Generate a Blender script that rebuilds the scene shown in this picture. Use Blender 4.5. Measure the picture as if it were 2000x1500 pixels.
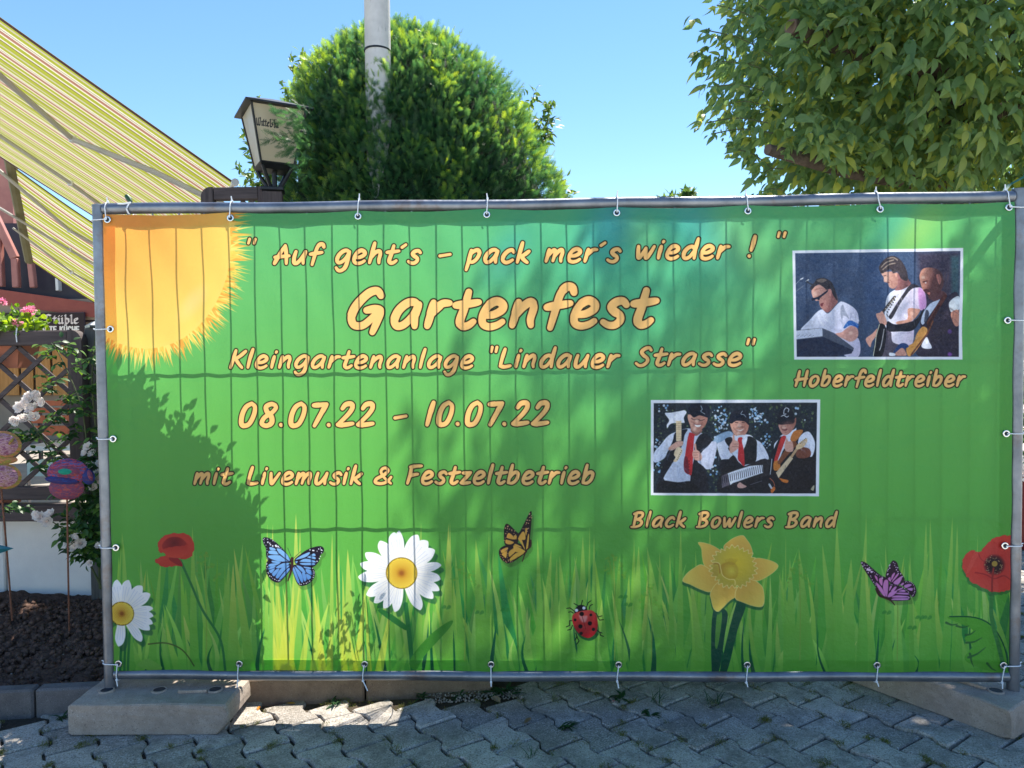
import bpy, math, random
import numpy as np
from mathutils import Vector, Matrix, Euler, noise as mnoise
rng = np.random.default_rng(7)
random.seed(7)
for _o in list(bpy.data.objects):
    bpy.data.objects.remove(_o)
S = bpy.context.scene
COL = S.collection

# ------------------------------------------------------------------ camera
CAM = np.array([1.6665, -2.839, 1.3864])
YAW, PITCH, ROLL, FPX = -.0255, -.0303, -.0085, 1444.0
FW = np.array([math.sin(YAW)*math.cos(PITCH), math.cos(YAW)*math.cos(PITCH), math.sin(PITCH)])
_r = np.array([math.cos(YAW), -math.sin(YAW), 0.0])
_u = np.cross(_r, FW)
RT = _r*math.cos(ROLL)+_u*math.sin(ROLL)
UP = -_r*math.sin(ROLL)+_u*math.cos(ROLL)
cam_data = bpy.data.cameras.new("camera")
cam = bpy.data.objects.new("camera", cam_data)
COL.objects.link(cam)
cam.matrix_world = Matrix(((RT[0], UP[0], -FW[0], CAM[0]), (RT[1], UP[1], -FW[1], CAM[1]), (RT[2], UP[2], -FW[2], CAM[2]), (0, 0, 0, 1)))
cam_data.sensor_width = 36.0
cam_data.lens = 36.0*FPX/2000.0
cam_data.clip_start = 0.05
cam_data.clip_end = 4000
S.camera = cam

# ------------------------------------------------------------------ sky, sun, exposure
SUN_AZ = math.radians(27.0)      # from +Y towards +X
SUN_EL = math.radians(60.0)
SUN = Vector((math.sin(SUN_AZ)*math.cos(SUN_EL), math.cos(SUN_AZ)*math.cos(SUN_EL), math.sin(SUN_EL)))
world = bpy.data.worlds.new("World")
S.world = world
world.use_nodes = True
wn = world.node_tree
wn.nodes.clear()
sky = wn.nodes.new('ShaderNodeTexSky')
sky.sky_type = 'NISHITA'
sky.sun_disc = False
sky.sun_elevation = SUN_EL
sky.sun_rotation = SUN_AZ
sky.altitude = 500
sky.air_density = 1.0
sky.dust_density = 0.0
sky.ozone_density = 1.0
bg = wn.nodes.new('ShaderNodeBackground')
bg.inputs['Strength'].default_value = 0.095
wo = wn.nodes.new('ShaderNodeOutputWorld')
hsv = wn.nodes.new('ShaderNodeHueSaturation'); hsv.inputs['Saturation'].default_value = 1.18
wn.links.new(sky.outputs[0], hsv.inputs['Color']); wn.links.new(hsv.outputs[0], bg.inputs[0])
wn.links.new(bg.outputs[0], wo.inputs[0])
sun_data = bpy.data.lights.new("sun", 'SUN')
sun_data.energy = 4.6
sun_data.angle = math.radians(0.53)
sun_data.color = (1.0, 0.94, 0.84)
sun_ob = bpy.data.objects.new("sun", sun_data)
COL.objects.link(sun_ob)
sun_ob.rotation_euler = SUN.to_track_quat('Z', 'Y').to_euler()
S.view_settings.view_transform = 'Standard'
S.view_settings.look = 'None'
S.view_settings.gamma = 1.0
S.view_settings.use_curve_mapping = False
S.view_settings.exposure = 1.36

# ------------------------------------------------------------------ helpers: survey
def ray(px, py):
    return FW + RT*(px-1000.0)/FPX - UP*(py-750.0)/FPX
def at_y(px, py, y):
    d = ray(px, py); return CAM + d*((y-CAM[1])/d[1])
def at_z(px, py, z=0.0):
    d = ray(px, py); return CAM + d*((z-CAM[2])/d[2])
def at_plane(px, py, P, N):
    d = ray(px, py); return CAM + d*(np.dot(np.array(P)-CAM, N)/np.dot(d, N))

# ------------------------------------------------------------------ helpers: objects
def tag(o, label=None, cat=None, group=None, kind=None):
    if label: o['label'] = label
    if cat: o['category'] = cat
    if group: o['group'] = group
    if kind: o['kind'] = kind
    return o
def empty(name, loc, label=None, cat=None, group=None):
    o = bpy.data.objects.new(name, None)
    o.empty_display_size = 0.1
    COL.objects.link(o)
    o.location = Vector([float(c) for c in loc])
    return tag(o, label, cat, group)
def link(name, me, parent=None):
    o = bpy.data.objects.new(name, me)
    COL.objects.link(o)
    if parent: o.parent = parent
    return o
def origin(o):
    v = Vector((0, 0, 0))
    while o is not None:
        v = v + o.location; o = o.parent
    return v
class MB:
    """collects geometry in world coordinates"""
    def __init__(s):
        s.v = []; s.f = []; s.m = []; s.mi = 0
    def add(s, vs, fs):
        n = len(s.v)
        s.v.extend([tuple(float(c) for c in p) for p in vs])
        s.f.extend([tuple(i+n for i in f) for f in fs])
        s.m.extend([s.mi]*len(fs))
    def box(s, c, size, rot=None, bev=0.0):
        hx, hy, hz = [d/2.0 for d in size]
        R = rot if rot is not None else Matrix.Identity(3)
        c = Vector([float(q) for q in c])
        if bev <= 0:
            vs = [c+R@Vector((x*hx, y*hy, z*hz)) for x in (-1, 1) for y in (-1, 1) for z in (-1, 1)]
            s.add(vs, [(0, 1, 3, 2), (4, 6, 7, 5), (0, 4, 5, 1), (2, 3, 7, 6), (0, 2, 6, 4), (1, 5, 7, 3)])
        else:
            b = min(bev, hx*.9, hy*.9, hz*.9)
            idx = {}; vs = []
            for x in (-1, 1):
                for y in (-1, 1):
                    for z in (-1, 1):
                        for a in range(3):
                            p = [x*hx, y*hy, z*hz]
                            for k in range(3):
                                if k != a: p[k] -= (x, y, z)[k]*b
                            idx[(x, y, z, a)] = len(vs); vs.append(c+R@Vector(p))
            fs = []
            for a in range(3):
                o1, o2 = [k for k in range(3) if k != a]
                for sg in (-1, 1):
                    q = []
                    for (p1, p2) in ((-1, -1), (1, -1), (1, 1), (-1, 1)):
                        k = [0, 0, 0]; k[a] = sg; k[o1] = p1; k[o2] = p2
                        q.append(idx[(k[0], k[1], k[2], a)])
                    fs.append(tuple(q))
                    # bevel strips along axis a
                for s1 in (-1, 1):
                    for s2 in (-1, 1):
                        k1 = [0]*3; k2 = [0]*3
                        k1[a] = -1; k2[a] = 1
                        k1[o1] = k2[o1] = s1; k1[o2] = k2[o2] = s2
                        fs.append((idx[(*k1, o1)], idx[(*k2, o1)], idx[(*k2, o2)], idx[(*k1, o2)]))
            for x in (-1, 1):
                for y in (-1, 1):
                    for z in (-1, 1):
                        fs.append((idx[(x, y, z, 0)], idx[(x, y, z, 1)], idx[(x, y, z, 2)]))
            s.add(vs, fs)
    def tube(s, pts, r, seg=8, cap=True, flat=None, up=None):
        P = [Vector([float(c) for c in p]) for p in pts]
        n = len(P)
        rs = r if hasattr(r, '__len__') else [r]*n
        base = len(s.v); vs = []
        prev = None
        for i in range(n):
            t = (P[min(i+1, n-1)]-P[max(i-1, 0)])
            if t.length < 1e-9: t = Vector((0, 0, 1))
            t.normalize()
            if prev is None:
                a = Vector(up) if up is not None else (Vector((0, 0, 1)) if abs(t.z) < .9 else Vector((1, 0, 0)))
            else: a = prev
            b = (a - t*a.dot(t))
            if b.length < 1e-6: b = t.orthogonal()
            b.normalize(); prev = b
            c = t.cross(b)
            fl = flat if flat else 1.0
            for k in range(seg):
                an = 2*math.pi*k/seg
                vs.append(P[i]+(b*math.cos(an)*fl+c*math.sin(an))*rs[i])
        fs = []
        for i in range(n-1):
            for k in range(seg):
                k2 = (k+1) % seg
                fs.append((i*seg+k, i*seg+k2, (i+1)*seg+k2, (i+1)*seg+k))
        if cap:
            fs.append(tuple(range(seg-1, -1, -1))); fs.append(tuple((n-1)*seg+k for k in range(seg)))
        s.add(vs, fs)
    def bar(s, a, b, w, t, up=(0, 0, 1)):
        """rectangular bar from a to b, width w along up-ish, thickness t"""
        a = Vector([float(c) for c in a]); b = Vector([float(c) for c in b])
        d = (b-a); L = d.length; d.normalize()
        u = Vector(up); u = (u-d*u.dot(d)).normalized(); n = d.cross(u)
        R = Matrix((d, u, n)).transposed()
        s.box((a+b)/2, (L, w, t), R, bev=min(w, t)*.12)
    def prism(s, poly, h0, h1, axis='z'):
        """poly list of 2-D points, extruded"""
        n = len(poly)
        def P(p, h):
            return (p[0], p[1], h) if axis == 'z' else (p[0], h, p[1])
        vs = [P(p, h0) for p in poly]+[P(p, h1) for p in poly]
        fs = [tuple(range(n)), tuple(range(2*n-1, n-1, -1))]
        for i in range(n):
            j = (i+1) % n
            fs.append((i, i+n, j+n, j) if axis == 'z' else (i, j, j+n, i+n))
        s.add(vs, fs)
    def lathe(s, c, prof, seg=20, axis='z', cap=True):
        vs = []; fs = []
        for (r, h) in prof:
            for k in range(seg):
                a = 2*math.pi*k/seg
                if axis == 'z': vs.append((c[0]+r*math.cos(a), c[1]+r*math.sin(a), c[2]+h))
                else: vs.append((c[0]+r*math.cos(a), c[1]+h, c[2]+r*math.sin(a)))
        for i in range(len(prof)-1):
            for k in range(seg):
                k2 = (k+1) % seg
                fs.append((i*seg+k, i*seg+k2, (i+1)*seg+k2, (i+1)*seg+k))
        if cap:
            fs.append(tuple(range(seg-1, -1, -1))); fs.append(tuple((len(prof)-1)*seg+k for k in range(seg)))
        s.add(vs, fs)
    def mesh(s, name, mats, o=Vector((0, 0, 0)), smooth=False):
        me = bpy.data.meshes.new(name)
        me.from_pydata([(p[0]-o.x, p[1]-o.y, p[2]-o.z) for p in s.v], [], s.f)
        mats = mats if isinstance(mats, (list, tuple)) else [mats]
        for m in mats: me.materials.append(m)
        if len(mats) > 1: me.polygons.foreach_set('material_index', s.m)
        import bmesh as _b
        bm = _b.new(); bm.from_mesh(me); _b.ops.recalc_face_normals(bm, faces=bm.faces); bm.to_mesh(me); bm.free()
        if smooth:
            me.polygons.foreach_set('use_smooth', [True]*len(me.polygons))
            try: me.set_sharp_from_angle(angle=math.radians(40))
            except Exception: pass
        me.update()
        return me
    def build(s, name, mats, parent=None, smooth=False, local=None):
        if parent is not None: o = origin(parent); loc = None
        elif local is not None: o = Vector([float(c) for c in local]); loc = o
        else:
            a = np.array(s.v); o = Vector((float(a[:, 0].mean()), float(a[:, 1].mean()), float(a[:, 2].min()))); loc = o
        ob = link(name, s.mesh(name, mats, o, smooth), parent)
        if loc is not None: ob.location = loc
        return ob
def np_mesh(name, V, F, mat, parent=None, attr=None, smooth=False, uv=None):
    """V (n,3), F (m,k) with constant k; attr = per-vertex tint"""
    me = bpy.data.meshes.new(name)
    o = origin(parent) if parent is not None else Vector((0, 0, 0))
    V = np.asarray(V, np.float32) - np.array(o, np.float32)
    F = np.asarray(F, np.int32); k = F.shape[1]
    me.vertices.add(len(V)); me.vertices.foreach_set('co', V.ravel())
    me.loops.add(F.size); me.loops.foreach_set('vertex_index', F.ravel())
    me.polygons.add(len(F)); me.polygons.foreach_set('loop_start', np.arange(0, F.size, k, dtype=np.int32))
    try: me.polygons.foreach_set('loop_total', np.full(len(F), k, np.int32))
    except Exception: pass
    if smooth: me.polygons.foreach_set('use_smooth', np.ones(len(F), bool))
    me.materials.append(mat)
    if attr is not None:
        a = me.attributes.new('tint', 'FLOAT', 'POINT'); a.data.foreach_set('value', np.asarray(attr, np.float32))
    if uv is not None:
        l = me.uv_layers.new(name='uv'); l.data.foreach_set('uv', np.asarray(uv, np.float32)[F.ravel()].ravel())
    me.update(); me.validate()
    return link(name, me, parent)

# ------------------------------------------------------------------ helpers: materials
def srgb(r, g, b):
    def f(c):
        c /= 255.0
        return c/12.92 if c <= .04045 else ((c+.055)/1.055)**2.4
    return (f(r), f(g), f(b), 1.0)
class NT:
    def __init__(s, name):
        s.mat = bpy.data.materials.new(name); s.mat.use_nodes = True
        s.t = s.mat.node_tree; s.t.nodes.clear()
        s.out = s.t.nodes.new('ShaderNodeOutputMaterial')
    def n(s, ty, **kw):
        nd = s.t.nodes.new(ty)
        for k, v in kw.items():
            if k.startswith('i_'):
                nd.inputs[k[2:].replace('_', ' ')].default_value = v
            else: setattr(nd, k, v)
        return nd
    def l(s, a, b): s.t.links.new(a, b)
    def coord(s, kind='Object'):
        return s.n('ShaderNodeTexCoord').outputs[kind]
    def noise(s, vec, scale, detail=5, rough=.6):
        nd = s.n('ShaderNodeTexNoise'); nd.inputs['Scale'].default_value = scale
        nd.inputs['Detail'].default_value = detail; nd.inputs['Roughness'].default_value = rough
        s.l(vec, nd.inputs['Vector']); return nd.outputs[0]
    def ramp(s, fac, stops, interp='LINEAR'):
        nd = s.n('ShaderNodeValToRGB'); cr = nd.color_ramp; cr.interpolation = interp
        while len(cr.elements) < len(stops): cr.elements.new(.5)
        for e, (p, c) in zip(cr.elements, stops):
            e.position = p; e.color = c if len(c) == 4 else (*c, 1)
        s.l(fac, nd.inputs[0]); return nd.outputs[0]
    def mix(s, fac, a, b, mode='MIX'):
        nd = s.n('ShaderNodeMix', data_type='RGBA', blend_type=mode)
        for i, v in ((0, fac), (6, a), (7, b)):
            if hasattr(v, 'is_linked') or hasattr(v, 'links'): s.l(v, nd.inputs[i])
            else: nd.inputs[i].default_value = v
        return nd.outputs[2]
    def math(s, op, a, b=None):
        nd = s.n('ShaderNodeMath', operation=op)
        for i, v in ((0, a), (1, b)):
            if v is None: continue
            if hasattr(v, 'links'): s.l(v, nd.inputs[i])
            else: nd.inputs[i].default_value = v
        return nd.outputs[0]
    def bump(s, h, strength=.3, dist=.01):
        nd = s.n('ShaderNodeBump'); nd.inputs['Strength'].default_value = strength; nd.inputs['Distance'].default_value = dist
        s.l(h, nd.inputs['Height']); return nd.outputs[0]
    def princ(s, col, rough=.7, metal=0.0, normal=None, spec=.5):
        p = s.n('ShaderNodeBsdfPrincipled')
        if hasattr(col, 'links'): s.l(col, p.inputs['Base Color'])
        else: p.inputs['Base Color'].default_value = col
        if hasattr(rough, 'links'): s.l(rough, p.inputs['Roughness'])
        else: p.inputs['Roughness'].default_value = rough
        p.inputs['Metallic'].default_value = metal
        p.inputs['Specular IOR Level'].default_value = spec
        if normal is not None: s.l(normal, p.inputs['Normal'])
        return p.outputs[0]
    def done(s, sh): s.l(sh, s.out.inputs['Surface']); return s.mat
def mat_simple(name, a, b=None, scale=20, rough=.75, metal=0, bump=.15, bscale=None, bd=.004, spec=.4, stretch=None):
    t = NT(name); c = t.coord()
    if stretch:
        mp = t.n('ShaderNodeMapping'); mp.inputs['Scale'].default_value = stretch; t.l(c, mp.inputs[0]); c = mp.outputs[0]
    nz = t.noise(c, scale)
    col = t.ramp(nz, [(.3, a), (.7, b or a)])
    h = t.noise(c, bscale or scale*3)
    return t.done(t.princ(col, rough, metal, t.bump(h, bump, bd), spec))
def mat_leaf(name, cols, trans=.45, rough=.45, gloss=.4, var='tint', tcol=None):
    """cols: ramp over tint attribute or object random"""
    t = NT(name)
    if var == 'tint':
        a = t.n('ShaderNodeAttribute', attribute_name='tint').outputs['Fac']
    else:
        a = t.n('ShaderNodeObjectInfo').outputs['Random']
    col = t.ramp(a, cols)
    nz = t.noise(t.coord('Object'), 25, 3)
    col = t.mix(t.math('MULTIPLY', nz, .2), col, (0.03, 0.06, 0.02, 1))
    p = t.princ(col, rough, 0, None, gloss)
    tr = t.n('ShaderNodeBsdfTranslucent')
    hs = t.n('ShaderNodeHueSaturation'); hs.inputs['Hue'].default_value = .47; hs.inputs['Saturation'].default_value = 1.15; hs.inputs['Value'].default_value = 1.9
    t.l(col, hs.inputs['Color']); t.l(hs.outputs[0], tr.inputs[0])
    mx = t.n('ShaderNodeMixShader'); mx.inputs[0].default_value = trans
    t.l(p, mx.inputs[1]); t.l(tr.outputs[0], mx.inputs[2])
    return t.done(mx.outputs[0])
# ------------------------------------------------------------------ the print on the banner, painted in memory
BX0, BX1, BZ0, BZ1 = 0.0235, 3.4765, 0.187, 1.967      # banner rectangle in its plane
TW, THh = 2720, 1400
BY = -0.014
class Canvas:
    def __init__(s, w, h, col=(0, 0, 0)):
        s.w, s.h = w, h
        s.a = np.zeros((h, w, 3), np.float32)+np.array(col, np.float32)
    def blend(s, x0, y0, cov, col):
        h, w = cov.shape
        sub = s.a[y0:y0+h, x0:x0+w]
        if callable(col):
            yy, xx = np.mgrid[y0:y0+h, x0:x0+w].astype(np.float32)
            c = col(xx, yy)
        else: c = np.array(col, np.float32)
        sub += (c-sub)*cov[..., None]
    def box(s, P, pad):
        x0 = int(max(0, math.floor(P[:, 0].min()-pad))); x1 = int(min(s.w, math.ceil(P[:, 0].max()+pad+1)))
        y0 = int(max(0, math.floor(P[:, 1].min()-pad))); y1 = int(min(s.h, math.ceil(P[:, 1].max()+pad+1)))
        return x0, y0, x1, y1
    def poly(s, P, col, alpha=1.0, soft=1.0):
        P = np.asarray(P, np.float32)
        x0, y0, x1, y1 = s.box(P, soft+1)
        if x1 <= x0 or y1 <= y0: return
        yy, xx = np.mgrid[y0:y1, x0:x1].astype(np.float32)
        ins = np.zeros(xx.shape, bool); d2 = np.full(xx.shape, 1e9, np.float32)
        for i in range(len(P)):
            ax, ay = P[i]; bx, by = P[(i+1) % len(P)]
            if abs(ay-by) > 1e-6:
                c = ((ay > yy) != (by > yy)) & (xx < (bx-ax)*(yy-ay)/(by-ay)+ax)
                ins ^= c
            ex, ey = bx-ax, by-ay
            L = ex*ex+ey*ey+1e-9
            t = np.clip(((xx-ax)*ex+(yy-ay)*ey)/L, 0, 1)
            dd = (xx-ax-t*ex)**2+(yy-ay-t*ey)**2
            np.minimum(d2, dd, out=d2)
        d = np.sqrt(d2); sd = np.where(ins, -d, d)
        cov = np.clip(.5-sd/soft, 0, 1)*alpha
        s.blend(x0, y0, cov, col)
    def field(s, strokes, pad):
        A = np.concatenate([np.asarray(p, np.float32)[:, :2] for p in strokes])
        x0, y0, x1, y1 = s.box(A, pad)
        if x1 <= x0 or y1 <= y0: return None
        yy, xx = np.mgrid[y0:y1, x0:x1].astype(np.float32)
        m = np.full(xx.shape, 1e9, np.float32)
        for p in strokes:
            for i in range(max(1, len(p)-1)):
                ax, ay, ar = p[i]; bx, by, br = p[min(i+1, len(p)-1)]
                ex, ey = bx-ax, by-ay; L = ex*ex+ey*ey+1e-9
                t = np.clip(((xx-ax)*ex+(yy-ay)*ey)/L, 0, 1)
                np.minimum(m, np.sqrt((xx-ax-t*ex)**2+(yy-ay-t*ey)**2)-(ar+(br-ar)*t), out=m)
        return x0, y0, m
    def strokes(s, st, col, alpha=1.0, grow=0.0, soft=1.0):
        mr = max(max(q[2] for q in p) for p in st)
        f = s.field(st, mr+grow+2+soft)
        if f is None: return
        x0, y0, m = f
        s.blend(x0, y0, np.clip(.5-(m-grow)/soft, 0, 1)*alpha, col)
    def image(s, name):
        im = bpy.data.images.new(name, s.w, s.h)
        px = np.ones((s.h, s.w, 4), np.float32)
        px[..., :3] = np.clip(s.a[::-1]/255.0, 0, 1)
        im.pixels.foreach_set(px.ravel()); im.update(); im.pack()
        return im
def catmull(P, n=5, closed=False):
    P = [np.array(p, float) for p in P]
    if len(P) < 3: return [tuple(p) for p in P]
    out = []; N = len(P)
    rg = range(N) if closed else range(N-1)
    for i in rg:
        if closed: p0, p1, p2, p3 = P[(i-1) % N], P[i], P[(i+1) % N], P[(i+2) % N]
        else: p0, p1, p2, p3 = P[max(i-1, 0)], P[i], P[i+1], P[min(i+2, N-1)]
        for k in range(n):
            t = k/n
            out.append(tuple(.5*((2*p1)+(-p0+p2)*t+(2*p0-5*p1+4*p2-p3)*t*t+(-p0+3*p1-3*p2+p3)*t**3)))
    if not closed: out.append(tuple(P[-1]))
    return out
def to_tex(p):
    """photo position -> banner plane -> texture pixel"""
    w = at_y(p[0], p[1], BY)
    return ((w[0]-BX0)/(BX1-BX0)*TW, (BZ1-w[2])/(BZ1-BZ0)*THh)
KX = TW/(BX1-BX0)*0.001945   # texture px per photo px
art = Canvas(TW, THh)
def P_(pts): return [to_tex(p) for p in pts]
def lin(p0, c0, p1, c1):
    a = np.array(to_tex(p0)); b = np.array(to_tex(p1)); d = b-a; L = float(d@d)
    c0 = np.array(c0, np.float32); c1 = np.array(c1, np.float32)
    def f(xx, yy):
        t = np.clip(((xx-a[0])*d[0]+(yy-a[1])*d[1])/L, 0, 1)[..., None]
        return c0+(c1-c0)*t
    return f
def rad(p0, r, c0, c1, pw=1.0):
    a = np.array(to_tex(p0)); r = r*KX
    c0 = np.array(c0, np.float32); c1 = np.array(c1, np.float32)
    def f(xx, yy):
        t = np.clip(np.hypot(xx-a[0], yy-a[1])/r, 0, 1)[..., None]**pw
        return c0+(c1-c0)*t
    return f
def pg(pts, col, alpha=1.0, soft=1.2, smooth=True):
    if smooth: pts = catmull(pts, 5, True)
    art.poly(P_(pts), col, alpha, soft)
def ln(pts, w, col, alpha=1.0, smooth=True, w1=None, soft=1.0):
    if smooth: pts = catmull(pts, 5)
    n = len(pts); w1 = w if w1 is None else w1
    art.strokes([[(*to_tex(p), (w+(w1-w)*i/max(1, n-1))*KX/2) for i, p in enumerate(pts)]], col, alpha, 0, soft)
def dot(x, y, r, col, alpha=1.0, soft=1.0):
    art.strokes([[(*to_tex((x, y)), r*KX)]], col, alpha, 0, soft)

# background: green, sky and flare tint painted in as teal at the top centre, yellower towards the grass
_yy, _xx = np.mgrid[0:THh, 0:TW].astype(np.float32)
_u = _xx/TW; _v = _yy/THh
_top = np.array((86, 180, 104), np.float32); _mid = np.array((92, 182, 72), np.float32); _bot = np.array((84, 180, 54), np.float32)
_w1 = np.clip(_v/.45, 0, 1)[..., None]; _w2 = np.clip((_v-.45)/.5, 0, 1)[..., None]
art.a[:] = _top+(_mid-_top)*_w1+(_bot-_mid)*_w2
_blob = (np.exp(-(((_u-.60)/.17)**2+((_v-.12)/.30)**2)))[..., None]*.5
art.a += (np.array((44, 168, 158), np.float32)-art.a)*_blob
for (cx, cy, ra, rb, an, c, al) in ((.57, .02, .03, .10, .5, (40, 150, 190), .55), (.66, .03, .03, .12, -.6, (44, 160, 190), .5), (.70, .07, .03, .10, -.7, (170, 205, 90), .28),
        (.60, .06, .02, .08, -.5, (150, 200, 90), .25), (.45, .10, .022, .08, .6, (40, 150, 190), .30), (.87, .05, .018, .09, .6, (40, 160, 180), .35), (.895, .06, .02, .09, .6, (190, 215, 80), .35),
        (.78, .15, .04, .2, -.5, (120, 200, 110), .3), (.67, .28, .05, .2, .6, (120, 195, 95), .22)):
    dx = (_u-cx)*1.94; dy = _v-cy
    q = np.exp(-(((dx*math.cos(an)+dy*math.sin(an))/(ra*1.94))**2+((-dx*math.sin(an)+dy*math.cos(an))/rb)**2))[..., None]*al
    art.a += (np.array(c, np.float32)-art.a)*q  # blue and yellow flare streaks painted into the print

# --- printed sun in the corner
SC = (285, 475); SR = (166, 206)
def sunp(th, k=1.0, add=0): return (SC[0]+(SR[0]*k+add)*math.cos(th), SC[1]+(SR[1]*k+add)*math.sin(th))
_r2 = random.Random(3)
for layer in range(3):
    th = -1.4
    while th < 2.3:
        L = _r2.uniform(18, 46) if layer < 2 else _r2.uniform(10, 26)
        if th < -.3 : L *= .9
        b0 = sunp(th-.013, .99); b1 = sunp(th+.013, .99); tp = sunp(th+_r2.uniform(-.05, .05), 1, L)
        pg([b0, tp, b1], [(232, 196, 70), (240, 160, 50), (250, 214, 96)][_r2.randrange(3)], .95, 1.1, False)
        th += _r2.uniform(.014, .03)
sp = [sunp(t/40*2*math.pi) for t in range(40)]
pg(sp, rad((250, 420), 300, (244, 160, 62), (244, 212, 92), 1.0), 1, 1.5, False)
pg([sunp(t/40*2*math.pi, .97) for t in range(40)], rad((255, 440), 260, (244, 158, 58), (244, 210, 88), 1.1), .9, 6, False)
for k in range(10):
    q = 46-4*k
    art.poly(P_([(376+q*math.cos(a)*.55-q*math.sin(a)*.5, 592+q*math.sin(a)*.9) for a in np.linspace(0, 6.28, 14)]), (255, 205, 140), .05, 14)

# --- grass
def blade(x, yb, yt, w, lean, col, bend=0.0, a=1.0):
    n = 7; L = []; Rr = []
    for i in range(n+1):
        t = i/n
        cx = x+lean*t+bend*math.sin(t*math.pi)
        y = yb+(yt-yb)*t; ww = w*(1-t)**.75/2
        L.append((cx-ww, y)); Rr.append((cx+ww, y))
    art.poly(P_(L+Rr[::-1]), col, a, 1.1)
_r3 = random.Random(11)
for lay, (cnt, c0, c1, ymin, ymax, wm) in enumerate(((60, (60, 166, 66), (30, 132, 60), 1080, 1170, 34), (95, (104, 186, 56), (40, 146, 56), 1070, 1190, 28), (130, (142, 206, 70), (84, 178, 56), 1065, 1220, 26), (105, (172, 216, 86), (100, 190, 58), 1100, 1260, 24), (34, (26, 122, 62), (14, 96, 56), 1190, 1285, 11))):
    for i in range(cnt):
        x = 200+(i+_r3.random())/cnt*1790
        yt = _r3.uniform(ymin, ymax)+_r3.uniform(-12, 12); yb = 1320
        w = _r3.uniform(.45, 1.0)*wm; lean = _r3.uniform(-1, 1)*(1320-yt)*.28
        blade(x, yb, yt, w, lean, lin((x, yb), c1, (x, yt), tuple(min(255, c+_r3.randint(-12, 18)) for c in c0)), _r3.uniform(-12, 12))
# taller traced blades
for (x, yt, w, lean, c) in ((250, 1040, 16, -18, 0), (298, 1110, 12, -16, 0), (378, 1027, 16, -4, 0), (228, 1045, 8, 12, 0), (300, 1090, 14, 20, 0), (440, 1092, 18, 10, 0), (480, 1070, 18, -34, 1), (455, 1100, 20, 0, 1), (530, 1025, 12, 4, 1), (578, 1002, 18, 0, 1), (584, 1030, 10, 3, 1), (520, 1025, 8, 3, 1), (647, 1042, 10, 2, 1), (660, 1074, 12, 2, 1), (683, 1072, 22, -6, 1),
        (873, 1022, 18, 4, 1), (880, 1020, 8, -2, 1), (820, 1022, 8, 3, 1), (900, 1078, 16, -16, 0), (952, 1038, 10, 4, 0), (940, 1052, 24, -16, 0), (1055, 1050, 16, -8, 0), (1085, 1090, 14, 3, 0), (1138, 1045, 20, 0, 0), (1150, 1030, 8, 2, 0), (1160, 1045, 14, 0, 0), (1105, 1085, 22, -18, 0), (1243, 1065, 22, 6, 0), (1240, 1048, 8, -3, 0), (1290, 1068, 26, -38, 0), (1328, 1030, 14, 2, 0), (1312, 1080, 12, -6, 0), (1290, 1078, 12, -3, 0), (1386, 1032, 18, 0, 0), (1560, 1105, 18, 10, 0), (1533, 1045, 6, 2, 0), (1545, 1090, 22, -4, 0), (1575, 1070, 22, -22, 0), (1630, 1020, 12, 6, 0), (1640, 1022, 16, -8, 0), (1625, 1062, 22, -28, 0), (1685, 1030, 20, 8, 0), (1690, 1000, 8, 2, 0), (1655, 1090, 30, 10, 0), (1700, 1075, 12, -16, 1), (1805, 1020, 16, 5, 0), (1820, 1015, 16, -5, 0), (1850, 1010, 16, 14, 0), (1866, 1025, 14, 4, 0), (1780, 1078, 10, -4, 0), (1808, 1090, 20, 12, 0), (1907, 1044, 8, 2, 0), (1873, 1138, 14, 0, 0), (1735, 1066, 14, -8, 0)):
    c0 = ((146, 204, 74), (196, 216, 84))[c]
    blade(x-lean*.3, 1320, yt, w*1.25, lean, lin((x, 1320), (92, 184, 54), (x, yt), c0), 0)
for i in range(26):
    x = _r3.uniform(540, 740); yt = _r3.uniform(1090, 1240)
    blade(x, 1320, yt, _r3.uniform(8, 18), _r3.uniform(-30, 30), lin((x, 1320), (196, 212, 50), (x, yt), (212, 222, 80)), 0, .7)
# umbels (seed heads)
for (ux, uy) in ((400, 1085), (905, 1100), (1198, 1085), (1560, 1100), (1750, 1110), (1270, 1150)):
    ln([(ux+2, 1290), (ux+3, 1200), (ux, uy)], 2, (130, 178, 60))
    for k in range(46):
        a = _r3.uniform(0, 6.28); rr = _r3.uniform(0, 1)
        ox, oy = _r3.choice(((0, 0), (-16, 30), (12, 22), (22, 40), (-8, 12)))
        dot(ux+ox+math.cos(a)*10*rr, uy+oy+math.sin(a)*10*rr, _r3.uniform(1.5, 3.2), (_r3.randint(80, 130), _r3.randint(165, 190), 50), .55)
for (cx, cy) in ((985, 1190), (935, 1195), (870, 1185), (1215, 1165), (1225, 1180), (1730, 1195), (1795, 1205), (1810, 1205), (1780, 1225)):
    for k in range(2):
        pg([(cx+k*9-8, cy+3+k*2), (cx+k*9-4, cy-3), (cx+k*9+1, cy-2), (cx+k*9, cy+3)], (44, 140, 50), .6, 2)

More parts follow.
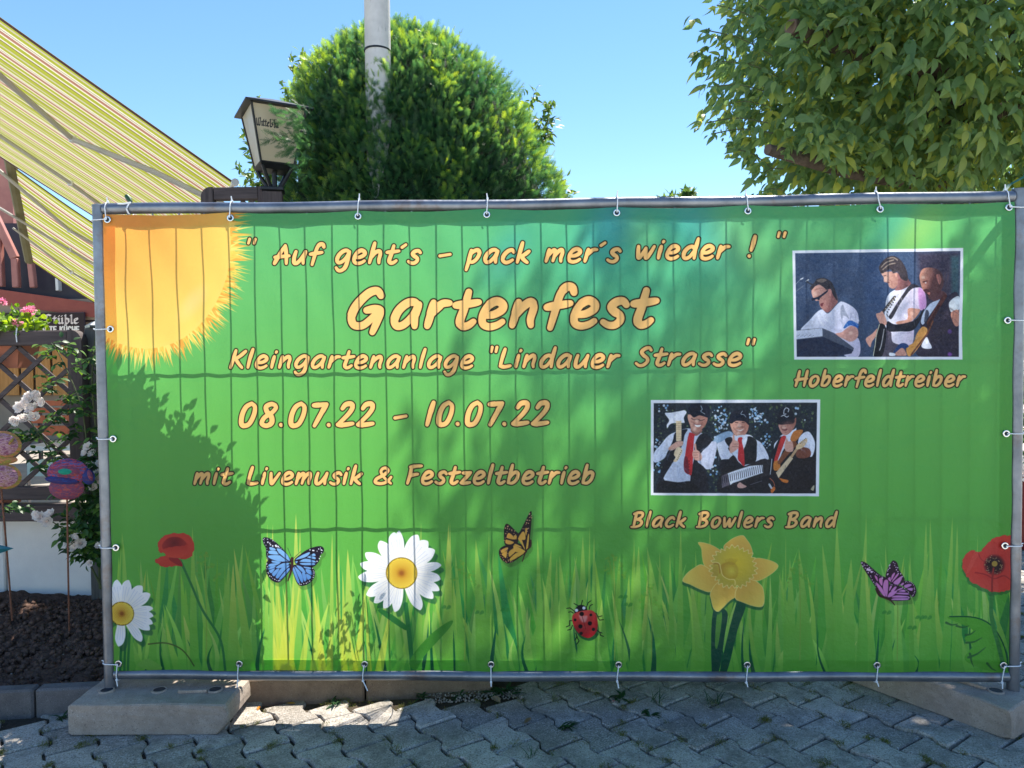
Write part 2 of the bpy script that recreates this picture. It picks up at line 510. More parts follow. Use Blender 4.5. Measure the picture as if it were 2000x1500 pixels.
# --- leaf of the poppy lower right, and the one lower left
pg([(1850, 1205), (1895, 1203), (1930, 1215), (1955, 1250), (1972, 1310), (1935, 1312), (1885, 1290), (1900, 1262), (1884, 1248), (1900, 1232), (1885, 1222)], (88, 176, 46))
ln([(1855, 1204), (1905, 1206), (1940, 1225), (1962, 1265), (1970, 1310)], 2.5, (16, 92, 52))
for (a, b) in (((1848, 1216), (1870, 1218)), ((1868, 1222), (1892, 1222)), ((1886, 1240), (1905, 1232)), ((1888, 1256), (1918, 1246)), ((1892, 1285), (1925, 1265)), ((1895, 1278), (1900, 1300)), ((1928, 1296), (1945, 1310))):
    ln([a, ((a[0]+b[0])/2, (a[1]+b[1])/2+3), b], 5, (44, 104, 50), .85, True, 1.5)
ln([(290, 1258), (325, 1256), (355, 1270), (378, 1302)], 3, (70, 96, 40), .9)
pg([(268, 1300), (285, 1287), (300, 1292), (316, 1306), (300, 1312)], (120, 190, 70))
# --- stems
ln([(352, 1095), (372, 1140), (395, 1190), (430, 1250), (440, 1310)], 5, (40, 128, 60))
ln([(1938, 1150), (1936, 1200), (1950, 1260), (1962, 1310)], 8, (56, 138, 60))
for dx in (-8, 0, 7): ln([(246+dx, 1230), (244+dx, 1270), (243+dx, 1312)], 5, (24+dx, 128, 54))
ln([(792, 1180), (798, 1230), (806, 1310)], 9, (36, 132, 58))
pg([(790, 1230), (740, 1195), (752, 1192), (795, 1222)], (40, 136, 54)); pg([(800, 1290), (840, 1240), (880, 1212), (878, 1226), (830, 1280), (812, 1310)], (66, 158, 44))
pg([(1392, 1195), (1420, 1195), (1415, 1240), (1404, 1312), (1390, 1312)], (20, 84, 62)); pg([(1438, 1178), (1456, 1182), (1440, 1230), (1420, 1312), (1406, 1312)], (20, 92, 62)); pg([(1400, 1200), (1410, 1200), (1402, 1260), (1396, 1260)], (90, 160, 60))

# --- daisies
def daisy(cx, cy, petals, rc, tone=(246, 248, 255)):
    for (dx, dy) in ((6, 10),):
        for (an, L, w) in petals:
            a = math.radians(an); c, s_ = math.cos(a), -math.sin(a)
            pts = [(cx+dx+c*t*L-s_*k*w, cy+dy+s_*t*L+c*k*w) for (t, k) in ((.3, -.4), (.65, -.82), (.93, -.55), (1, -.05), (.97, .35), (.7, .8), (.3, .4))]
            pg(pts, (20, 92, 60), .65, 3)
    for (an, L, w) in petals:
        a = math.radians(an); c, s_ = math.cos(a), -math.sin(a)
        pts = [(cx+c*t*L-s_*k*w, cy+s_*t*L+c*k*w) for (t, k) in ((.2, -.4), (.6, -.84), (.88, -.66), (1, -.12), (.98, .32), (.72, .82), (.2, .4))]
        pg(pts, rad((cx, cy), L, (236, 226, 196), tone, .5), 1, 1.1)
        for k in (-.45, 0, .45):
            ln([(cx+c*L*.35-s_*k*w*.5, cy+s_*L*.35+c*k*w*.5), (cx+c*L*.8-s_*k*w, cy+s_*L*.8+c*k*w)], 1.1, (184, 196, 226), .5, False)
    dot(cx, cy, rc+1.5, (120, 96, 10)); dot(cx, cy, rc, rad((cx, cy), rc, (196, 128, 20), (224, 186, 30), 1.2))
    i = 0
    for n in range(230):
        r = rc*.95*math.sqrt((n+.5)/230); th = n*2.39996
        dot(cx+r*math.cos(th), cy+r*math.sin(th), .55+.9*(r/rc), (250, 220, 80), .9)
    dot(cx, cy, rc*.16, (150, 84, 24)); dot(cx, cy, rc*.3, (176, 100, 26), .4, 4)
daisy(784, 1119, [(102, 80, 17), (125, 75, 15), (152, 80, 14), (168, 82, 13), (186, 84, 14), (213, 80, 14), (228, 78, 12), (244, 76, 12), (261, 76, 12), (68, 80, 16), (52, 80, 18), (36, 78, 16), (12, 78, 11), (-8, 76, 13), (-24, 80, 12), (-38, 78, 13), (-62, 80, 14), (94, 82, 11)], 30)
daisy(238, 1198, [(100, 66, 13), (80, 66, 13), (55, 66, 14), (36, 66, 13), (10, 60, 9), (-4, 60, 10), (-18, 62, 10), (-30, 62, 11), (-55, 66, 11), (-95, 64, 12), (120, 66, 13), (150, 60, 12), (200, 60, 12)], 23)
# --- poppies
def ruffle(pts, n=4, amp=2.2, seed=1):
    q = catmull(pts, n, True); r = random.Random(seed)
    return [(x+r.uniform(-amp, amp), y+r.uniform(-amp, amp)) for x, y in q]
pg(ruffle([(302, 1096), (318, 1086), (340, 1090), (352, 1104), (335, 1106), (318, 1106)], 4, 1, 2), (214, 52, 42)); pg([(335, 1085), (350, 1092), (356, 1106), (346, 1103), (330, 1092)], (168, 26, 34))
pg(ruffle([(308, 1060), (322, 1046), (345, 1041), (368, 1046), (379, 1064), (374, 1085), (362, 1091), (340, 1088), (318, 1080), (309, 1075)], 4, 1.4, 3), (216, 54, 40))
pg([(316, 1064), (330, 1050), (350, 1050), (364, 1062), (356, 1070), (335, 1074), (320, 1074)], rad((340, 1060), 30, (116, 14, 26), (190, 36, 36)), .95, 3)
pg(ruffle([(319, 1072), (335, 1068), (356, 1066), (366, 1064), (362, 1082), (344, 1090), (326, 1086)], 4, 1, 5), lin((340, 1068), (206, 44, 36), (340, 1090), (226, 66, 48)))
def big_poppy():
    out = [(1879, 1100), (1886, 1082), (1900, 1074), (1912, 1078), (1930, 1058), (1950, 1048), (1972, 1046), (1995, 1060), (2000, 1110), (1985, 1145), (1960, 1154), (1940, 1156), (1920, 1148), (1898, 1136), (1884, 1118)]
    pg(ruffle([(x-1, y+7) for x, y in out], 5, 2.2, 4), (40, 112, 50), .7, 2)
    pg(ruffle(out, 5, 1.3, 6), rad((1945, 1100), 70, (204, 40, 40), (232, 66, 50), .8))
    ln([(1905, 1118), (1925, 1122), (1942, 1130), (1960, 1124), (1975, 1134)], 2.5, (170, 30, 36), .8)
    ln([(1910, 1080), (1916, 1092), (1926, 1098)], 2, (180, 34, 38), .7)
    for k in range(18): ln([(1886+k*1.0, 1120-k*2.6), (1893+k*1.1, 1117-k*2.2)], .8, (246, 120, 96), .5, False)
    dot(1942, 1103, 19, (60, 16, 30), .75, 8); dot(1942, 1103, 14, (44, 16, 26), .9, 4)
    r = random.Random(9)
    for k in range(46):
        a = r.uniform(0, 6.28); q = r.uniform(11, 19)
        ln([(1942+8*math.cos(a), 1103+8*math.sin(a)), (1942+q*math.cos(a), 1103+q*math.sin(a))], .9, (24, 10, 20), .9, False); dot(1942+q*math.cos(a), 1103+q*math.sin(a), .9, (190, 150, 100))
    dot(1943, 1101, 5.5, (176, 140, 50)); ln([(1941, 1110), (1938, 1130), (1937, 1155)], 3.5, (160, 34, 34))
big_poppy()
# --- daffodil
def Z(x0, y0, s):
    return lambda L: [(x0+x/s, y0+y/s) for x, y in L]
zd = Z(1320, 1030, 8.333)
pet = [[(360, 240), (520, 262), (650, 320), (760, 420), (700, 560), (560, 680), (460, 620), (425, 480), (410, 340)], [(430, 605), (300, 650), (170, 750), (105, 870), (230, 930), (400, 1010), (560, 1050), (700, 950), (640, 760)],
       [(560, 1050), (570, 1180), (610, 1320), (680, 1370), (760, 1310), (880, 1190), (1010, 1090), (960, 930), (700, 880)], [(960, 1150), (1080, 1215), (1260, 1280), (1390, 1290), (1435, 1220), (1430, 1050), (1380, 930), (1200, 830), (1000, 960)],
       [(1290, 500), (1450, 510), (1600, 560), (1665, 620), (1620, 700), (1480, 800), (1320, 870), (1160, 800), (1180, 600)], [(770, 320), (860, 220), (970, 150), (1085, 125), (1150, 190), (1220, 300), (1245, 460), (1100, 520), (860, 460)]]
for p in pet[1:4]: pg([(x-.5, y+6) for x, y in zd(p)], (22, 92, 60), .7, 2.5)
for p in pet:
    pg(zd(p), (254, 236, 130)); q = zd(p); mx = sum(a for a, b in q)/len(q); my = sum(b for a, b in q)/len(q)
    pg([(mx+(a-mx)*.965, my+(b-my)*.965) for a, b in q], rad((1433, 1108), 92, (232, 160, 54), (254, 220, 84), 1.2))
cr = []
for k in range(120):
    a = k/120*2*math.pi; rr = 44+3.6*math.sin(a*26)+1.5*math.sin(a*7)
    cr.append((1432+rr*math.cos(a)*1.02, 1107+rr*math.sin(a)*.92))
art.poly(P_(cr), (250, 226, 130), 1, 1.1); art.poly(P_([(1432+(x-1432)*.95, 1107+(y-1107)*.95) for x, y in cr]), rad((1440, 1098), 46, (244, 208, 40), (212, 186, 60), 1.4), 1, 1.5)
pg(zd([(740, 600), (900, 560), (1000, 640), (1000, 780), (930, 840), (800, 800), (730, 720)]), rad((1428, 1115), 20, (236, 214, 60), (206, 150, 34)), .8, 4)
ln(zd([(600, 560), (700, 580), (730, 680), (760, 780), (850, 840), (950, 850), (960, 930)]), 1.6, (252, 226, 120))
ln(zd([(610, 590), (690, 600), (710, 740)]), 3, (190, 120, 40), .6)
for k in range(9): ln(zd([(800+k*24, 500+abs(k-4)*6), (830+k*14, 600)]), 1.6, (206, 160, 40), .5)
for k in range(8): ln(zd([(620-k*6, 620+k*22), (680, 640+k*20)]), 1.3, (196, 140, 50), .6)
# --- ladybird
zl = Z(960, 990, 5.359)
pg([(x+1, y+6) for x, y in zl([(850, 1130), (940, 1080), (1060, 1090), (1110, 1200), (1110, 1310), (1030, 1370), (930, 1340), (860, 1240)])], (18, 84, 46), .8, 2)
for L in ([(860, 1085), (820, 1055), (785, 1060)], [(855, 1110), (830, 1095), (805, 1100)], [(990, 1050), (1010, 1000), (1040, 980)], [(1020, 1070), (1030, 1030), (1055, 1020)], [(840, 1190), (815, 1190), (815, 1240), (780, 1255)], [(845, 1240), (830, 1280), (795, 1290)], [(880, 1320), (895, 1360), (870, 1400)], [(890, 1360), (915, 1405), (890, 1440)], [(1070, 1105), (1095, 1115), (1115, 1150), (1155, 1140)], [(1110, 1150), (1130, 1185), (1170, 1180)], [(1100, 1290), (1130, 1310), (1155, 1320)], [(1130, 1310), (1140, 1345), (1170, 1355)], [(935, 1030), (950, 975)], [(905, 1030), (862, 1010)]):
    ln(zl(L), 1.5, (12, 14, 18), 1, False)
pg(zl([(865, 1090), (890, 1045), (930, 1022), (975, 1035), (1000, 1075), (960, 1110), (880, 1115)]), (14, 18, 30))
pg(zl([(842, 1150), (870, 1110), (950, 1085), (1040, 1080), (1090, 1120), (1110, 1210), (1095, 1310), (1030, 1370), (960, 1360), (890, 1300), (850, 1220)]), rad((1140, 1200), 32, (236, 70, 60), (198, 26, 34), 1.5))
pg(zl([(915, 1130), (950, 1140), (1000, 1140), (985, 1200), (950, 1205), (925, 1170)]), (250, 200, 200), .55, 5)
ln(zl([(945, 1135), (985, 1280)]), .8, (120, 16, 20))
for (x, y, r) in ((942, 1118, 24), (1038, 1130, 15), (873, 1181, 15), (1028, 1218, 23), (928, 1250, 23), (1065, 1282, 18), (935, 1323, 18)): dot(*zl([(x, y)])[0], r/5.359, (20, 12, 20))
dot(*zl([(888, 1080)])[0], 3.2, (220, 232, 250)); dot(*zl([(965, 1056)])[0], 3.2, (220, 232, 250))
# --- butterflies
def fly(z, wings, vcol, body, cells, cellcol, dots, veins, dotcol, vw=1.4):
    for w in wings: pg([(x+4, y+8) for x, y in z(w)], (60, 110, 40), .45, 2.5)
    for w in wings: pg(z(w), vcol)
    for c in cells: pg(z(c), cellcol)
    for v in veins: ln(z(v), vw, vcol)
    for (x, y, r) in dots: dot(*z([(x, y)])[0], r, dotcol)
    for b, w0, w1 in body: ln(z(b), w0, vcol if b is not body[0][0] else (60, 26, 28), 1, True, w1)
def edge_dots(path, n, r, seed, jit=12):
    q = catmull(path, 12); rr = random.Random(seed); out = []
    for k in range(n):
        p = q[int(k*(len(q)-1)/(n-1))]
        out.append((p[0]+rr.uniform(-jit, jit), p[1]+rr.uniform(-jit, jit), r*rr.uniform(.7, 1.2)))
    return out
zb = Z(500, 1040, 12.5)
fly(zb, [[(160, 150), (220, 112), (300, 125), (420, 180), (560, 300), (700, 450), (830, 640), (860, 720), (700, 740), (400, 700), (290, 680), (245, 560), (240, 380), (180, 270)], [(290, 690), (500, 700), (800, 740), (860, 860), (760, 1010), (600, 1190), (500, 1215), (380, 1160), (280, 1040), (240, 880), (250, 770)],
         [(940, 660), (1080, 530), (1240, 420), (1420, 350), (1580, 330), (1655, 390), (1640, 480), (1560, 560), (1530, 700), (1420, 820), (1300, 850), (1000, 780)], [(880, 860), (950, 780), (1150, 820), (1340, 850), (1410, 900), (1435, 1000), (1390, 1140), (1260, 1260), (1100, 1300), (1000, 1230), (930, 1060)]],
    (22, 16, 40), [([(880, 630), (875, 850), (830, 1010), (775, 1180)], 6, 2), ([(850, 570), (770, 370)], .8, .6), ([(920, 620), (1090, 460)], .8, .6)],
    [[(335, 350), (450, 375), (480, 430), (350, 420)], [(320, 440), (500, 450), (570, 530), (330, 515)], [(315, 555), (590, 555), (780, 680), (780, 700), (560, 700), (330, 620)], [(500, 390), (600, 400), (760, 540), (820, 690), (680, 600), (560, 490)],
     [(400, 680), (600, 710), (560, 740), (400, 725)], [(340, 760), (580, 740), (480, 800), (310, 830)], [(300, 850), (470, 810), (440, 860), (300, 900)], [(480, 850), (640, 750), (790, 740), (790, 780), (620, 860)], [(320, 920), (460, 870), (390, 980), (340, 970)], [(390, 1000), (500, 890), (570, 890), (450, 1060)], [(480, 1070), (600, 880), (780, 800), (800, 830), (680, 940), (540, 1110)], [(560, 1130), (690, 960), (800, 860), (800, 930), (620, 1130)],
     [(960, 660), (1100, 560), (1280, 480), (1310, 500), (1240, 590), (1060, 640)], [(1310, 560), (1400, 510), (1440, 530), (1440, 570)], [(1240, 600), (1320, 575), (1440, 600), (1430, 650)], [(1060, 700), (1200, 635), (1430, 690), (1420, 730), (1100, 710)], [(1080, 740), (1400, 745), (1410, 790), (1150, 790)], [(960, 700), (1020, 700), (980, 750)],
     [(890, 900), (930, 860), (1060, 1200), (1000, 1200)], [(940, 850), (980, 850), (1100, 980), (1150, 1180), (1090, 1190)], [(980, 800), (1120, 840), (1210, 980), (1110, 950)], [(1120, 980), (1200, 1000), (1230, 1150), (1170, 1180)], [(1220, 1000), (1350, 1080), (1260, 1150)], [(1160, 830), (1320, 850), (1330, 890), (1200, 870)], [(1210, 890), (1340, 920), (1370, 1040), (1240, 980)]],
    lin((560, 1080), (116, 176, 238), (560, 1135), (70, 128, 206)),
    edge_dots([(190, 150), (330, 155), (480, 270), (620, 400)], 11, .9, 1, 20)+edge_dots([(185, 190), (260, 380), (275, 560), (290, 650)], 10, .8, 2)+edge_dots([(300, 230), (420, 300), (540, 330)], 7, 1.7, 3, 22)+edge_dots([(270, 760), (265, 900), (330, 1050), (480, 1160), (580, 1170)], 15, .9, 4)+edge_dots([(1310, 410), (1450, 440), (1560, 400), (1620, 420), (1560, 540), (1500, 680)], 13, 1.2, 5, 24)+edge_dots([(1370, 870), (1405, 980), (1370, 1120), (1220, 1240), (1060, 1250)], 14, .9, 6),
    [[(490, 390), (560, 520), (780, 690)], [(1000, 680), (1220, 600), (1320, 520)]], (226, 232, 250))
zo = Z(960, 990, 5.359)
fly(zo, [[(410, 40), (418, 110), (410, 230), (400, 340), (410, 400), (370, 450), (330, 400), (270, 300), (300, 250), (350, 150)], [(150, 175), (190, 190), (250, 250), (280, 290), (260, 400), (150, 400), (130, 340), (130, 230)], [(130, 405), (200, 400), (240, 420), (190, 580), (130, 570), (85, 520), (78, 450)], [(250, 380), (330, 400), (370, 460), (330, 500), (210, 580), (160, 560), (170, 450)]],
    (36, 22, 26), [([(405, 350), (405, 410), (360, 460), (322, 568)], 4.5, 1.6)],
    [[(320, 260), (345, 270), (350, 340), (280, 330)], [(355, 220), (372, 230), (360, 300), (350, 260)], [(380, 290), (392, 300), (380, 420), (360, 440)], [(275, 330), (310, 330), (350, 450), (320, 400)], [(180, 270), (240, 320), (240, 340), (160, 320)], [(150, 340), (230, 365), (200, 390), (150, 380)], [(230, 300), (262, 300), (255, 340)], [(100, 450), (160, 420), (170, 440), (110, 480)], [(105, 490), (160, 460), (150, 530), (130, 520)], [(180, 470), (230, 430), (270, 440), (190, 520)], [(230, 400), (320, 440), (350, 470), (250, 470)], [(190, 540), (260, 480), (340, 480), (210, 560)], [(250, 385), (300, 410), (310, 425), (240, 400)]],
    lin((975, 1040), (244, 160, 60), (1030, 1090), (238, 190, 60)),
    edge_dots([(408, 60), (370, 150), (330, 230)], 9, 1.1, 1, 14)+edge_dots([(412, 90), (395, 160), (385, 250)], 9, 1.1, 8, 14)+edge_dots([(150, 195), (160, 240), (145, 300), (145, 350)], 8, 1.0, 2, 14)+edge_dots([(170, 200), (220, 250), (260, 285)], 9, 1.0, 12, 12)+edge_dots([(95, 450), (105, 520), (160, 570), (210, 565)], 11, .9, 3, 8)+edge_dots([(165, 440), (165, 500), (170, 550)], 6, .9, 4, 5),
    [], (238, 170, 120), 1.1)
zp = Z(1670, 1080, 12.5)
fly(zp, [[(140, 210), (250, 230), (420, 370), (620, 540), (770, 610), (830, 720), (780, 1100), (720, 1080), (540, 880), (340, 580), (180, 330)], [(900, 200), (960, 185), (1030, 250), (1070, 400), (1170, 560), (1200, 650), (1100, 760), (880, 740), (750, 580), (800, 380)], [(1180, 680), (1340, 690), (1450, 780), (1490, 900), (1460, 1040), (1380, 1060), (1230, 860), (1120, 760)], [(840, 760), (1000, 760), (1180, 850), (1300, 960), (1350, 1120), (1250, 1150), (940, 1160), (770, 1090)]],
    (50, 22, 46), [([(530, 880), (600, 1030), (760, 1100), (880, 1170), (960, 1265)], 6.5, 1.6)],
    [[(600, 610), (670, 630), (660, 800), (585, 700)], [(720, 670), (810, 690), (790, 1000), (760, 1060), (680, 860)], [(510, 710), (660, 860), (750, 1070), (690, 1040), (560, 860)], [(480, 540), (540, 590), (550, 690), (490, 600)], [(800, 630), (860, 590), (870, 700)], [(890, 560), (950, 480), (970, 510), (890, 660)], [(900, 680), (1020, 510), (1050, 540), (910, 700)], [(930, 720), (1110, 570), (1140, 610), (1050, 760)], [(1100, 770), (1160, 720), (1190, 740), (1140, 790)], [(1190, 790), (1310, 750), (1380, 780), (1240, 850)], [(1260, 870), (1400, 850), (1380, 920)], [(850, 810), (900, 810), (830, 930)], [(870, 930), (960, 820), (1010, 830), (940, 930)], [(950, 940), (1100, 850), (1160, 870), (1040, 910)], [(790, 1070), (860, 950), (1020, 930), (900, 1050)], [(1050, 930), (1180, 890), (1220, 940)], [(1000, 990), (1060, 960), (1270, 970), (1290, 1010)], [(900, 1080), (1000, 1030), (1280, 1050), (1270, 1080)], [(900, 1140), (960, 1100), (1270, 1100), (1260, 1140)]],
    lin((1720, 1120), (232, 120, 188), (1790, 1170), (196, 130, 206)),
    edge_dots([(170, 230), (260, 300), (420, 430), (560, 540), (680, 600)], 14, 1.1, 1, 16)+edge_dots([(180, 290), (300, 450), (420, 640), (510, 790)], 11, 1.1, 2, 14)+edge_dots([(330, 400), (400, 470)], 5, 2.2, 5, 24)+edge_dots([(950, 230), (1010, 320), (1040, 440), (1150, 560)], 10, 1.1, 3, 26)+edge_dots([(860, 300), (820, 400), (780, 540)], 7, 1.3, 4, 14)+edge_dots([(1220, 700), (1360, 720), (1450, 860), (1420, 1010), (1300, 1100)], 17, .9, 6)+edge_dots([(880, 775), (1060, 790), (1230, 890), (1300, 960)], 11, .8, 7, 6),
    [], (236, 196, 226))

# ------------------------------------------------------------------ brush lettering
G_ = {
 'a': (.62, [[(.5, .55), (.42, .66), (.27, .64), (.11, .45), (.05, .2), (.12, .04), (.26, .07), (.41, .28), (.5, .55)], [(.52, .6), (.47, .3), (.5, .03)]]),
 'b': (.60, [[(.14, 1.04), (.09, .5), (.06, .05)], [(.08, .3), (.22, .57), (.38, .64), (.47, .5), (.42, .22), (.26, .04), (.08, .05)]]),
 'c': (.52, [[(.46, .55), (.38, .66), (.22, .6), (.08, .38), (.06, .15), (.18, .02), (.32, .04), (.46, .15)]]),
 'd': (.62, [[(.46, .5), (.36, .64), (.2, .58), (.07, .35), (.07, .1), (.17, .02), (.32, .12), (.47, .45)], [(.54, 1.05), (.49, .5), (.5, .03)]]),
 'e': (.56, [[(.1, .30), (.28, .32), (.44, .44), (.44, .58), (.3, .67), (.14, .56), (.05, .3), (.08, .08), (.22, 0), (.38, .04), (.49, .13)]]),
 'f': (.50, [[(.56, .88), (.5, 1.02), (.37, 1.02), (.27, .82), (.22, .4), (.17, -.04)], [(.03, .5), (.27, .55), (.52, .6)]]),
 'g': (.61, [[(.5, .55), (.42, .66), (.27, .64), (.11, .45), (.05, .2), (.12, .05), (.26, .08), (.41, .28), (.5, .55)], [(.52, .6), (.5, .2), (.45, -.16), (.33, -.34), (.18, -.36), (.07, -.22)]]),
 'h': (.59, [[(.14, 1.05), (.09, .5), (.05, .03)], [(.08, .28), (.22, .55), (.37, .63), (.44, .5), (.42, .2), (.44, .03)]]),
 'i': (.25, [[(.11, .64), (.08, .3), (.07, .03)], [(.17, .91), (.155, .87)]]),
 'k': (.54, [[(.14, 1.05), (.09, .5), (.05, .03)], [(.46, .6), (.3, .42), (.12, .3)], [(.18, .32), (.32, .14), (.46, .02)]]),
 'l': (.26, [[(.15, 1.05), (.09, .5), (.07, .03)]]),
 'm': (.78, [[(.09, .64), (.07, .3), (.04, .03)], [(.07, .28), (.19, .52), (.31, .62), (.35, .45), (.31, .05)], [(.34, .28), (.46, .53), (.58, .63), (.64, .47), (.61, .2), (.63, .03)]]),
 'n': (.60, [[(.11, .64), (.08, .3), (.05, .03)], [(.08, .28), (.22, .52), (.37, .64), (.45, .5), (.42, .2), (.45, .03)]]),
 'o': (.57, [[(.27, .66), (.11, .52), (.05, .25), (.12, .04), (.27, .02), (.43, .2), (.48, .45), (.41, .62), (.27, .66)]]),
 'p': (.60, [[(.13, .64), (.09, .1), (.04, -.35)], [(.1, .42), (.24, .6), (.4, .65), (.48, .47), (.4, .2), (.25, .04), (.09, .08)]]),
 'r': (.47, [[(.11, .64), (.08, .3), (.05, .03)], [(.08, .33), (.19, .5), (.31, .62), (.45, .63)]]),
 's': (.49, [[(.46, .55), (.37, .65), (.23, .62), (.15, .5), (.22, .38), (.35, .28), (.38, .14), (.28, .02), (.14, .02), (.02, .1)]]),
 't': (.48, [[(.25, .92), (.21, .5), (.16, .16), (.23, .02), (.35, .04), (.45, .14)], [(.02, .57), (.25, .60), (.5, .65)]]),
 'u': (.62, [[(.1, .64), (.06, .35), (.08, .08), (.2, .03), (.34, .2), (.47, .5)], [(.52, .64), (.47, .3), (.49, .03)]]),
 'v': (.50, [[(.06, .64), (.1, .3), (.17, .04), (.3, .3), (.45, .64)]]),
 'w': (.76, [[(.06, .64), (.09, .3), (.15, .04), (.28, .28), (.37, .55)], [(.37, .55), (.39, .25), (.45, .04), (.58, .3), (.69, .64)]]),
 'z': (.51, [[(.08, .6), (.25, .6), (.43, .63)], [(.43, .63), (.24, .33), (.05, .05)], [(.05, .05), (.22, .03), (.46, .07)]]),
 'A': (.70, [[(.02, .02), (.08, .2), (.22, .6), (.38, .96)], [(.38, .96), (.48, .5), (.54, .02)], [(.0, .34), (.28, .38), (.62, .42)]]),
 'B': (.66, [[(.14, .96), (.1, .5), (.08, .06)], [(.0, .9), (.2, .99), (.42, .98), (.5, .84), (.4, .64), (.16, .52)], [(.16, .52), (.38, .48), (.5, .32), (.42, .12), (.22, .02), (-.04, .0)]]),
 'F': (.58, [[(.12, .96), (.1, .5), (.04, .02)], [(.06, .93), (.3, .98), (.58, 1.0)], [(.1, .46), (.28, .5), (.46, .54)]]),
 'G': (.84, [[(.62, .84), (.52, .97), (.34, .9), (.13, .6), (.06, .3), (.14, .08), (.32, .06), (.48, .22), (.62, .44)], [(.36, .46), (.54, .49), (.66, .42), (.62, .15), (.56, -.12)]]),
 'H': (.70, [[(.14, .98), (.1, .5), (.03, .02)], [(.6, 1.0), (.56, .5), (.52, .02)], [(-.02, .4), (.3, .46), (.64, .5)]]),
 'K': (.62, [[(.15, .98), (.1, .5), (.04, .02)], [(.58, .94), (.36, .66), (.12, .46)], [(.2, .5), (.38, .22), (.54, .02)]]),
 'L': (.55, [[(.15, .98), (.09, .5), (.06, .07)], [(.06, .07), (.25, .03), (.48, .09)]]),
 'S': (.60, [[(.52, .86), (.42, .99), (.26, .93), (.15, .76), (.24, .58), (.42, .4), (.44, .2), (.3, .02), (.14, .0), (.0, .12)]]),
 '0': (.60, [[(.32, 1), (.15, .85), (.06, .5), (.08, .12), (.2, .02), (.36, .12), (.46, .5), (.45, .85), (.32, 1)]]),
 '1': (.32, [[(.2, 1.0), (.14, .5), (.1, .02)]]),
 '2': (.60, [[(.12, .78), (.22, .96), (.4, .98), (.46, .8), (.34, .5), (.05, .07)], [(.05, .07), (.25, .06), (.56, .12)]]),
 '7': (.54, [[(.06, .92), (.28, .94), (.5, .97)], [(.5, .97), (.38, .6), (.2, .02)]]),
 '8': (.60, [[(.44, .93), (.3, .98), (.14, .86), (.2, .64), (.38, .42), (.42, .15), (.26, .02), (.08, .12), (.14, .38), (.36, .58), (.48, .8), (.44, .93)]]),
 '.': (.21, [[(.05, .06), (.06, .04)]]),
 '-': (.50, [[(.04, .38), (.44, .47)]]),
 '!': (.34, [[(.2, 1.02), (.16, .6), (.12, .34)], [(.07, .06), (.08, .04)]]),
 '"': (.38, [[(.07, 1.08), (.06, .84)], [(.27, 1.08), (.26, .84)]]),
 "'": (.26, [[(.02, .84), (.16, .98)]]),
 '&': (.72, [[(.62, .42), (.5, .12), (.3, .02), (.1, .1), (.12, .32), (.34, .55), (.46, .8), (.36, .98), (.24, .92), (.22, .72), (.38, .38), (.66, .03)]]),
}
def word(txt, x0, x1, base, cap, base1=None, sw=.085, fill=(252, 190, 104), line=(34, 22, 12), lw=2.1):
    """write txt so that it spans x0..x1 (photo px), baseline base, capitals cap high"""
    base1 = base if base1 is None else base1
    G = []; x = 0.0
    slant = .13; track = .10
    for ch in txt:
        adv, st = G_[ch]
        G.append([[(x+px+slant*py, py) for px, py in catmull(s_, 5)] for s_ in st]); x += adv+track
    allx = [p[0] for g in G for s_ in g for p in s_]
    mn, mx = min(allx)-sw, max(allx)+sw
    k = (x1-x0)/(mx-mn)
    out = []
    for gi, g in enumerate(G):
        gg = []
        for s_ in g:
            n = len(s_); q = []
            for i, (px, py) in enumerate(s_):
                X = x0+(px-mn)*k; b = base+(base1-base)*(X-x0)/max(1, x1-x0)
                Y = b-sw*cap-py*cap*(1-sw*2)
                t = i/max(1, n-1)
                r = cap*sw*(1.0-.22*abs(2*t-1)**3)*(1.08 if t < .5 else .97)
                q.append((*to_tex((X, Y)), r*KX))
            gg.append(q)
        out.append(gg)
    for g in out: art.strokes(g, line, 1, lw*KX)
    for g in out: art.strokes(g, fill, 1, 0)
TXT = (('"', 480, 503, 507, 42), ('Auf', 532, 636, 519, 46), ("geht's", 652, 825, 518, 46), ('-', 855, 883, 518, 46), ('pack', 906, 1037, 517, 46), ("mer's", 1062, 1215, 515, 46), ('wieder', 1242, 1428, 509, 46), ('!', 1459, 1478, 506, 48), ('"', 1515, 1538, 494, 42),
       ('Kleingartenanlage', 446, 926, 722, 42), ('"Lindauer', 955, 1213, 721, 44), ('Strasse', 1238, 1450, 717, 42), ('"', 1455, 1478, 706, 44),
       ('-', 767, 797, 836, 50), ('mit', 376, 457, 949, 40), ('Livemusik', 481, 709, 949, 41), ('&', 728, 768, 948, 38), ('Festzeltbetrieb', 792, 1161, 948, 42), ('Hoberfeldtreiber', 1551, 1887, 757, 36), ('Black', 1230, 1341, 1032, 34), ('Bowlers', 1358, 1513, 1032, 34), ('Band', 1532, 1637, 1032, 34))
for (t, a, b, y, c) in TXT: word(t, a, b, y, c)
word('Gartenfest', 678, 1290, 648, 90, 643, sw=.088, lw=2.6)
word('08.07.22', 466, 733, 837, 54, sw=.09); word('10.07.22', 829, 1074, 835, 54, sw=.09)
# ------------------------------------------------------------------ the two printed band photos
SKIN = (214, 150, 126); SKIN_D = (168, 108, 92); SHIRT = (226, 232, 246)
_before = art.a.copy()
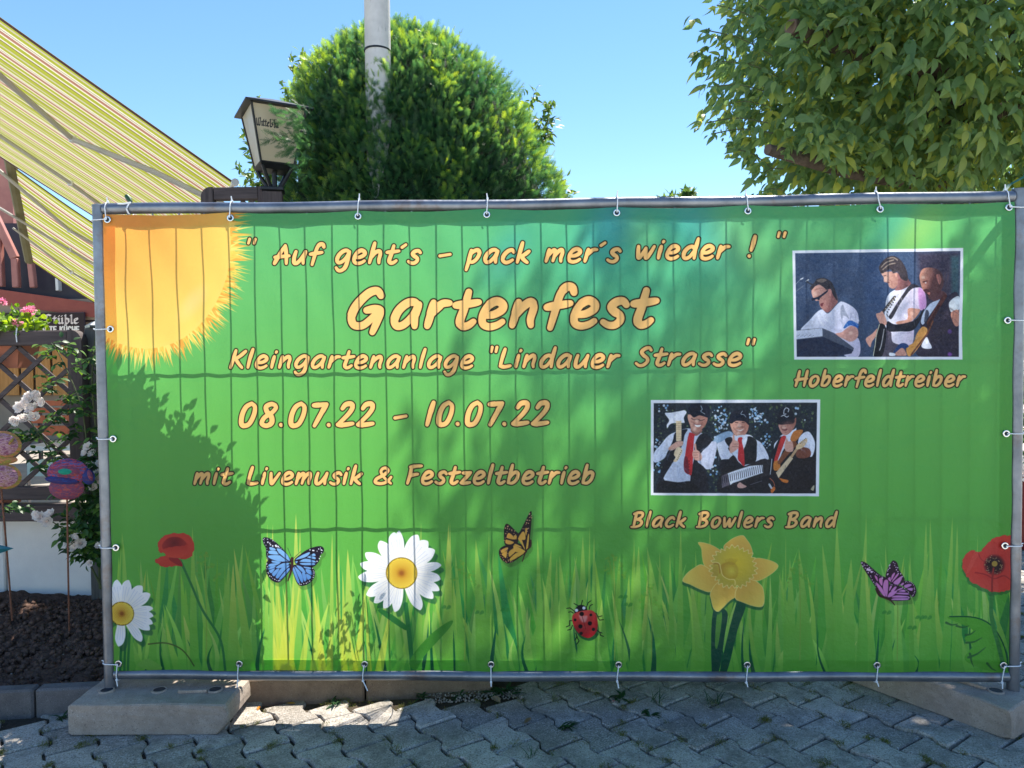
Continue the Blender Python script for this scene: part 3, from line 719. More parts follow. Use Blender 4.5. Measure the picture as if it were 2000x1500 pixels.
# upper photo: three musicians on a dark stage
pg([(1547, 489), (1880, 484), (1879, 702), (1551, 702)], (236, 238, 248), 1, 1.2, False)
pg([(1552, 494), (1875, 490), (1872, 697), (1555, 697)], lin((1555, 690), (44, 62, 94), (1700, 500), (62, 84, 122)), 1, 1.2, False)
art.poly(P_([(1790, 492), (1873, 491), (1871, 640), (1800, 600)]), (58, 46, 66), .8, 22)
art.poly(P_([(1856, 500), (1872, 500), (1871, 600), (1858, 590)]), (44, 90, 100), .7, 10)
art.poly(P_([(1690, 500), (1740, 500), (1745, 600), (1690, 640)]), (52, 78, 124), .6, 24)
c = Z(1545, 480, 6.524); d = Z(1680, 480, 6.522)
ln(c([(55, 490), (120, 425), (160, 405)]), 1.0, (150, 160, 180), .9, False); ln(c([(60, 580), (160, 505)]), .9, (120, 130, 150), .9, False)
ln(c([(120, 425), (145, 412)]), 2.4, (200, 206, 220), 1, False); ln(c([(190, 450), (220, 430)]), 2.4, (170, 180, 196), 1, False); ln(c([(200, 455), (260, 490), (320, 500)]), 3, (44, 50, 64), 1)
# keyboard player
pg(c([(120, 1070), (230, 950), (330, 840), (400, 810), (470, 860), (600, 730), (655, 710), (760, 760), (830, 820), (860, 900), (850, 1000), (700, 1060), (670, 1120), (860, 1180), (868, 1400), (700, 1410), (400, 1130), (250, 1060)]), lin((1570, 600), (206, 216, 238), (1660, 690), (190, 186, 220)))
pg(c([(630, 790), (660, 750), (690, 830), (740, 930), (700, 900), (660, 890), (650, 950), (630, 890)]), (130, 140, 166), .8, 2)
pg(c([(380, 780), (460, 850), (560, 760), (595, 690), (550, 560), (470, 540), (420, 760)]), (150, 92, 92))
pg(c([(262, 560), (330, 500), (400, 500), (480, 540), (510, 640), (480, 760), (430, 820), (380, 790), (360, 750), (350, 700), (310, 700), (270, 640)]), lin((1588, 575), (226, 164, 148), (1620, 590), (160, 104, 100)))
pg(c([(240, 530), (290, 470), (330, 420), (420, 410), (520, 470), (570, 600), (590, 700), (530, 620), (500, 550), (450, 560), (400, 520), (330, 490), (260, 560)]), (48, 46, 58)); pg(c([(320, 440), (400, 418), (450, 440), (380, 470)]), (126, 112, 106), .8, 3)
pg(c([(258, 668), (300, 660), (350, 640), (460, 565), (455, 590), (370, 660), (355, 690), (320, 680), (270, 700)]), (22, 34, 62)); pg(c([(370, 740), (410, 725), (395, 770), (375, 765)]), (110, 44, 56))
pg(c([(470, 560), (510, 560), (510, 620), (490, 650)]), (200, 130, 124), .8, 2)
pg(c([(670, 1030), (740, 950), (850, 990), (850, 1050), (760, 1010), (680, 1050)]), (30, 96, 190))
pg(c([(680, 1070), (760, 1020), (845, 1050), (850, 1160), (760, 1220), (640, 1170), (560, 1120), (640, 1100)]), (206, 146, 136))
pg(c([(62, 1075), (390, 1045), (550, 1110), (800, 1300), (790, 1340), (430, 1180), (70, 1200)]), (70, 80, 104), 1, 1.2, False); pg(c([(62, 1080), (395, 1048), (400, 1150), (66, 1190)]), (196, 204, 228), 1, 1.2, False)
pg(c([(70, 1195), (410, 1160), (790, 1330), (770, 1370), (560, 1410), (76, 1418)]), (28, 40, 70), 1, 1.2, False)
for k in range(14): dot(*c([(75+k*16, 1150-(k % 3)*8)])[0], .7, (90, 96, 120))
# guitarist in the middle
pg(d([(350, 640), (440, 560), (640, 490), (760, 530), (820, 600), (835, 760), (780, 820), (640, 800), (610, 900), (680, 960), (680, 1200), (640, 1260), (540, 1290), (400, 1240), (300, 1100), (320, 800)]), lin((1730, 600), (216, 222, 240), (1810, 620), (226, 200, 232)))
pg(d([(740, 540), (820, 600), (835, 760), (790, 815), (750, 780)]), (190, 110, 190), .7, 5)
pg(d([(280, 1050), (390, 1090), (420, 1230), (620, 1290), (520, 1400), (270, 1400)]), (78, 72, 92))
pg(d([(440, 560), (470, 500), (450, 380), (540, 330), (620, 440), (640, 490), (520, 560)]), (142, 88, 90)); 
pg(d([(270, 350), (320, 330), (420, 330), (470, 380), (480, 470), (440, 540), (380, 530), (350, 470), (305, 455), (300, 400)]), lin((1725, 545), (222, 168, 150), (1755, 545), (160, 108, 100)))
pg(d([(240, 260), (290, 190), (350, 140), (430, 130), (520, 190), (590, 320), (600, 440), (520, 420), (470, 330), (420, 350), (380, 300), (280, 350), (250, 320)]), (62, 54, 62))
for L in ([(270, 270), (330, 210), (420, 180)], [(290, 300), (360, 240), (440, 220)], [(350, 160), (420, 150), (470, 180)]): ln(d(L), 2.2, (164, 146, 132), .8)
pg(d([(440, 350), (470, 340), (465, 390), (445, 390)]), (214, 156, 140)); ln(d([(300, 380), (330, 378)]), 1.2, (60, 40, 44)); ln(d([(350, 465), (372, 462)]), 1.0, (120, 50, 56))
pg(d([(340, 860), (400, 930), (520, 720), (640, 560), (740, 515), (640, 490), (540, 620), (450, 760), (360, 900)]), (52, 50, 62)); pg(d([(660, 500), (760, 520), (700, 530)]), (52, 50, 62))
pg(d([(610, 800), (720, 800), (760, 820), (690, 930), (560, 1000), (460, 990), (480, 960), (600, 930)]), (214, 146, 124))
pg(d([(350, 960), (460, 1000), (700, 940), (800, 800), (780, 900), (680, 1070), (500, 1090), (350, 1080)]), (26, 28, 44))
ln(d([(290, 840), (440, 650)]), 5, (64, 58, 64), 1, False)
for k in range(6): dot(*d([(330+k*22, 800-k*28)])[0], 1.5, (176, 166, 150)); dot(*d([(350+k*18, 840-k*30)])[0], 1.3, (30, 28, 40))
pg(d([(200, 870), (250, 850), (280, 830), (320, 900), (340, 990), (280, 1020), (230, 950)]), (216, 152, 136)); pg(d([(75, 1180), (150, 1120), (230, 1040), (220, 1120), (150, 1220), (130, 1290), (90, 1240)]), (208, 146, 130))
pg(d([(240, 1000), (320, 1020), (330, 1180), (280, 1400), (170, 1400), (190, 1200)]), (16, 18, 32)); ln(d([(245, 1000), (205, 1140), (190, 1260), (165, 1400)]), 1.6, (196, 196, 176)); ln(d([(305, 1060), (270, 1260), (245, 1330)]), 1.8, (190, 196, 206), .7)
# bass player on the right
pg(d([(760, 960), (800, 860), (880, 740), (960, 690), (1100, 640), (1250, 640), (1265, 1400), (740, 1400), (780, 1200)]), (44, 38, 58)); pg(d([(770, 960), (800, 850), (880, 740), (960, 700), (1010, 690), (880, 880), (800, 1000)]), (186, 198, 226))
pg(d([(830, 820), (870, 850), (850, 950), (810, 970)]), (36, 40, 60), .8)
pg(d([(780, 1270), (840, 1160), (880, 1230), (910, 1300), (830, 1310)]), (222, 224, 240)); pg(d([(1130, 720), (1250, 640), (1262, 800), (1160, 850)]), (190, 200, 212)); pg(d([(1150, 860), (1250, 820), (1258, 1000), (1200, 1010)]), (190, 122, 104))
pg(d([(1000, 560), (1100, 620), (960, 700), (900, 680), (900, 600)]), (96, 56, 64))
pg(d([(755, 380), (790, 300), (860, 275), (960, 290), (1040, 360), (1060, 480), (1020, 580), (930, 680), (870, 670), (850, 610), (800, 570), (770, 490)]), lin((1798, 545), (220, 146, 122), (1822, 552), (92, 54, 58)))
pg(d([(920, 290), (990, 300), (1040, 370), (1050, 480), (1010, 560), (985, 520), (1000, 440), (960, 380)]), (70, 46, 54), .6, 6); pg(d([(968, 370), (1010, 360), (1035, 430), (1010, 490), (985, 440)]), (176, 104, 96))
pg(d([(800, 560), (850, 550), (890, 600), (870, 640), (830, 600)]), (70, 38, 44), .9, 2); ln(d([(800, 460), (850, 445)]), 2.2, (74, 42, 46)); dot(*d([(832, 470)])[0], 1.3, (200, 196, 200))
pg(d([(850, 600), (885, 590), (880, 625)]), (206, 118, 104))
ln(d([(870, 980), (960, 820), (1080, 640)]), 9, (92, 46, 44), 1, False, 7); ln(d([(850, 1040), (1000, 770)]), 5, (60, 28, 32), 1, False)
pg(d([(590, 1290), (680, 1230), (720, 1120), (790, 1030), (850, 1060), (830, 1150), (740, 1300), (650, 1400), (600, 1390)]), (226, 152, 70)); ln(d([(650, 1390), (850, 1120), (920, 960)]), 3, (110, 60, 44), 1, False)
pg(d([(420, 1350), (500, 1250), (570, 1240), (620, 1280), (560, 1310), (440, 1360)]), (30, 60, 120)); pg(d([(440, 1390), (480, 1330), (540, 1300), (590, 1380), (560, 1400)]), (204, 140, 124)); pg(d([(375, 1360), (440, 1370), (440, 1400), (375, 1398)]), (226, 232, 246))
dot(*d([(1140, 1090)])[0], 4, (90, 60, 150), .8, 5); dot(*d([(1140, 1380)])[0], 4, (130, 60, 170), .8, 5)
# lower photo: three men in black caps and red ties
pg([(1271, 781), (1602, 780), (1599, 969), (1271, 967)], (236, 238, 248), 1, 1.2, False)
q = [(1276.5, 787), (1596, 786), (1593, 963.5), (1276, 962.5)]
pg(q, (24, 38, 52), 1, 1.2, False)
_r4 = random.Random(21)
for k in range(900):
    x = _r4.uniform(1280, 1592); y = _r4.uniform(790, 960)
    cc = _r4.choice(((44, 66, 52), (76, 98, 62), (18, 28, 44), (104, 124, 84), (30, 48, 62), (56, 80, 54)))
    dot(x, y, _r4.uniform(.7, 2.4), cc, .8, 1.5)
for (cx, cy, n) in ((1282, 870, 18), (1405, 812, 30), (1412, 830, 22), (1482, 815, 34), (1470, 806, 12), (1400, 860, 30), (1340, 960, 6), (1495, 860, 16), (1285, 905, 12), (1390, 915, 14), (1300, 800, 8), (1556, 806, 6)):
    for k in range(n): dot(cx+_r4.gauss(0, 7), cy+_r4.gauss(0, 8), _r4.uniform(.8, 2.6), _r4.choice(((122, 176, 226), (150, 190, 228), (190, 206, 226))), .95, 1.2)
a = Z(1270, 775, 7.5); b = Z(1430, 775, 7.497)
pg(a([(980, 560), (1150, 500), (1220, 560), (1100, 640), (900, 700), (930, 620)]), (150, 184, 222), .9, 3)
def man_left():
    pg(a([(55, 820), (150, 700), (260, 570), (380, 510), (560, 460), (740, 520), (880, 640), (960, 660), (970, 760), (900, 1020), (820, 1060), (740, 1010), (640, 1240), (400, 1260), (190, 1190), (260, 800), (200, 900), (60, 960)]), lin((1280, 850), (206, 218, 244), (1390, 900), (186, 194, 222)))
    pg(a([(370, 520), (540, 470), (500, 560), (470, 700), (380, 860), (330, 960), (190, 1190), (150, 1400), (60, 1400), (190, 980), (260, 800), (330, 640)]), (22, 28, 44))
    pg(a([(750, 540), (900, 610), (860, 700), (760, 800), (690, 940), (800, 1060), (840, 1400), (560, 1400), (580, 1240), (600, 1060), (640, 900), (650, 700)]), (24, 28, 42))
    pg(a([(150, 1230), (400, 1250), (600, 1240), (700, 1400), (150, 1402)]), (16, 20, 32))
    pg(a([(590, 470), (760, 480), (700, 560), (640, 560)]), (150, 98, 88))
    pg(a([(545, 300), (570, 250), (700, 260), (830, 290), (820, 390), (760, 470), (690, 525), (610, 490), (575, 400)]), lin((1345, 820), (224, 160, 138), (1378, 830), (172, 110, 96)))
    pg(a([(555, 245), (560, 150), (640, 100), (760, 95), (860, 140), (880, 220), (850, 300), (720, 270), (640, 300), (590, 260)]), (16, 24, 44))
    ln(a([(740, 130), (760, 180), (740, 210), (800, 250)]), 1.1, (170, 190, 210))
    ln(a([(600, 310), (640, 335), (690, 325), (740, 345), (790, 330)]), 1.2, (70, 50, 56)); pg(a([(640, 395), (700, 410), (750, 405), (720, 440), (670, 435)]), (240, 226, 222)); ln(a([(635, 395), (690, 405), (755, 400)]), 1.2, (130, 60, 60))
    pg(a([(560, 550), (590, 520), (680, 570), (640, 600), (610, 1100), (560, 1130), (490, 1050), (530, 700)]), (206, 34, 44)); pg(a([(500, 880), (545, 900), (560, 1130), (490, 1050)]), (120, 24, 48), .9)
    for k in range(5): dot(*a([(566, 940+k*42)])[0], 1.0, (90, 14, 30))
    pg(a([(212, 240), (300, 230), (440, 205), (500, 195), (528, 230), (490, 300), (500, 375), (460, 380), (330, 385), (280, 410), (250, 455), (240, 410), (275, 340)]), (222, 228, 246))
    pg(a([(375, 350), (455, 350), (455, 640), (378, 650)]), (226, 200, 160), 1, 1.2, False)
    for k in range(9): ln(a([(378, 390+k*28), (455, 388+k*28)]), .6, (150, 120, 90), .8, False)
    pg(a([(385, 740), (440, 740), (470, 790), (420, 900), (380, 950), (335, 940), (370, 890), (345, 840)]), (230, 204, 166))
    for k in range(6): dot(*a([(455-k*12, 790+k*26)])[0], .9, (70, 56, 60))
    pg(a([(265, 750), (330, 690), (400, 650), (475, 650), (470, 710), (400, 740), (330, 780), (275, 780)]), (216, 160, 142))
    pg(a([(640, 700), (665, 685), (680, 770), (720, 800), (755, 870), (740, 930), (650, 920), (615, 860), (620, 800), (650, 770)]), (214, 156, 140))
    for k in range(3): ln(a([(630, 815+k*38), (700, 812+k*38)]), .8, (150, 90, 84), .8, False)
man_left()
def man_mid():
    pg(a([(975, 700), (1050, 650), (1200, 570), (1275, 560), (1500, 580), (1600, 900), (1640, 1000), (1400, 1100), (1100, 950), (1030, 900)]), (208, 216, 240))
    pg(b([(160, 560), (260, 590), (360, 630), (430, 680), (500, 800), (530, 910), (400, 960), (270, 1000), (260, 900)]), (212, 218, 240))
    pg(b([(225, 580), (350, 630), (360, 760), (340, 950), (200, 990), (160, 1000), (170, 760)]), (24, 28, 40)); pg(a([(1090, 630), (1190, 590), (1200, 700), (1140, 760), (1250, 900), (1270, 1060), (1050, 1110), (1030, 930), (1200, 900), (1180, 780)]), (26, 28, 42))
    pg(b([(0, 860), (90, 950), (170, 1010), (240, 1000), (520, 920), (560, 1400), (-180, 1400), (-160, 1100)]), (24, 26, 38))
    pg(b([(-30, 380), (20, 330), (180, 340), (240, 380), (230, 480), (180, 560), (100, 590), (30, 550), (-10, 470)]), lin((1432, 835), (222, 156, 134), (1460, 835), (176, 112, 96)))
    pg(b([(-50, 350), (-20, 240), (60, 190), (180, 190), (240, 240), (250, 360), (240, 410), (180, 360), (60, 350), (-10, 390)]), (18, 24, 42)); ln(b([(150, 205), (125, 250), (170, 260), (200, 295)]), 1.0, (160, 180, 200))
    ln(b([(40, 370), (80, 375)]), 1.4, (80, 50, 50)); ln(b([(140, 375), (180, 378)]), 1.4, (80, 50, 50)); pg(b([(50, 470), (110, 485), (170, 465), (120, 500)]), (236, 214, 208)); ln(b([(85, 440), (160, 440)]), 1.8, (90, 56, 54), .8)
    pg(b([(60, 570), (200, 560), (220, 620), (170, 750), (140, 640), (60, 650)]), (214, 220, 240)); pg(b([(80, 620), (110, 590), (150, 600), (140, 650), (170, 800), (175, 1010), (110, 950), (80, 900), (90, 720)]), (210, 36, 46))
    pg(b([(0, 640), (10, 550), (30, 560), (40, 630), (90, 660), (90, 740), (40, 790), (-30, 820), (-40, 720)]), (214, 154, 138)); ln(b([(0, 690), (90, 690)]), .8, (150, 90, 84), .8, False); ln(b([(0, 725), (85, 725)]), .8, (150, 90, 84), .8, False)
    pg(b([(-160, 1130), (-80, 1100), (260, 985), (470, 925), (590, 905), (580, 1120), (440, 1170), (150, 1240), (-180, 1350)]), (34, 34, 44), 1, 1.2, False)
    pg(b([(-70, 1120), (60, 1070), (255, 1010), (445, 995), (450, 1110), (10, 1260), (-30, 1290)]), (222, 226, 242), 1, 1.2, False); pg(b([(-160, 1160), (-75, 1120), (-40, 1290), (-150, 1330)]), (110, 100, 116), .9, 1.2, False)
    for k in range(21):
        x = -150+k*29; y = 1165-k*8.4
        ln(b([(x, y), (x+12, y+100)]), 1.1, (24, 26, 40), .95, False)
    pg(b([(70, 1290), (110, 1250), (160, 1280), (210, 1310), (150, 1335), (90, 1330)]), (208, 156, 146)); ln(b([(265, 1285), (430, 1230)]), 1.4, (96, 96, 112), .8, False)
man_mid()
def man_right():
    pg(b([(560, 900), (620, 700), (700, 600), (900, 520), (1050, 500), (1180, 620), (1215, 800), (1225, 1100), (1222, 1400), (560, 1400)]), (20, 22, 34))
    pg(b([(610, 710), (690, 610), (720, 560), (900, 480), (940, 460), (900, 640), (760, 760), (690, 920), (640, 900)]), (214, 220, 240)); pg(b([(980, 600), (1060, 520), (1140, 520), (1210, 660), (1200, 800), (1150, 880), (1060, 760), (970, 700)]), (216, 222, 242))
    pg(b([(620, 740), (700, 590), (720, 600), (660, 780), (600, 940), (570, 900)]), (24, 26, 40))
    pg(b([(680, 420), (720, 360), (880, 360), (930, 300), (935, 380), (900, 460), (830, 540), (770, 560), (720, 520)]), lin((1525, 835), (214, 150, 134), (1550, 830), (160, 96, 84)))
    pg(b([(660, 390), (670, 280), (720, 180), (800, 145), (880, 190), (910, 280), (900, 370), (820, 350), (730, 400)]), (16, 24, 42)); pg(b([(680, 380), (900, 330), (895, 390), (800, 400), (720, 410)]), (44, 32, 44), .8, 2)
    for L in ([(760, 200), (790, 160), (830, 180), (820, 220)], [(760, 210), (760, 250), (790, 250)], [(720, 285), (760, 270), (800, 295), (825, 280)]): ln(b(L), 1.5, (200, 208, 220))
    pg(b([(735, 470), (810, 465), (790, 495), (750, 492)]), (120, 56, 58)); pg(b([(735, 425), (790, 430), (770, 450)]), (110, 66, 64), .7, 2)
    pg(b([(720, 590), (790, 580), (760, 680), (690, 860), (650, 960), (610, 950), (650, 800)]), (206, 40, 44)); pg(b([(610, 950), (690, 940), (700, 1060), (610, 1070)]), (206, 116, 40))
    pg(b([(910, 500), (1040, 490), (960, 620), (900, 660), (850, 620)]), (196, 110, 44)); ln(b([(900, 690), (760, 860), (690, 960)]), 12, (128, 68, 44), 1, True, 7)
    pg(b([(930, 830), (1000, 740), (1130, 760), (1150, 860), (1060, 900), (960, 890)]), (120, 62, 48)); pg(b([(770, 690), (800, 600), (820, 650), (880, 660), (890, 790), (800, 800), (770, 760)]), (212, 154, 138))
    pg(b([(640, 1110), (850, 860), (890, 900), (680, 1190)]), (214, 188, 150), 1, 1.2, False); ln(b([(870, 870), (960, 740)]), 5, (190, 150, 110), 1, False); pg(b([(930, 740), (960, 690), (1080, 610), (1100, 650), (1050, 730), (960, 770)]), (226, 190, 140))
    for k in range(5): dot(*b([(1000+k*20, 680-k*18)])[0], .8, (50, 40, 50))
    ln(b([(580, 910), (555, 1130)]), 1.6, (176, 184, 200), 1, False)
    pg(b([(690, 1190), (740, 1200), (820, 1220), (800, 1260), (730, 1240)]), (214, 110, 36)); pg(b([(560, 1360), (610, 1310), (630, 1350), (580, 1408)]), (216, 104, 36)); ln(b([(550, 1190), (600, 1240), (620, 1300)]), 1.6, (180, 90, 60)); ln(b([(540, 1280), (570, 1330)]), 4, (190, 200, 216), .9, False)
    pg(b([(1150, 1350), (1200, 1290), (1190, 1370)]), (176, 166, 140))
man_right()
# folds, highlights and unevenness so that the prints read as photographs
def folds(z, x0, y0, x1, y1, n, dark, light, seed, ang=1.2):
    r = random.Random(seed)
    for k in range(n):
        x = r.uniform(x0, x1); y = r.uniform(y0, y1); L = r.uniform(40, 150); a = ang+r.uniform(-.6, .6)
        P = [(x, y), (x+L*.5*math.cos(a)+r.uniform(-10, 10), y+L*.5*math.sin(a)), (x+L*math.cos(a), y+L*math.sin(a))]
        ln(z(P), r.uniform(1.2, 3.4), dark if r.random() < .6 else light, r.uniform(.18, .42), True, .5, 3.0)
folds(c, 330, 860, 700, 1000, 14, (140, 150, 186), (246, 248, 255), 1); folds(c, 700, 780, 840, 930, 8, (140, 146, 180), (246, 248, 255), 2)
folds(d, 400, 600, 700, 900, 14, (150, 140, 180), (250, 246, 255), 3); folds(d, 420, 1090, 650, 1200, 9, (150, 140, 176), (250, 246, 255), 4, .2); folds(d, 900, 760, 1240, 1350, 16, (24, 20, 36), (92, 80, 100), 5)
folds(a, 90, 620, 330, 880, 14, (130, 146, 190), (244, 248, 255), 6, 2.2); folds(a, 280, 950, 540, 1180, 12, (130, 150, 196), (240, 246, 255), 7); folds(a, 780, 680, 930, 960, 12, (126, 140, 184), (246, 248, 255), 8, 2.0)
folds(a, 600, 900, 800, 1380, 10, (12, 14, 26), (64, 66, 84), 9); folds(a, 180, 1250, 640, 1380, 8, (8, 10, 20), (54, 54, 66), 10, .2)
folds(b, 380, 680, 500, 880, 8, (136, 146, 186), (246, 248, 255), 11); folds(b, 1000, 560, 1190, 780, 10, (140, 146, 184), (248, 250, 255), 12); folds(b, 760, 950, 1190, 1360, 14, (10, 12, 22), (58, 58, 74), 13)
folds(a, 1000, 700, 1150, 880, 8, (136, 146, 186), (246, 248, 255), 14)
for (z, pts_) in ((c, [(350, 640), (420, 700), (400, 780)]), (c, [(300, 560), (380, 540), (440, 560)]), (d, [(330, 420), (400, 450), (400, 500)]), (d, [(800, 420), (860, 480), (850, 560)]), (a, [(600, 360), (650, 390), (620, 430)]), (a, [(760, 380), (740, 430), (700, 470)]), (b, [(20, 450), (60, 500), (120, 520)]), (b, [(180, 430), (190, 480), (140, 520)]), (b, [(720, 440), (740, 500), (790, 520)])):
    ln(z(pts_), 2.4, (120, 62, 56), .35, True, 1.0, 3.0)
for (z, x_, y_) in ((c, 300, 610), (d, 330, 420), (d, 800, 400), (a, 680, 350), (a, 650, 470), (b, 100, 420), (b, 90, 530), (b, 760, 450), (c, 760, 1110), (d, 660, 860)): dot(*z([(x_, y_)])[0], 3.4, (250, 208, 186), .55, 4.5)
for k in range(5): ln(d([(690+0*k, 0)]) if False else d([(960+k*40, 300+k*14), (1000+k*24, 380+k*30), (1010+k*16, 470+k*20)]), 1.6, (70, 52, 58), .5)
_vn = Canvas(TW, THh)
for k in range(260):
    x = rng.uniform(1272, 1880); y = rng.uniform(486, 968)
    if (y < 702 and x > 1550) or (y > 780 and x < 1600): _vn.poly(P_([(x+rng.uniform(-14, 14), y+rng.uniform(-11, 11)) for _ in range(5)]), (1, 1, 1) if rng.random() < .5 else (-1, -1, -1), .16, 8)
art.a = np.clip(art.a*(1+.55*_vn.a), 0, 255)
# keep everything printed in the photos inside their borders, with a little photographic grain
_mk = Canvas(TW, THh); 
for _q in ([(1547, 489), (1880, 484), (1879, 702), (1551, 702)], [(1271, 781), (1602, 780), (1599, 969), (1271, 967)]): _mk.poly(P_(_q), (1, 1, 1))
_g = rng.normal(0, 7, (THh//2, TW//2, 1)).astype(np.float32).repeat(2, 0).repeat(2, 1)+rng.normal(0, 5, (THh//6+1, TW//6+1, 1)).astype(np.float32).repeat(6, 0).repeat(6, 1)[:THh, :TW]
art.a = _before*(1-_mk.a)+np.clip(art.a+_g*.8, 0, 255)*_mk.a
_lum = art.a.mean(2, keepdims=True); art.a = np.clip(_lum+(art.a-_lum)*.86+4, 0, 255)
# clean white borders again over spills
def frame(o, i, col=(234, 237, 248)):
    for k in range(4): pg([o[k], o[(k+1) % 4], i[(k+1) % 4], i[k]], col, 1, 1.0, False)
frame([(1547, 489), (1880, 484), (1879, 702), (1551, 702)], [(1552.5, 494.5), (1874.5, 490), (1872, 696.5), (1556, 696.5)])
frame([(1271, 781), (1602, 780), (1599, 969), (1271, 967)], [(1276.5, 787), (1596, 786), (1593, 963.5), (1276, 962.5)])
# ================================================================== materials
M = {}
def steel():
    t = NT('galvanised_steel'); c = t.coord()
    n1 = t.noise(c, 9, 6); n2 = t.noise(c, 60, 4)
    col = t.ramp(n1, [(.25, (.13, .145, .17)), (.55, (.215, .235, .27)), (.8, (.30, .325, .36))])
    rust = t.ramp(t.noise(c, 5, 7, .7), [(.55, (0, 0, 0)), (.68, (1, 1, 1))])
    col = t.mix(t.math('MULTIPLY', rust, .6), col, (.16, .10, .07, 1))
    rg = t.ramp(n2, [(.3, (.28, .28, .28)), (.8, (.52, .52, .52))])
    return t.done(t.princ(col, rg, .72, t.bump(n2, .12, .001), .5))
M['steel'] = steel()
M['tie'] = mat_simple('white_nylon', (.72, .76, .80, 1), (.80, .83, .86, 1), 30, .38, 0, .03)
M['eyelet'] = mat_simple('eyelet_metal', (.62, .63, .64, 1), (.75, .75, .76, 1), 200, .22, 1.0, .03)
M['hole'] = mat_simple('eyelet_hole', (.015, .02, .03, 1), None, 20, .6)
def concrete(name, a, b, grit, rough=.9, dist=.004):
    t = NT(name); c = t.coord()
    n1 = t.noise(c, 6, 8, .7); n2 = t.noise(c, 140, 3, .6); n3 = t.noise(c, 420, 2, .6)
    col = t.ramp(n1, [(.3, a), (.7, b)])
    col = t.mix(t.ramp(n3, [(.62, (0, 0, 0)), (.70, (1, 1, 1))]), col, grit)
    col = t.mix(t.math('MULTIPLY', t.ramp(n2, [(.28, (1, 1, 1)), (.42, (0, 0, 0))]), .55), col, (.03, .03, .03, 1))
    st = t.ramp(t.noise(c, 4.3, 8, .78), [(.42, (0, 0, 0)), (.66, (1, 1, 1))])
    col = t.mix(t.math('MULTIPLY', st, .65), col, tuple(x*.55 for x in a[:3])+(1,))
    h = t.mix(.4, n2, n3)
    return t.done(t.princ(col, rough, 0, t.bump(h, .55, dist), .25))
M['block'] = concrete('foot_concrete', (.34, .27, .22, 1), (.48, .40, .335, 1), (.72, .66, .58, 1), .92)
M['kerb'] = concrete('kerb_concrete', (.17, .12, .09, 1), (.26, .19, .145, 1), (.38, .32, .27, 1))
M['kerb_grey'] = concrete('kerb_grey', (.13, .12, .12, 1), (.20, .185, .18, 1), (.38, .37, .36, 1))
def paver_mat():
    t = NT('paver_concrete')
    oi = t.n('ShaderNodeObjectInfo').outputs['Random']
    geo = t.n('ShaderNodeNewGeometry').outputs['Position']
    base = t.ramp(oi, [(0, (.26, .225, .19)), (.5, (.40, .355, .305)), (1, (.50, .45, .39))])
    big = t.noise(geo, 3.2, 5, .6)
    base = t.mix(t.math('MULTIPLY', big, .5), base, (.36, .33, .29, 1))
    g = t.noise(geo, 170, 2, .7); g2 = t.noise(geo, 420, 2, .7)
    col = t.mix(t.ramp(g, [(.55, (0, 0, 0)), (.68, (.85, .85, .85))]), base, (.62, .60, .57, 1))
    col = t.mix(t.ramp(g, [(.32, (.85, .85, .85)), (.45, (0, 0, 0))]), col, (.04, .04, .04, 1))
    st = t.ramp(t.noise(geo, 5, 8, .8), [(.46, (0, 0, 0)), (.62, (.75, .75, .75))])
    col = t.mix(st, col, (.15, .14, .12, 1))
    chalk = t.ramp(t.noise(geo, 11, 7, .75), [(.64, (0, 0, 0)), (.72, (.6, .6, .6))])
    col = t.mix(chalk, col, (.52, .52, .51, 1))
    return t.done(t.princ(col, .93, 0, t.bump(t.mix(.5, g, g2), .8, .004), .22))
M['paver'] = paver_mat()
M['joint'] = mat_simple('joint_sand', (.045, .036, .026, 1), (.09, .072, .055, 1), 90, .97, 0, .8, 200, .006, .1)
M['soil'] = mat_simple('bark_soil', (.06, .036, .028, 1), (.17, .105, .08, 1), 60, .95, 0, 1.0, 110, .012, .15)
M['clod'] = mat_simple('soil_clod', (.06, .038, .03, 1), (.18, .11, .085, 1), 60, .95, 0, .8, 150, .006, .15)
M['chip'] = mat_simple('bark_chip', (.11, .055, .035, 1), (.22, .14, .10, 1), 30, .85, 0, .4)
M['pebble'] = mat_simple('pebble', (.10, .08, .07, 1), (.42, .37, .33, 1), 60, .75, 0, .2)
def wood(name, a, b, grain=(40, 40, 2.5), rough=.75, bump=.35):
    t = NT(name); c = t.coord()
    mp = t.n('ShaderNodeMapping'); mp.inputs['Scale'].default_value = grain; t.l(c, mp.inputs[0])
    n1 = t.noise(mp.outputs[0], 1.6, 6, .65); n2 = t.noise(c, 7, 4)
    col = t.ramp(n1, [(.3, a), (.72, b)])
    col = t.mix(t.math('MULTIPLY', n2, .3), col, tuple(x*.6 for x in a[:3])+(1,))
    return t.done(t.princ(col, rough, 0, t.bump(n1, bump, .003), .3))
M['darkwood'] = wood('dark_stained_wood_upright', (.05, .038, .04, 1), (.12, .092, .09, 1))
M['darkwood_h'] = wood('dark_stained_wood_across', (.05, .038, .04, 1), (.12, .092, .09, 1), (2.5, 40, 40))
M['greywood'] = wood('weathered_grey_wood', (.05, .052, .052, 1), (.13, .13, .125, 1))
M['orangewood'] = wood('orange_pine_board', (.40, .17, .035, 1), (.62, .30, .09, 1), (22, 22, 1.5), .6)
M['redpaint'] = mat_simple('red_brown_paint', (.24, .045, .03, 1), (.30, .065, .04, 1), 5, .55, 0, .08)
M['pinkpaint'] = mat_simple('faded_red_paint', (.34, .13, .11, 1), (.44, .19, .15, 1), 4, .55, 0, .08)
M['beige'] = mat_simple('beige_paint', (.26, .20, .145, 1), (.33, .26, .19, 1), 4, .7, 0, .08)
M['darkpanel'] = mat_simple('dark_panel', (.022, .016, .03, 1), (.04, .028, .045, 1), 3, .4, 0, .05)
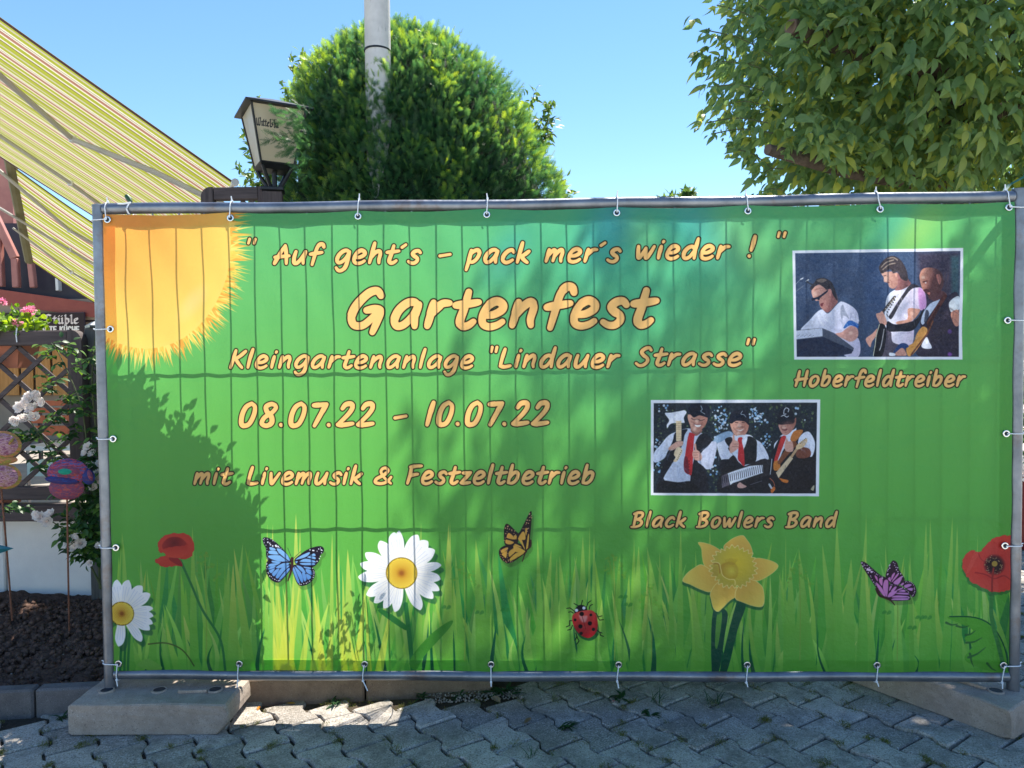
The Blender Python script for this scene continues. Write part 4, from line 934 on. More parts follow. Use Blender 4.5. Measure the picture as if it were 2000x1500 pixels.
M['render'] = mat_simple('white_wall_render', (.66, .64, .62, 1), (.78, .76, .73, 1), 3.5, .9, 0, .5, 90, .004)
M['terracotta'] = mat_simple('terracotta', (.36, .12, .07, 1), (.46, .17, .10, 1), 8, .8, 0, .1)
M['orange_bench'] = mat_simple('orange_bench_wood', (.42, .08, .025, 1), (.55, .13, .04, 1), 10, .45, 0, .1)
M['aluminium'] = mat_simple('white_aluminium', (.55, .54, .52, 1), (.66, .65, .62, 1), 6, .4, .2, .03)
M['blackmetal'] = mat_simple('black_metal', (.012, .014, .018, 1), (.03, .032, .038, 1), 20, .45, .3, .1)
M['rust'] = mat_simple('rusty_rod', (.16, .06, .035, 1), (.28, .13, .08, 1), 60, .85, .3, .3)
M['bark'] = mat_simple('tree_bark', (.07, .055, .045, 1), (.18, .14, .115, 1), 18, .95, 0, 1.0, 30, .02, .15)
M['cutwood'] = mat_simple('sawn_stub', (.14, .09, .08, 1), (.24, .16, .13, 1), 20, .9, 0, .4)
def pole_mat():
    t = NT('white_pole_render'); c = t.coord()
    mp = t.n('ShaderNodeMapping'); mp.inputs['Scale'].default_value = (1, 1, .22); t.l(c, mp.inputs[0])
    col = t.ramp(t.noise(c, 6, 6), [(.3, (.46, .455, .45)), (.7, (.64, .63, .62))])
    cr = t.ramp(t.noise(mp.outputs[0], 34, 7, .75), [(.60, (0, 0, 0)), (.66, (1, 1, 1))])
    col = t.mix(t.math('MULTIPLY', cr, .6), col, (.13, .13, .13, 1))
    return t.done(t.princ(col, .8, 0, t.bump(t.noise(c, 50, 4), .4, .004), .3))
M['pole'] = pole_mat()
def translucent_mat(name, colfn, trans, rough=.5, spec=.3, bump=None, tfac=1.0):
    t = NT(name); col = colfn(t)
    p = t.princ(col, rough, 0, bump(t) if bump else None, spec)
    tr = t.n('ShaderNodeBsdfTranslucent')
    if tfac != 1.0:
        hs = t.n('ShaderNodeHueSaturation'); hs.inputs['Value'].default_value = tfac; t.l(col, hs.inputs['Color']); t.l(hs.outputs[0], tr.inputs[0])
    else: t.l(col, tr.inputs[0])
    mx = t.n('ShaderNodeMixShader'); mx.inputs[0].default_value = trans
    t.l(p, mx.inputs[1]); t.l(tr.outputs[0], mx.inputs[2])
    return t.done(mx.outputs[0])
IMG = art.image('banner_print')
def img_col(im, interp='Linear'):
    def f(t):
        uv = t.n('ShaderNodeUVMap', uv_map='uv').outputs[0]
        nd = t.n('ShaderNodeTexImage', interpolation=interp, extension='EXTEND'); nd.image = im; t.l(uv, nd.inputs[0]); return nd.outputs[0]
    return f
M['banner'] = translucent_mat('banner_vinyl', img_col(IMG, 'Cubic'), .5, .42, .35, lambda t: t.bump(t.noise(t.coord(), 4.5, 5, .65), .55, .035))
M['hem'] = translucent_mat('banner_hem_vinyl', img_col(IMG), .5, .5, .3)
# striped awning cloth
def stripes(t):
    uv = t.n('ShaderNodeUVMap', uv_map='uv').outputs[0]
    sp = t.n('ShaderNodeSeparateXYZ'); t.l(uv, sp.inputs[0])
    fr = t.math('FRACT', t.math('MULTIPLY', sp.outputs[0], 1.0))
    W_ = (.56, .54, .43); L_ = (.27, .29, .035); D_ = (.12, .06, .07); B_ = (.28, .14, .10); G_2 = (.38, .36, .26)
    return t.ramp(fr, [(0, L_), (.20, G_2), (.27, L_), (.40, W_), (.47, D_), (.50, W_), (.55, B_), (.68, W_), (.74, L_), (.90, W_), (.96, D_)], 'CONSTANT')
M['awning'] = translucent_mat('awning_cloth', stripes, .40, .8, .1, None, 1.0)
M['arm'] = mat_simple('awning_arm_cover', (.33, .31, .27, 1), (.42, .40, .35, 1), 3, .6, .1, .05)
def lamp_glass(t): return t.ramp(t.noise(t.coord(), 5, 5), [(.3, (.72, .66, .55, 1)), (.7, (.85, .82, .76, 1))])

# leaves
M['yew'] = mat_leaf('yew_needles', [(0, (.03, .09, .045)), (.35, (.07, .18, .06)), (.6, (.19, .34, .06)), (1, (.38, .52, .08))], .5, .4)
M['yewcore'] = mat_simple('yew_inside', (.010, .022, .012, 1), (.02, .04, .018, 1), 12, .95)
M['walnut'] = mat_leaf('big_leaf_foliage', [(0, (.10, .19, .08)), (.6, (.16, .27, .10)), (1, (.30, .36, .08))], .5, .42, .45)
M['walnut_r'] = mat_leaf('big_leaf_single', [(0, (.10, .19, .08)), (.6, (.17, .27, .10)), (.86, (.22, .33, .11)), (1, (.42, .44, .09))], .5, .42, .45, 'rand')
M['shrub'] = mat_leaf('shrub_leaf', [(0, (.05, .12, .04)), (1, (.16, .26, .06))], .45)
M['rose_leaf'] = mat_leaf('rose_leaf', [(0, (.018, .06, .02)), (.7, (.04, .12, .03)), (1, (.14, .27, .05))], .35)
M['rose_leaf_r'] = mat_leaf('rose_leaf_single', [(0, (.02, .065, .02)), (.7, (.045, .13, .03)), (1, (.15, .28, .05))], .35, .45, .4, 'rand')
M['petal'] = mat_leaf('rose_petal', [(0, (.80, .76, .74)), (.8, (.86, .82, .78)), (1, (.84, .60, .46))], .3, .6, .2)
M['pink'] = mat_leaf('geranium_petal', [(0, (.75, .22, .32)), (1, (.85, .45, .52))], .3, .6, .2)
M['geranium'] = mat_leaf('geranium_leaf', [(0, (.10, .22, .03)), (1, (.24, .38, .06))], .45)
M['weed'] = mat_leaf('weed_leaf', [(0, (.02, .07, .02)), (1, (.07, .16, .04))], .3)
M['moss'] = mat_leaf('moss', [(0, (.09, .11, .025)), (.7, (.17, .19, .04)), (1, (.24, .18, .08))], .2, .9, .1)
M['grass'] = mat_leaf('lawn', [(0, (.03, .09, .02)), (1, (.08, .18, .03))], .3)
M['stem'] = mat_simple('green_stem', (.05, .08, .03, 1), (.10, .11, .05, 1), 20, .8)

# ================================================================== leaf geometry tools
def leaf_shape(L=1.0, W=.42, fold=.18, droop=.25, n=4):
    """pointed leaf along +X with a folded midrib; returns verts, quads"""
    vs = []
    for i in range(n+1):
        t = i/n
        w = W*.5*math.sin(math.pi*min(1, t**.8))*(1-.15*t)
        if i == 0 or i == n: w = .012
        z = -droop*t*t*L
        vs += [(t*L, -w*L, z+fold*w*L), (t*L, 0, z), (t*L, w*L, z+fold*w*L)]
    fs = []
    for i in range(n):
        a = i*3; fs += [(a, a+1, a+4, a+3), (a+1, a+2, a+5, a+4)]
    return np.array(vs, np.float32), np.array(fs, np.int32)
def rot_from(dirs, ups):
    x = dirs/np.linalg.norm(dirs, axis=1, keepdims=True)
    y = np.cross(ups, x); y /= np.linalg.norm(y, axis=1, keepdims=True)+1e-9
    z = np.cross(x, y)
    return np.stack([x, y, z], axis=2)
def scatter(shape, pos, R, scale, tint):
    V, F = shape; n = len(pos)
    P = np.einsum('nij,vj->nvi', R, V)*scale[:, None, None]+pos[:, None, :]
    Fi = F[None]+(np.arange(n)*len(V))[:, None, None]
    return P.reshape(-1, 3), Fi.reshape(-1, F.shape[1]), np.repeat(tint, len(V))
def merge(parts):
    V = []; F = []; T = []; o = 0
    for v, f, t in parts:
        V.append(v); F.append(f+o); T.append(t); o += len(v)
    return np.concatenate(V), np.concatenate(F), np.concatenate(T)
def leaf_objects(name, shape, pos, R, scale, mat, parent, kinds=3):
    """individual leaves as objects that share mesh data"""
    o = origin(parent); meshes = []
    for k in range(kinds):
        me = bpy.data.meshes.new(name)
        V, F = shape if not isinstance(shape, list) else shape[k % len(shape)]
        me.from_pydata([tuple(map(float, v)) for v in V], [], [tuple(map(int, f)) for f in F]); me.materials.append(mat); me.update(); meshes.append(me)
    for i in range(len(pos)):
        ob = bpy.data.objects.new(name, meshes[i % kinds]); COL.objects.link(ob); ob.parent = parent
        m = Matrix([[float(R[i][a][b]*scale[i]) for b in range(3)]+[float(pos[i][a]-o[a])] for a in range(3)]+[[0, 0, 0, 1]])
        ob.matrix_local = m
def unit(v): return v/(np.linalg.norm(v, axis=-1, keepdims=True)+1e-9)
# ================================================================== ground, paving, kerb, bed
mb = MB(); mb.add([(-400, -400, -.06), (400, -400, -.06), (400, 400, -.06), (-400, 400, -.06)], [(0, 1, 2, 3)])
ground = mb.build('ground', mat_simple('far_ground', (.44, .42, .38, 1), (.52, .50, .45, 1), 2, .9)); tag(ground, kind='structure')
# paving bed: sheet of joint sand, the stones stand on it as parts
def bumpy_sheet(name, x0, x1, y0, y1, z, nx, ny, amp, mat, clip=None, sc=6, parent=None):
    xs = np.linspace(x0, x1, nx); ys = np.linspace(y0, y1, ny)
    V = []; keep = {}
    for j, y in enumerate(ys):
        for i, x in enumerate(xs):
            h = mnoise.fractal(Vector((x*sc, y*sc, 0)), .7, 2.1, 5)*amp
            V.append((x, y, z(x, y)+h if callable(z) else z+h))
    F = []
    for j in range(ny-1):
        for i in range(nx-1):
            if clip and not clip((xs[i]+xs[i+1])/2, (ys[j]+ys[j+1])/2): continue
            a = j*nx+i; F.append((a, a+1, a+1+nx, a+nx))
    return np_mesh(name, V, F, mat, parent, smooth=True)
def kerb_y(x): return .052+.1195*x
pave = bumpy_sheet('paving', -2.2, 7.0, -1.6, 6.0, -.016, 150, 120, .004, M['joint']); tag(pave, kind='structure')
SDIR = np.array([.588, -.809]); NDIR = np.array([.809, .588])
PL, PWd = .204, .147
def bone(seed):
    r = random.Random(seed); hw = PWd/2-.0044; A = .0135; e = .102-.0044
    right = [(-e, hw+A-.002), (-.062, hw+A), (-.028, hw-A), (.028, hw-A), (.062, hw+A), (e, hw+A-.002)]
    pts = []
    for s_, n_ in right: pts.append((s_, n_))
    for s_, n_ in right[::-1]: pts.append((s_, -n_))
    return [(a+r.uniform(-.0018, .0018), b+r.uniform(-.0018, .0018)) for a, b in pts]
def paver_mesh(seed):
    P = bone(seed); r = random.Random(seed+50); n = len(P)
    c = np.array([SDIR, NDIR])
    def W(p, k, z):
        q = np.array([p[0]*k[0], p[1]*k[1]])@c; return (q[0], q[1], z)
    vs = [W(p, (1, 1), -.04) for p in P]+[W(p, (1, 1), -.006+r.uniform(-.0012, .001)) for p in P]+[W(p, (.94, .925), r.uniform(-.0006, .0006)) for p in P]
    fs = []
    for L in range(2):
        for i in range(n):
            j = (i+1) % n; fs.append((L*n+i, L*n+j, (L+1)*n+j, (L+1)*n+i))
    fs.append(tuple(range(2*n, 3*n)))
    me = bpy.data.meshes.new('paving_stone'); me.from_pydata(vs, [], fs); me.materials.append(M['paver'])
    import bmesh as _b
    bm = _b.new(); bm.from_mesh(me); _b.ops.recalc_face_normals(bm, faces=bm.faces); bm.to_mesh(me); bm.free(); me.update()
    return me
PM = [paver_mesh(i) for i in range(6)]
stones = []
for c_ in range(-22, 48):
    for k in range(-34, 34):
        s_ = 1.003+PL*k+(PL/2 if c_ % 2 else 0); n_ = 1.175+(PWd)*c_
        xy = SDIR*s_+NDIR*n_
        x, y = xy
        if x < -2.0 or x > 6.6 or y < -1.3 or y > 4.6: continue
        if x < 1.58 and y > kerb_y(x)-.02: continue
        if x >= 1.58 and x < 2.0 and y > 1.2: continue
        stones.append((x, y))
def show(p):
    d = np.array([p[0], p[1], 0])-CAM; z = d@FW
    if z < .3: return -1
    px = 1000+FPX*(d@RT)/z; py = 750-FPX*(d@UP)/z
    vis = (-60 < px < 2060) and (1300 < py < 1560 or px > 1975)
    return (10 if vis else 0)-z
stones.sort(key=show, reverse=True)
rs = random.Random(5)
for i, (x, y) in enumerate(stones[:300]):
    o = bpy.data.objects.new('paving_stone', PM[i % 6]); COL.objects.link(o); o.parent = pave
    lift = mnoise.noise(Vector((x*1.7, y*1.7, 3)))*.006
    o.location = (x, y, .0+lift+rs.uniform(-.004, .003))
    o.rotation_euler = (rs.gauss(0, .017), rs.gauss(0, .017), rs.gauss(0, .012)+(math.pi if rs.random() < .5 else 0))
rest = MB()
for i, (x, y) in enumerate(stones[300:]):
    me = PM[i % 6]; n0 = len(rest.v); dz = rs.uniform(-.002, .002)
    rest.v.extend([(v.co.x+x, v.co.y+y, v.co.z+dz) for v in me.vertices]); fs = [tuple(v+n0 for v in p.vertices) for p in me.polygons]; rest.f.extend(fs); rest.m.extend([0]*len(fs))
ro = rest.build('far_paving_stones', M['paver'], pave); tag(ro, kind='stuff')

# kerb stones (the line of edging along the bed)
def kerb_stone(x0, x1, mat, label, h=.098, w=.062):
    a = Vector((x0, kerb_y(x0), 0)); b = Vector((x1, kerb_y(x1), 0)); d = (b-a); L = d.length; ang = math.atan2(d.y, d.x)
    m = MB(); R = Matrix.Rotation(ang, 3, 'Z')
    c = (a+b)/2+R@Vector((0, w/2, 0)); m.box((c.x, c.y, h/2-.03), (L-.008, w, h+.06), R, .008)
    o = m.build('kerb_stone', mat, local=(c.x, c.y, 0)); tag(o, label, 'kerb', 'kerb stones edging the garden bed'); return o
kerb_stone(-2.15, -1.25, M['kerb_grey'], 'grey concrete kerb stone beyond the left edge of the garden bed')
kerb_stone(-1.25, -.32, M['kerb_grey'], 'dark grey concrete kerb stone in front of the bare soil bed')
kerb_stone(-.32, .12, M['kerb_grey'], 'short grey kerb stone hidden behind the concrete fence foot')
kerb_stone(.12, .97, M['kerb'], 'brown weathered kerb stone right of the left concrete fence foot')
kerb_stone(.97, 1.50, M['kerb'], 'brown kerb stone under the printed daisy with weeds at its end')

# soil bed
def soil_z(x, y):
    t = max(0, min(1, (y-kerb_y(x)-.04)/1.0)); return .060+.075*t+(.03*mnoise.noise(Vector((x*3, y*3, 1))))
soil = bumpy_sheet('garden_soil', -2.2, 1.55, .0, 1.42, soil_z, 190, 80, .022, M['soil'], lambda x, y: y > kerb_y(x)+.035 and (x < 1.5), 14)
tag(soil, kind='structure')
# clods, chips, pebbles
def ico(r, seed):
    import bmesh as _b
    bm = _b.new(); _b.ops.create_icosphere(bm, subdivisions=1, radius=1.0); q = random.Random(seed)
    V = np.array([[c*(1+q.uniform(-.28, .28)) for c in v.co] for v in bm.verts], np.float32); F = np.array([[v.index for v in f.verts] for f in bm.faces], np.int32); bm.free()
    return V*r, F
def rand_rot(n, flat=0.0):
    a = rng.normal(size=(n, 3)); b = rng.normal(size=(n, 3))
    return rot_from(a, b)
def pebbles(name, n, fn, r0, r1, mat, squash=.7):
    parts = []
    for k in range(4):
        m = n//4; sh = ico(1, k)
        P = np.array([fn() for _ in range(m)]); sc = rng.uniform(r0, r1, m)**1.0
        V, F, T = scatter((sh[0]*np.array([1, .8, squash]), sh[1]), P, rand_rot(m), sc, rng.uniform(0, 1, m)); parts.append((V, F, T))
    V, F, T = merge(parts); o = np_mesh(name, V, F, mat, None, T); tag(o, kind='stuff'); return o
def bed_point():
    while True:
        x = rng.uniform(-2.1, 1.45); y = rng.uniform(.02, 1.0)
        if y > kerb_y(x)+.07: return (x, y, soil_z(x, y)+rng.uniform(-.004, .012))
pebbles('soil_clods', 5200, bed_point, .004, .021, M['clod'], .8)
pebbles('bark_chips', 500, bed_point, .003, .009, M['chip'], .3)
pebbles('soil_pebbles', 150, bed_point, .003, .008, M['pebble'], .7)
def kerb_foot_point():
    x = rng.uniform(1.22, 1.62); return (x, kerb_y(x)-rng.uniform(-.02, .09)*1.0, .004)
pebbles('loose_gravel', 420, kerb_foot_point, .0015, .0065, M['pebble'], .6)
def any_joint():
    x = rng.uniform(-.6, 3.8); return (x, rng.uniform(-.7, .3 if x > 1.5 else kerb_y(x)), .001)
pebbles('grit', 800, any_joint, .0008, .0028, M['pebble'], .6)
for nm in ('soil_clods', 'bark_chips', 'soil_pebbles', 'loose_gravel', 'grit'):
    pass

# moss and tiny grass in the joints
blade_s = leaf_shape(1, .16, .1, .35, 2)
P = []; 
for i in range(4200):
    k = rng.integers(-30, 30); c_ = rng.integers(-20, 24)
    s_ = 1.003+PL*k+(PL/2 if c_ % 2 else 0)+PL/2; n_ = 1.175+PWd*c_+rng.uniform(-.07, .07)
    if rng.random() < .5: s_ += rng.uniform(-.1, .1); n_ = 1.175+PWd*c_+PWd/2
    x, y = SDIR*s_+NDIR*n_
    if not (-1.2 < x < 5.0 and -.9 < y < 3.2) or (x < 1.58 and y > kerb_y(x)-.01): continue
    m = rng.integers(30, 130); sp = rng.uniform(.008, .026)
    P += [(x+rng.normal(0, sp)*SDIR[0]+rng.normal(0, .004), y+rng.normal(0, sp)*SDIR[1]+rng.normal(0, .004), -.002) for _ in range(m)]
P = np.array(P); n = len(P)
D = unit(np.stack([rng.normal(0, .7, n), rng.normal(0, .7, n), rng.uniform(.4, 1.2, n)], 1))
V, F, T = scatter(blade_s, P, rot_from(D, rng.normal(size=(n, 3))), rng.uniform(.004, .014, n), rng.uniform(0, 1, n))
o = np_mesh('joint_moss', V, F, M['moss'], None, T); tag(o, kind='stuff')

# weeds
def weed(x, y, n, L, label, z=.0, kind='rosette', mat='weed'):
    r = empty('weed', (x, y, z), label, 'weed', 'weeds growing in the paving joints')
    a = rng.uniform(0, 6.28, n); el = rng.uniform(.15, .8, n) if kind == 'rosette' else rng.uniform(.7, 1.4, n)
    D = np.stack([np.cos(a)*np.cos(el), np.sin(a)*np.cos(el), np.sin(el)], 1)
    sh = leaf_shape(1, .24 if kind == 'rosette' else .07, .25, .45, 4)
    P0 = np.array([[x, y, z]])+np.stack([rng.normal(0, L*.25, n), rng.normal(0, L*.18, n), np.zeros(n)], 1)
    sc = L*rng.uniform(.6, 1.15, n)
    leaf_objects('leaf', sh, P0, rot_from(D, np.tile([0, 0, 1.], (n, 1))), sc, M[mat], r)
    return r
weed(1.545, .215, 24, .075, 'dark green leafy weed rosette where the brown kerb ends')
weed(1.20, .17, 12, .05, 'pair of broad green weed leaves at the foot of the brown kerb')
weed(.86, .12, 12, .05, 'small green weed beside yellow leaves at the kerb foot')
weed(1.36, .19, 10, .05, 'small upright weed behind loose gravel at the kerb')
weed(2.02, .17, 14, .062, 'flat green weed under the bottom rail left of the fourth tie')
weed(2.17, .13, 14, .065, 'spidery green weed under the rail right of the red petal', kind='grass')
weed(1.78, -.075, 12, .055, 'low green weed in a joint in mid paving')
weed(2.12, .02, 12, .05, 'small ragged weed in a joint right of mid paving')
weed(2.40, .12, 16, .06, 'tuft of green weed under the daffodil end of the rail', kind='grass')
weed(1.66, -.29, 10, .045, 'small grassy weed at the bottom edge of the photo', kind='grass')
weed(-.19, -.02, 10, .05, 'flat yellow green weed left of the left concrete foot')
weed(.72, -.09, 8, .035, 'tiny weed in the shaded joint right of the left concrete foot', kind='grass')

# fallen leaves
def fallen(x, y, L, col, label, z=.006):
    t = mat_leaf('fallen_leaf', [(0, col), (1, col)], .3); sh = leaf_shape(L, .5, .35, -.1, 4)
    me = bpy.data.meshes.new('fallen_leaf'); me.from_pydata([tuple(map(float, v)) for v in sh[0]], [], [tuple(map(int, f)) for f in sh[1]]); me.materials.append(t); me.update()
    o = link('fallen_leaf', me); o.location = (x, y, z); o.rotation_euler = (.2, .15, rng.uniform(0, 6)); tag(o, label, 'leaf', 'fallen leaves on the paving')
fallen(.56, .075, .032, (.55, .22, .02), 'orange yellow fallen leaf near the left concrete foot')
fallen(.70, .10, .042, (.50, .33, .02), 'yellow fallen leaf at the foot of the brown kerb')
fallen(2.00, .13, .016, (.7, .05, .02), 'tiny red petal under the rail')
fallen(1.655, -.01, .05, (.30, .20, .09), 'dry brown leaf on the paving below the orange butterfly')
fallen(1.50, .17, .06, (.34, .25, .16), 'curled beige leaf beside the leafy weed rosette')

# ================================================================== concrete feet
def foot(name, c, ang, label, L=.60, W=.215, H=.128, chamf=(1, 1)):
    r = empty(name, (c[0], c[1], 0), label, 'concrete block', 'concrete feet of the mobile fence')
    R2 = Matrix.Rotation(ang, 3, 'Z')
    import bmesh as _b
    bm = _b.new()
    prof = [(-L/2, .01), (-L/2+.01, 0), (L/2-.045, 0), (L/2, .045 if chamf[1] else .01), (L/2, H*.62), (L/2-.006, H-.006), (L/2-.014, H), (-L/2+.012, H), (-L/2, H-.01)]
    n = len(prof); vs = []
    for y in (-W/2, -W/2+.008, W/2-.008, W/2):
        for (x, z) in prof:
            k = .985 if abs(y) >= W/2-1e-6 else 1.0
            zz = z if k == 1.0 else (z-.004 if z > H*.8 else z+.003)
            vs.append(bm.verts.new((x*k, y, zz)))
    for j in range(3):
        for i in range(n):
            k = (i+1) % n; bm.faces.new((vs[j*n+i], vs[j*n+k], vs[(j+1)*n+k], vs[(j+1)*n+i]))
    bm.faces.new(vs[:n]); bm.faces.new(vs[3*n:][::-1])
    _b.ops.triangulate(bm, faces=[f for f in bm.faces if len(f.verts) > 4]); _b.ops.recalc_face_normals(bm, faces=bm.faces)
    _b.ops.subdivide_edges(bm, edges=bm.edges, cuts=5, use_grid_fill=True)
    for v in bm.verts:
        q = mnoise.fractal(v.co*24, .7, 2.1, 5)*.0055
        v.co += Vector((0, math.copysign(q, v.co.y) if abs(v.co.y) > W*.45 else 0, q if v.co.z > H*.8 else 0))
    me = bpy.data.meshes.new('concrete_body'); bm.to_mesh(me); bm.free(); me.materials.append(M['block'])
    ob = link('concrete_body', me, r)
    for hx in (-L*.36, -L*.02, L*.34):
        m = MB(); m.lathe((hx+c[0], c[1], H), [(.030, .0), (.028, .0055), (.0235, .0065), (.021, .003), (.001, .002)], 18)
        h = m.build('socket_rim', M['block'], r); 
        m = MB(); m.lathe((hx+c[0], c[1], H+.0035), [(.0222, 0), (.0222, .0015)], 18); m.build('socket_hole', M['hole'], r)
    m = MB(); m.bar((c[0]+L*.12, c[1]-W*.1, H+.006), (c[0]+L*.3, c[1]-W*.08, H+.007), .012, .012); m.build('cast_handle', M['block'], r)
    r.rotation_euler = (0, 0, ang); return r
foot('concrete_block', (.222, -.03), 0.02, 'grey concrete fence foot at the left end of the banner, parallel to it', .605, .235, .116)
foot('concrete_block', (3.295, .165), -.945, 'grey concrete fence foot at the right end, slanting towards the camera', .66, .235, .116, (0, 0))

# ================================================================== fence panel
PZ0, PZ1 = .17, 1.99
fence = empty('mobile_fence', (1.75, 0, .05), 'galvanised mobile fence panel carrying the big green banner', 'fence')
for x, zt in ((0.0, 2.0), (3.5, 2.012)):
    m = MB(); m.tube([(x, 0, .06), (x, 0, .6), (x, 0, 1.2), (x, 0, zt)], .0225, 20); m.build('post', M['steel'], fence, True)
    m = MB(); m.lathe((x, 0, zt), [(.024, 0), (.024, .004), (.018, .007)], 20); m.build('post_cap', M['steel'], fence, True)
def rail_z(x, z): return z-.006*math.sin(x/3.5*math.pi)*(1 if z > 1 else .5)+(.002*math.sin(x*7))
for z in (PZ1, PZ0):
    m = MB(); m.tube([(.022+3.456*i/24, 0, rail_z(3.5*i/24, z)) for i in range(25)], .0215, 20); m.build('rail', M['steel'], fence, True)
for k in range(34):
    x = .115+.1*k; m = MB(); q = random.Random(k)
    m.tube([(x+q.uniform(-.003, .003), -.003, PZ0+.02+(PZ1-PZ0-.04)*i/8) for i in range(9)], .0034, 6); m.build('wire', M['steel'], fence, True)
for z in (PZ0+.034, .775, 1.375, PZ1-.034):
    m = MB(); q = random.Random(int(z*100)); m.tube([(.02+3.46*i/12, .0035, z+q.uniform(-.002, .002)) for i in range(13)], .0034, 6); m.build('wire', M['steel'], fence, True)

# ================================================================== banner
banner = empty('banner', (1.75, BY, BZ0), 'green printed banner announcing a garden festival, lit from behind on the fence', 'banner')
GX = [.031+(3.469-.031)*i/7 for i in range(8)]
gx_in = [.045]+[(.031+(3.469-.031)*i/7) for i in range(1, 7)]+[3.452]
def sheet(x0, x1, z0, z1, nx, nz, y_off, scallop=True, edges=(0, 0, 0, 0)):
    V = []; UV = []; F = []
    for j in range(nz+1):
        for i in range(nx+1):
            u = i/nx; v = j/nz; x = x0+(x1-x0)*u; z = z0+(z1-z0)*v
            gu = (x-BX0)/(BX1-BX0); gv = (z-BZ0)/(BZ1-BZ0)
            ph = gu*7; sc = abs(math.sin(math.pi*ph))
            dz = 0
            if scallop:
                dz -= .008*sc*max(0, (gv-.9)/.1) if gv > .9 else 0
                dz += .003*sc*max(0, (.1-gv)/.1) if gv < .1 else 0
            y = BY+y_off
            y += .0035*math.sin(x*2*math.pi/.1+.7)*math.sin(math.pi*gv)*.35
            y += .0035*mnoise.noise(Vector((x*2.2, z*1.2, 4)))*math.sin(math.pi*min(1, max(0, gv)))
            rad_ = math.sin(math.pi*ph)**2*math.exp(-(1-gv)*9)*.004; y -= rad_
            y += .008*mnoise.noise(Vector((x*9+z*4, z*1.8, 9)))*math.exp(-(1-gv)*4)+.006*mnoise.noise(Vector((x*5-z*6, z*2, 3)))*(math.exp(-gv*9)+math.exp(-gu*14)+math.exp(-(1-gu)*14))
            V.append((x, y, z+dz)); UV.append((gu, gv))
    for j in range(nz):
        for i in range(nx):
            a = j*(nx+1)+i; F.append((a, a+1, a+nx+2, a+nx+1))
    return V, F, UV
V, F, UV = sheet(BX0, BX1, BZ0, BZ1, 350, 120, 0)
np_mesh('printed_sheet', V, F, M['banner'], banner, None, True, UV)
HW = .046
for (a, b, c_, d_, nx, nz) in ((BX0, BX1, BZ1-HW, BZ1, 350, 3), (BX0, BX1, BZ0, BZ0+HW, 350, 3), (BX0, BX0+HW, BZ0+HW, BZ1-HW, 4, 100), (BX1-HW, BX1, BZ0+HW, BZ1-HW, 4, 100)):
    V, F, UV = sheet(a, b, c_, d_, nx, nz, .0022)
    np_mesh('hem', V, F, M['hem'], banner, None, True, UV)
eyes = []
for i, x in enumerate(gx_in): eyes.append((x, BZ1-.022, 't')); eyes.append((x, BZ0+.030, 'b'))
for z in (1.525, 1.10, .675):
    eyes.append((.046, z, 'l')); eyes.append((3.452, z, 'r'))
def ring(cx, cz, y):
    m = MB(); R0, r0 = .0105, .0032; vs = []; fs = []; A, B = 18, 8
    for i in range(A):
        a = 2*math.pi*i/A
        for j in range(B):
            b = 2*math.pi*j/B; q = R0+r0*math.cos(b)
            vs.append((cx+q*math.cos(a), y+r0*.6*math.sin(b), cz+q*math.sin(a)))
    for i in range(A):
        for j in range(B):
            fs.append((i*B+j, ((i+1) % A)*B+j, ((i+1) % A)*B+(j+1) % B, i*B+(j+1) % B))
    m.add(vs, fs); return m
for (x, z, s_) in eyes:
    e = ring(x, z, BY-.0068).build('eyelet', M['eyelet'], banner, True)
    m = MB(); m.lathe((x, BY-.0062, z), [(.0085, 0), (.0085, -.0008)], 16, 'y'); m.build('eyelet_hole', M['hole'], e)
# cable ties
tn = {'t': 'top rail', 'b': 'bottom rail', 'l': 'left post', 'r': 'right post'}
ordn = ['first', 'second', 'third', 'fourth', 'fifth', 'sixth', 'seventh', 'last']
def tie(x, z, side, label, rr):
    path = []; rad_ = .0245
    if side in 'tb':
        zr = rail_z(x, PZ1 if side == 't' else PZ0); sg = 1 if side == 't' else -1
        dx = rr.uniform(-.010, .004)
        path.append((x, BY-.012, z)); path.append((x+dx*.3, BY-.014, z+sg*.010))
        for a in np.linspace(-10, 190, 12):
            an = math.radians(a); path.append((x+dx, -rad_*math.cos(an), zr+sg*rad_*math.sin(an)))
        path.append((x, .012, z+sg*.006))
        top = (x+dx, -.004, zr+sg*(rad_+.002)); tail = [(x+dx, -.004, zr+sg*rad_), (x+dx+rr.uniform(-.003, .003), -.006, zr+sg*(rad_+rr.uniform(.016, .024)))]
        if side == 'b':
            top = (x+dx, -rad_*.9, zr-.016); tail = [(x+dx, -rad_, zr-.012), (x+dx+rr.uniform(-.004, .006), -rad_-.002, zr-.030-rr.uniform(0, .012))]
            if x > .8 and x < 1.3: tail[1] = (x+.012, -rad_-.004, zr-.052)
    else:
        xp = 0.0 if side == 'l' else 3.5; sg = -1 if side == 'l' else 1
        path.append((x, BY-.012, z)); path.append((x+sg*.010, BY-.014, z))
        for a in np.linspace(-10, 190, 12):
            an = math.radians(a); path.append((xp+sg*rad_*math.sin(an), -rad_*math.cos(an), z-.001))
        path.append((x, .012, z)); top = (xp+sg*(rad_+.001), .004, z); tail = [(xp+sg*rad_, .004, z), (xp+sg*(rad_+.012), .006, z+.003)]
    # flat strap
    m = MB(); m.tube(path, .0021, 6); 
    r = empty('cable_tie', path[3], label, 'cable tie', 'white cable ties holding the banner')
    m.build('strap', M['tie'], r, True)
    m = MB(); m.box(top, (.0078, .007, .0085), None, .0015); m.build('head', M['tie'], r)
    m = MB(); m.tube(tail, .0024, 6); m.build('tail', M['tie'], r, True)
rr_ = random.Random(4)
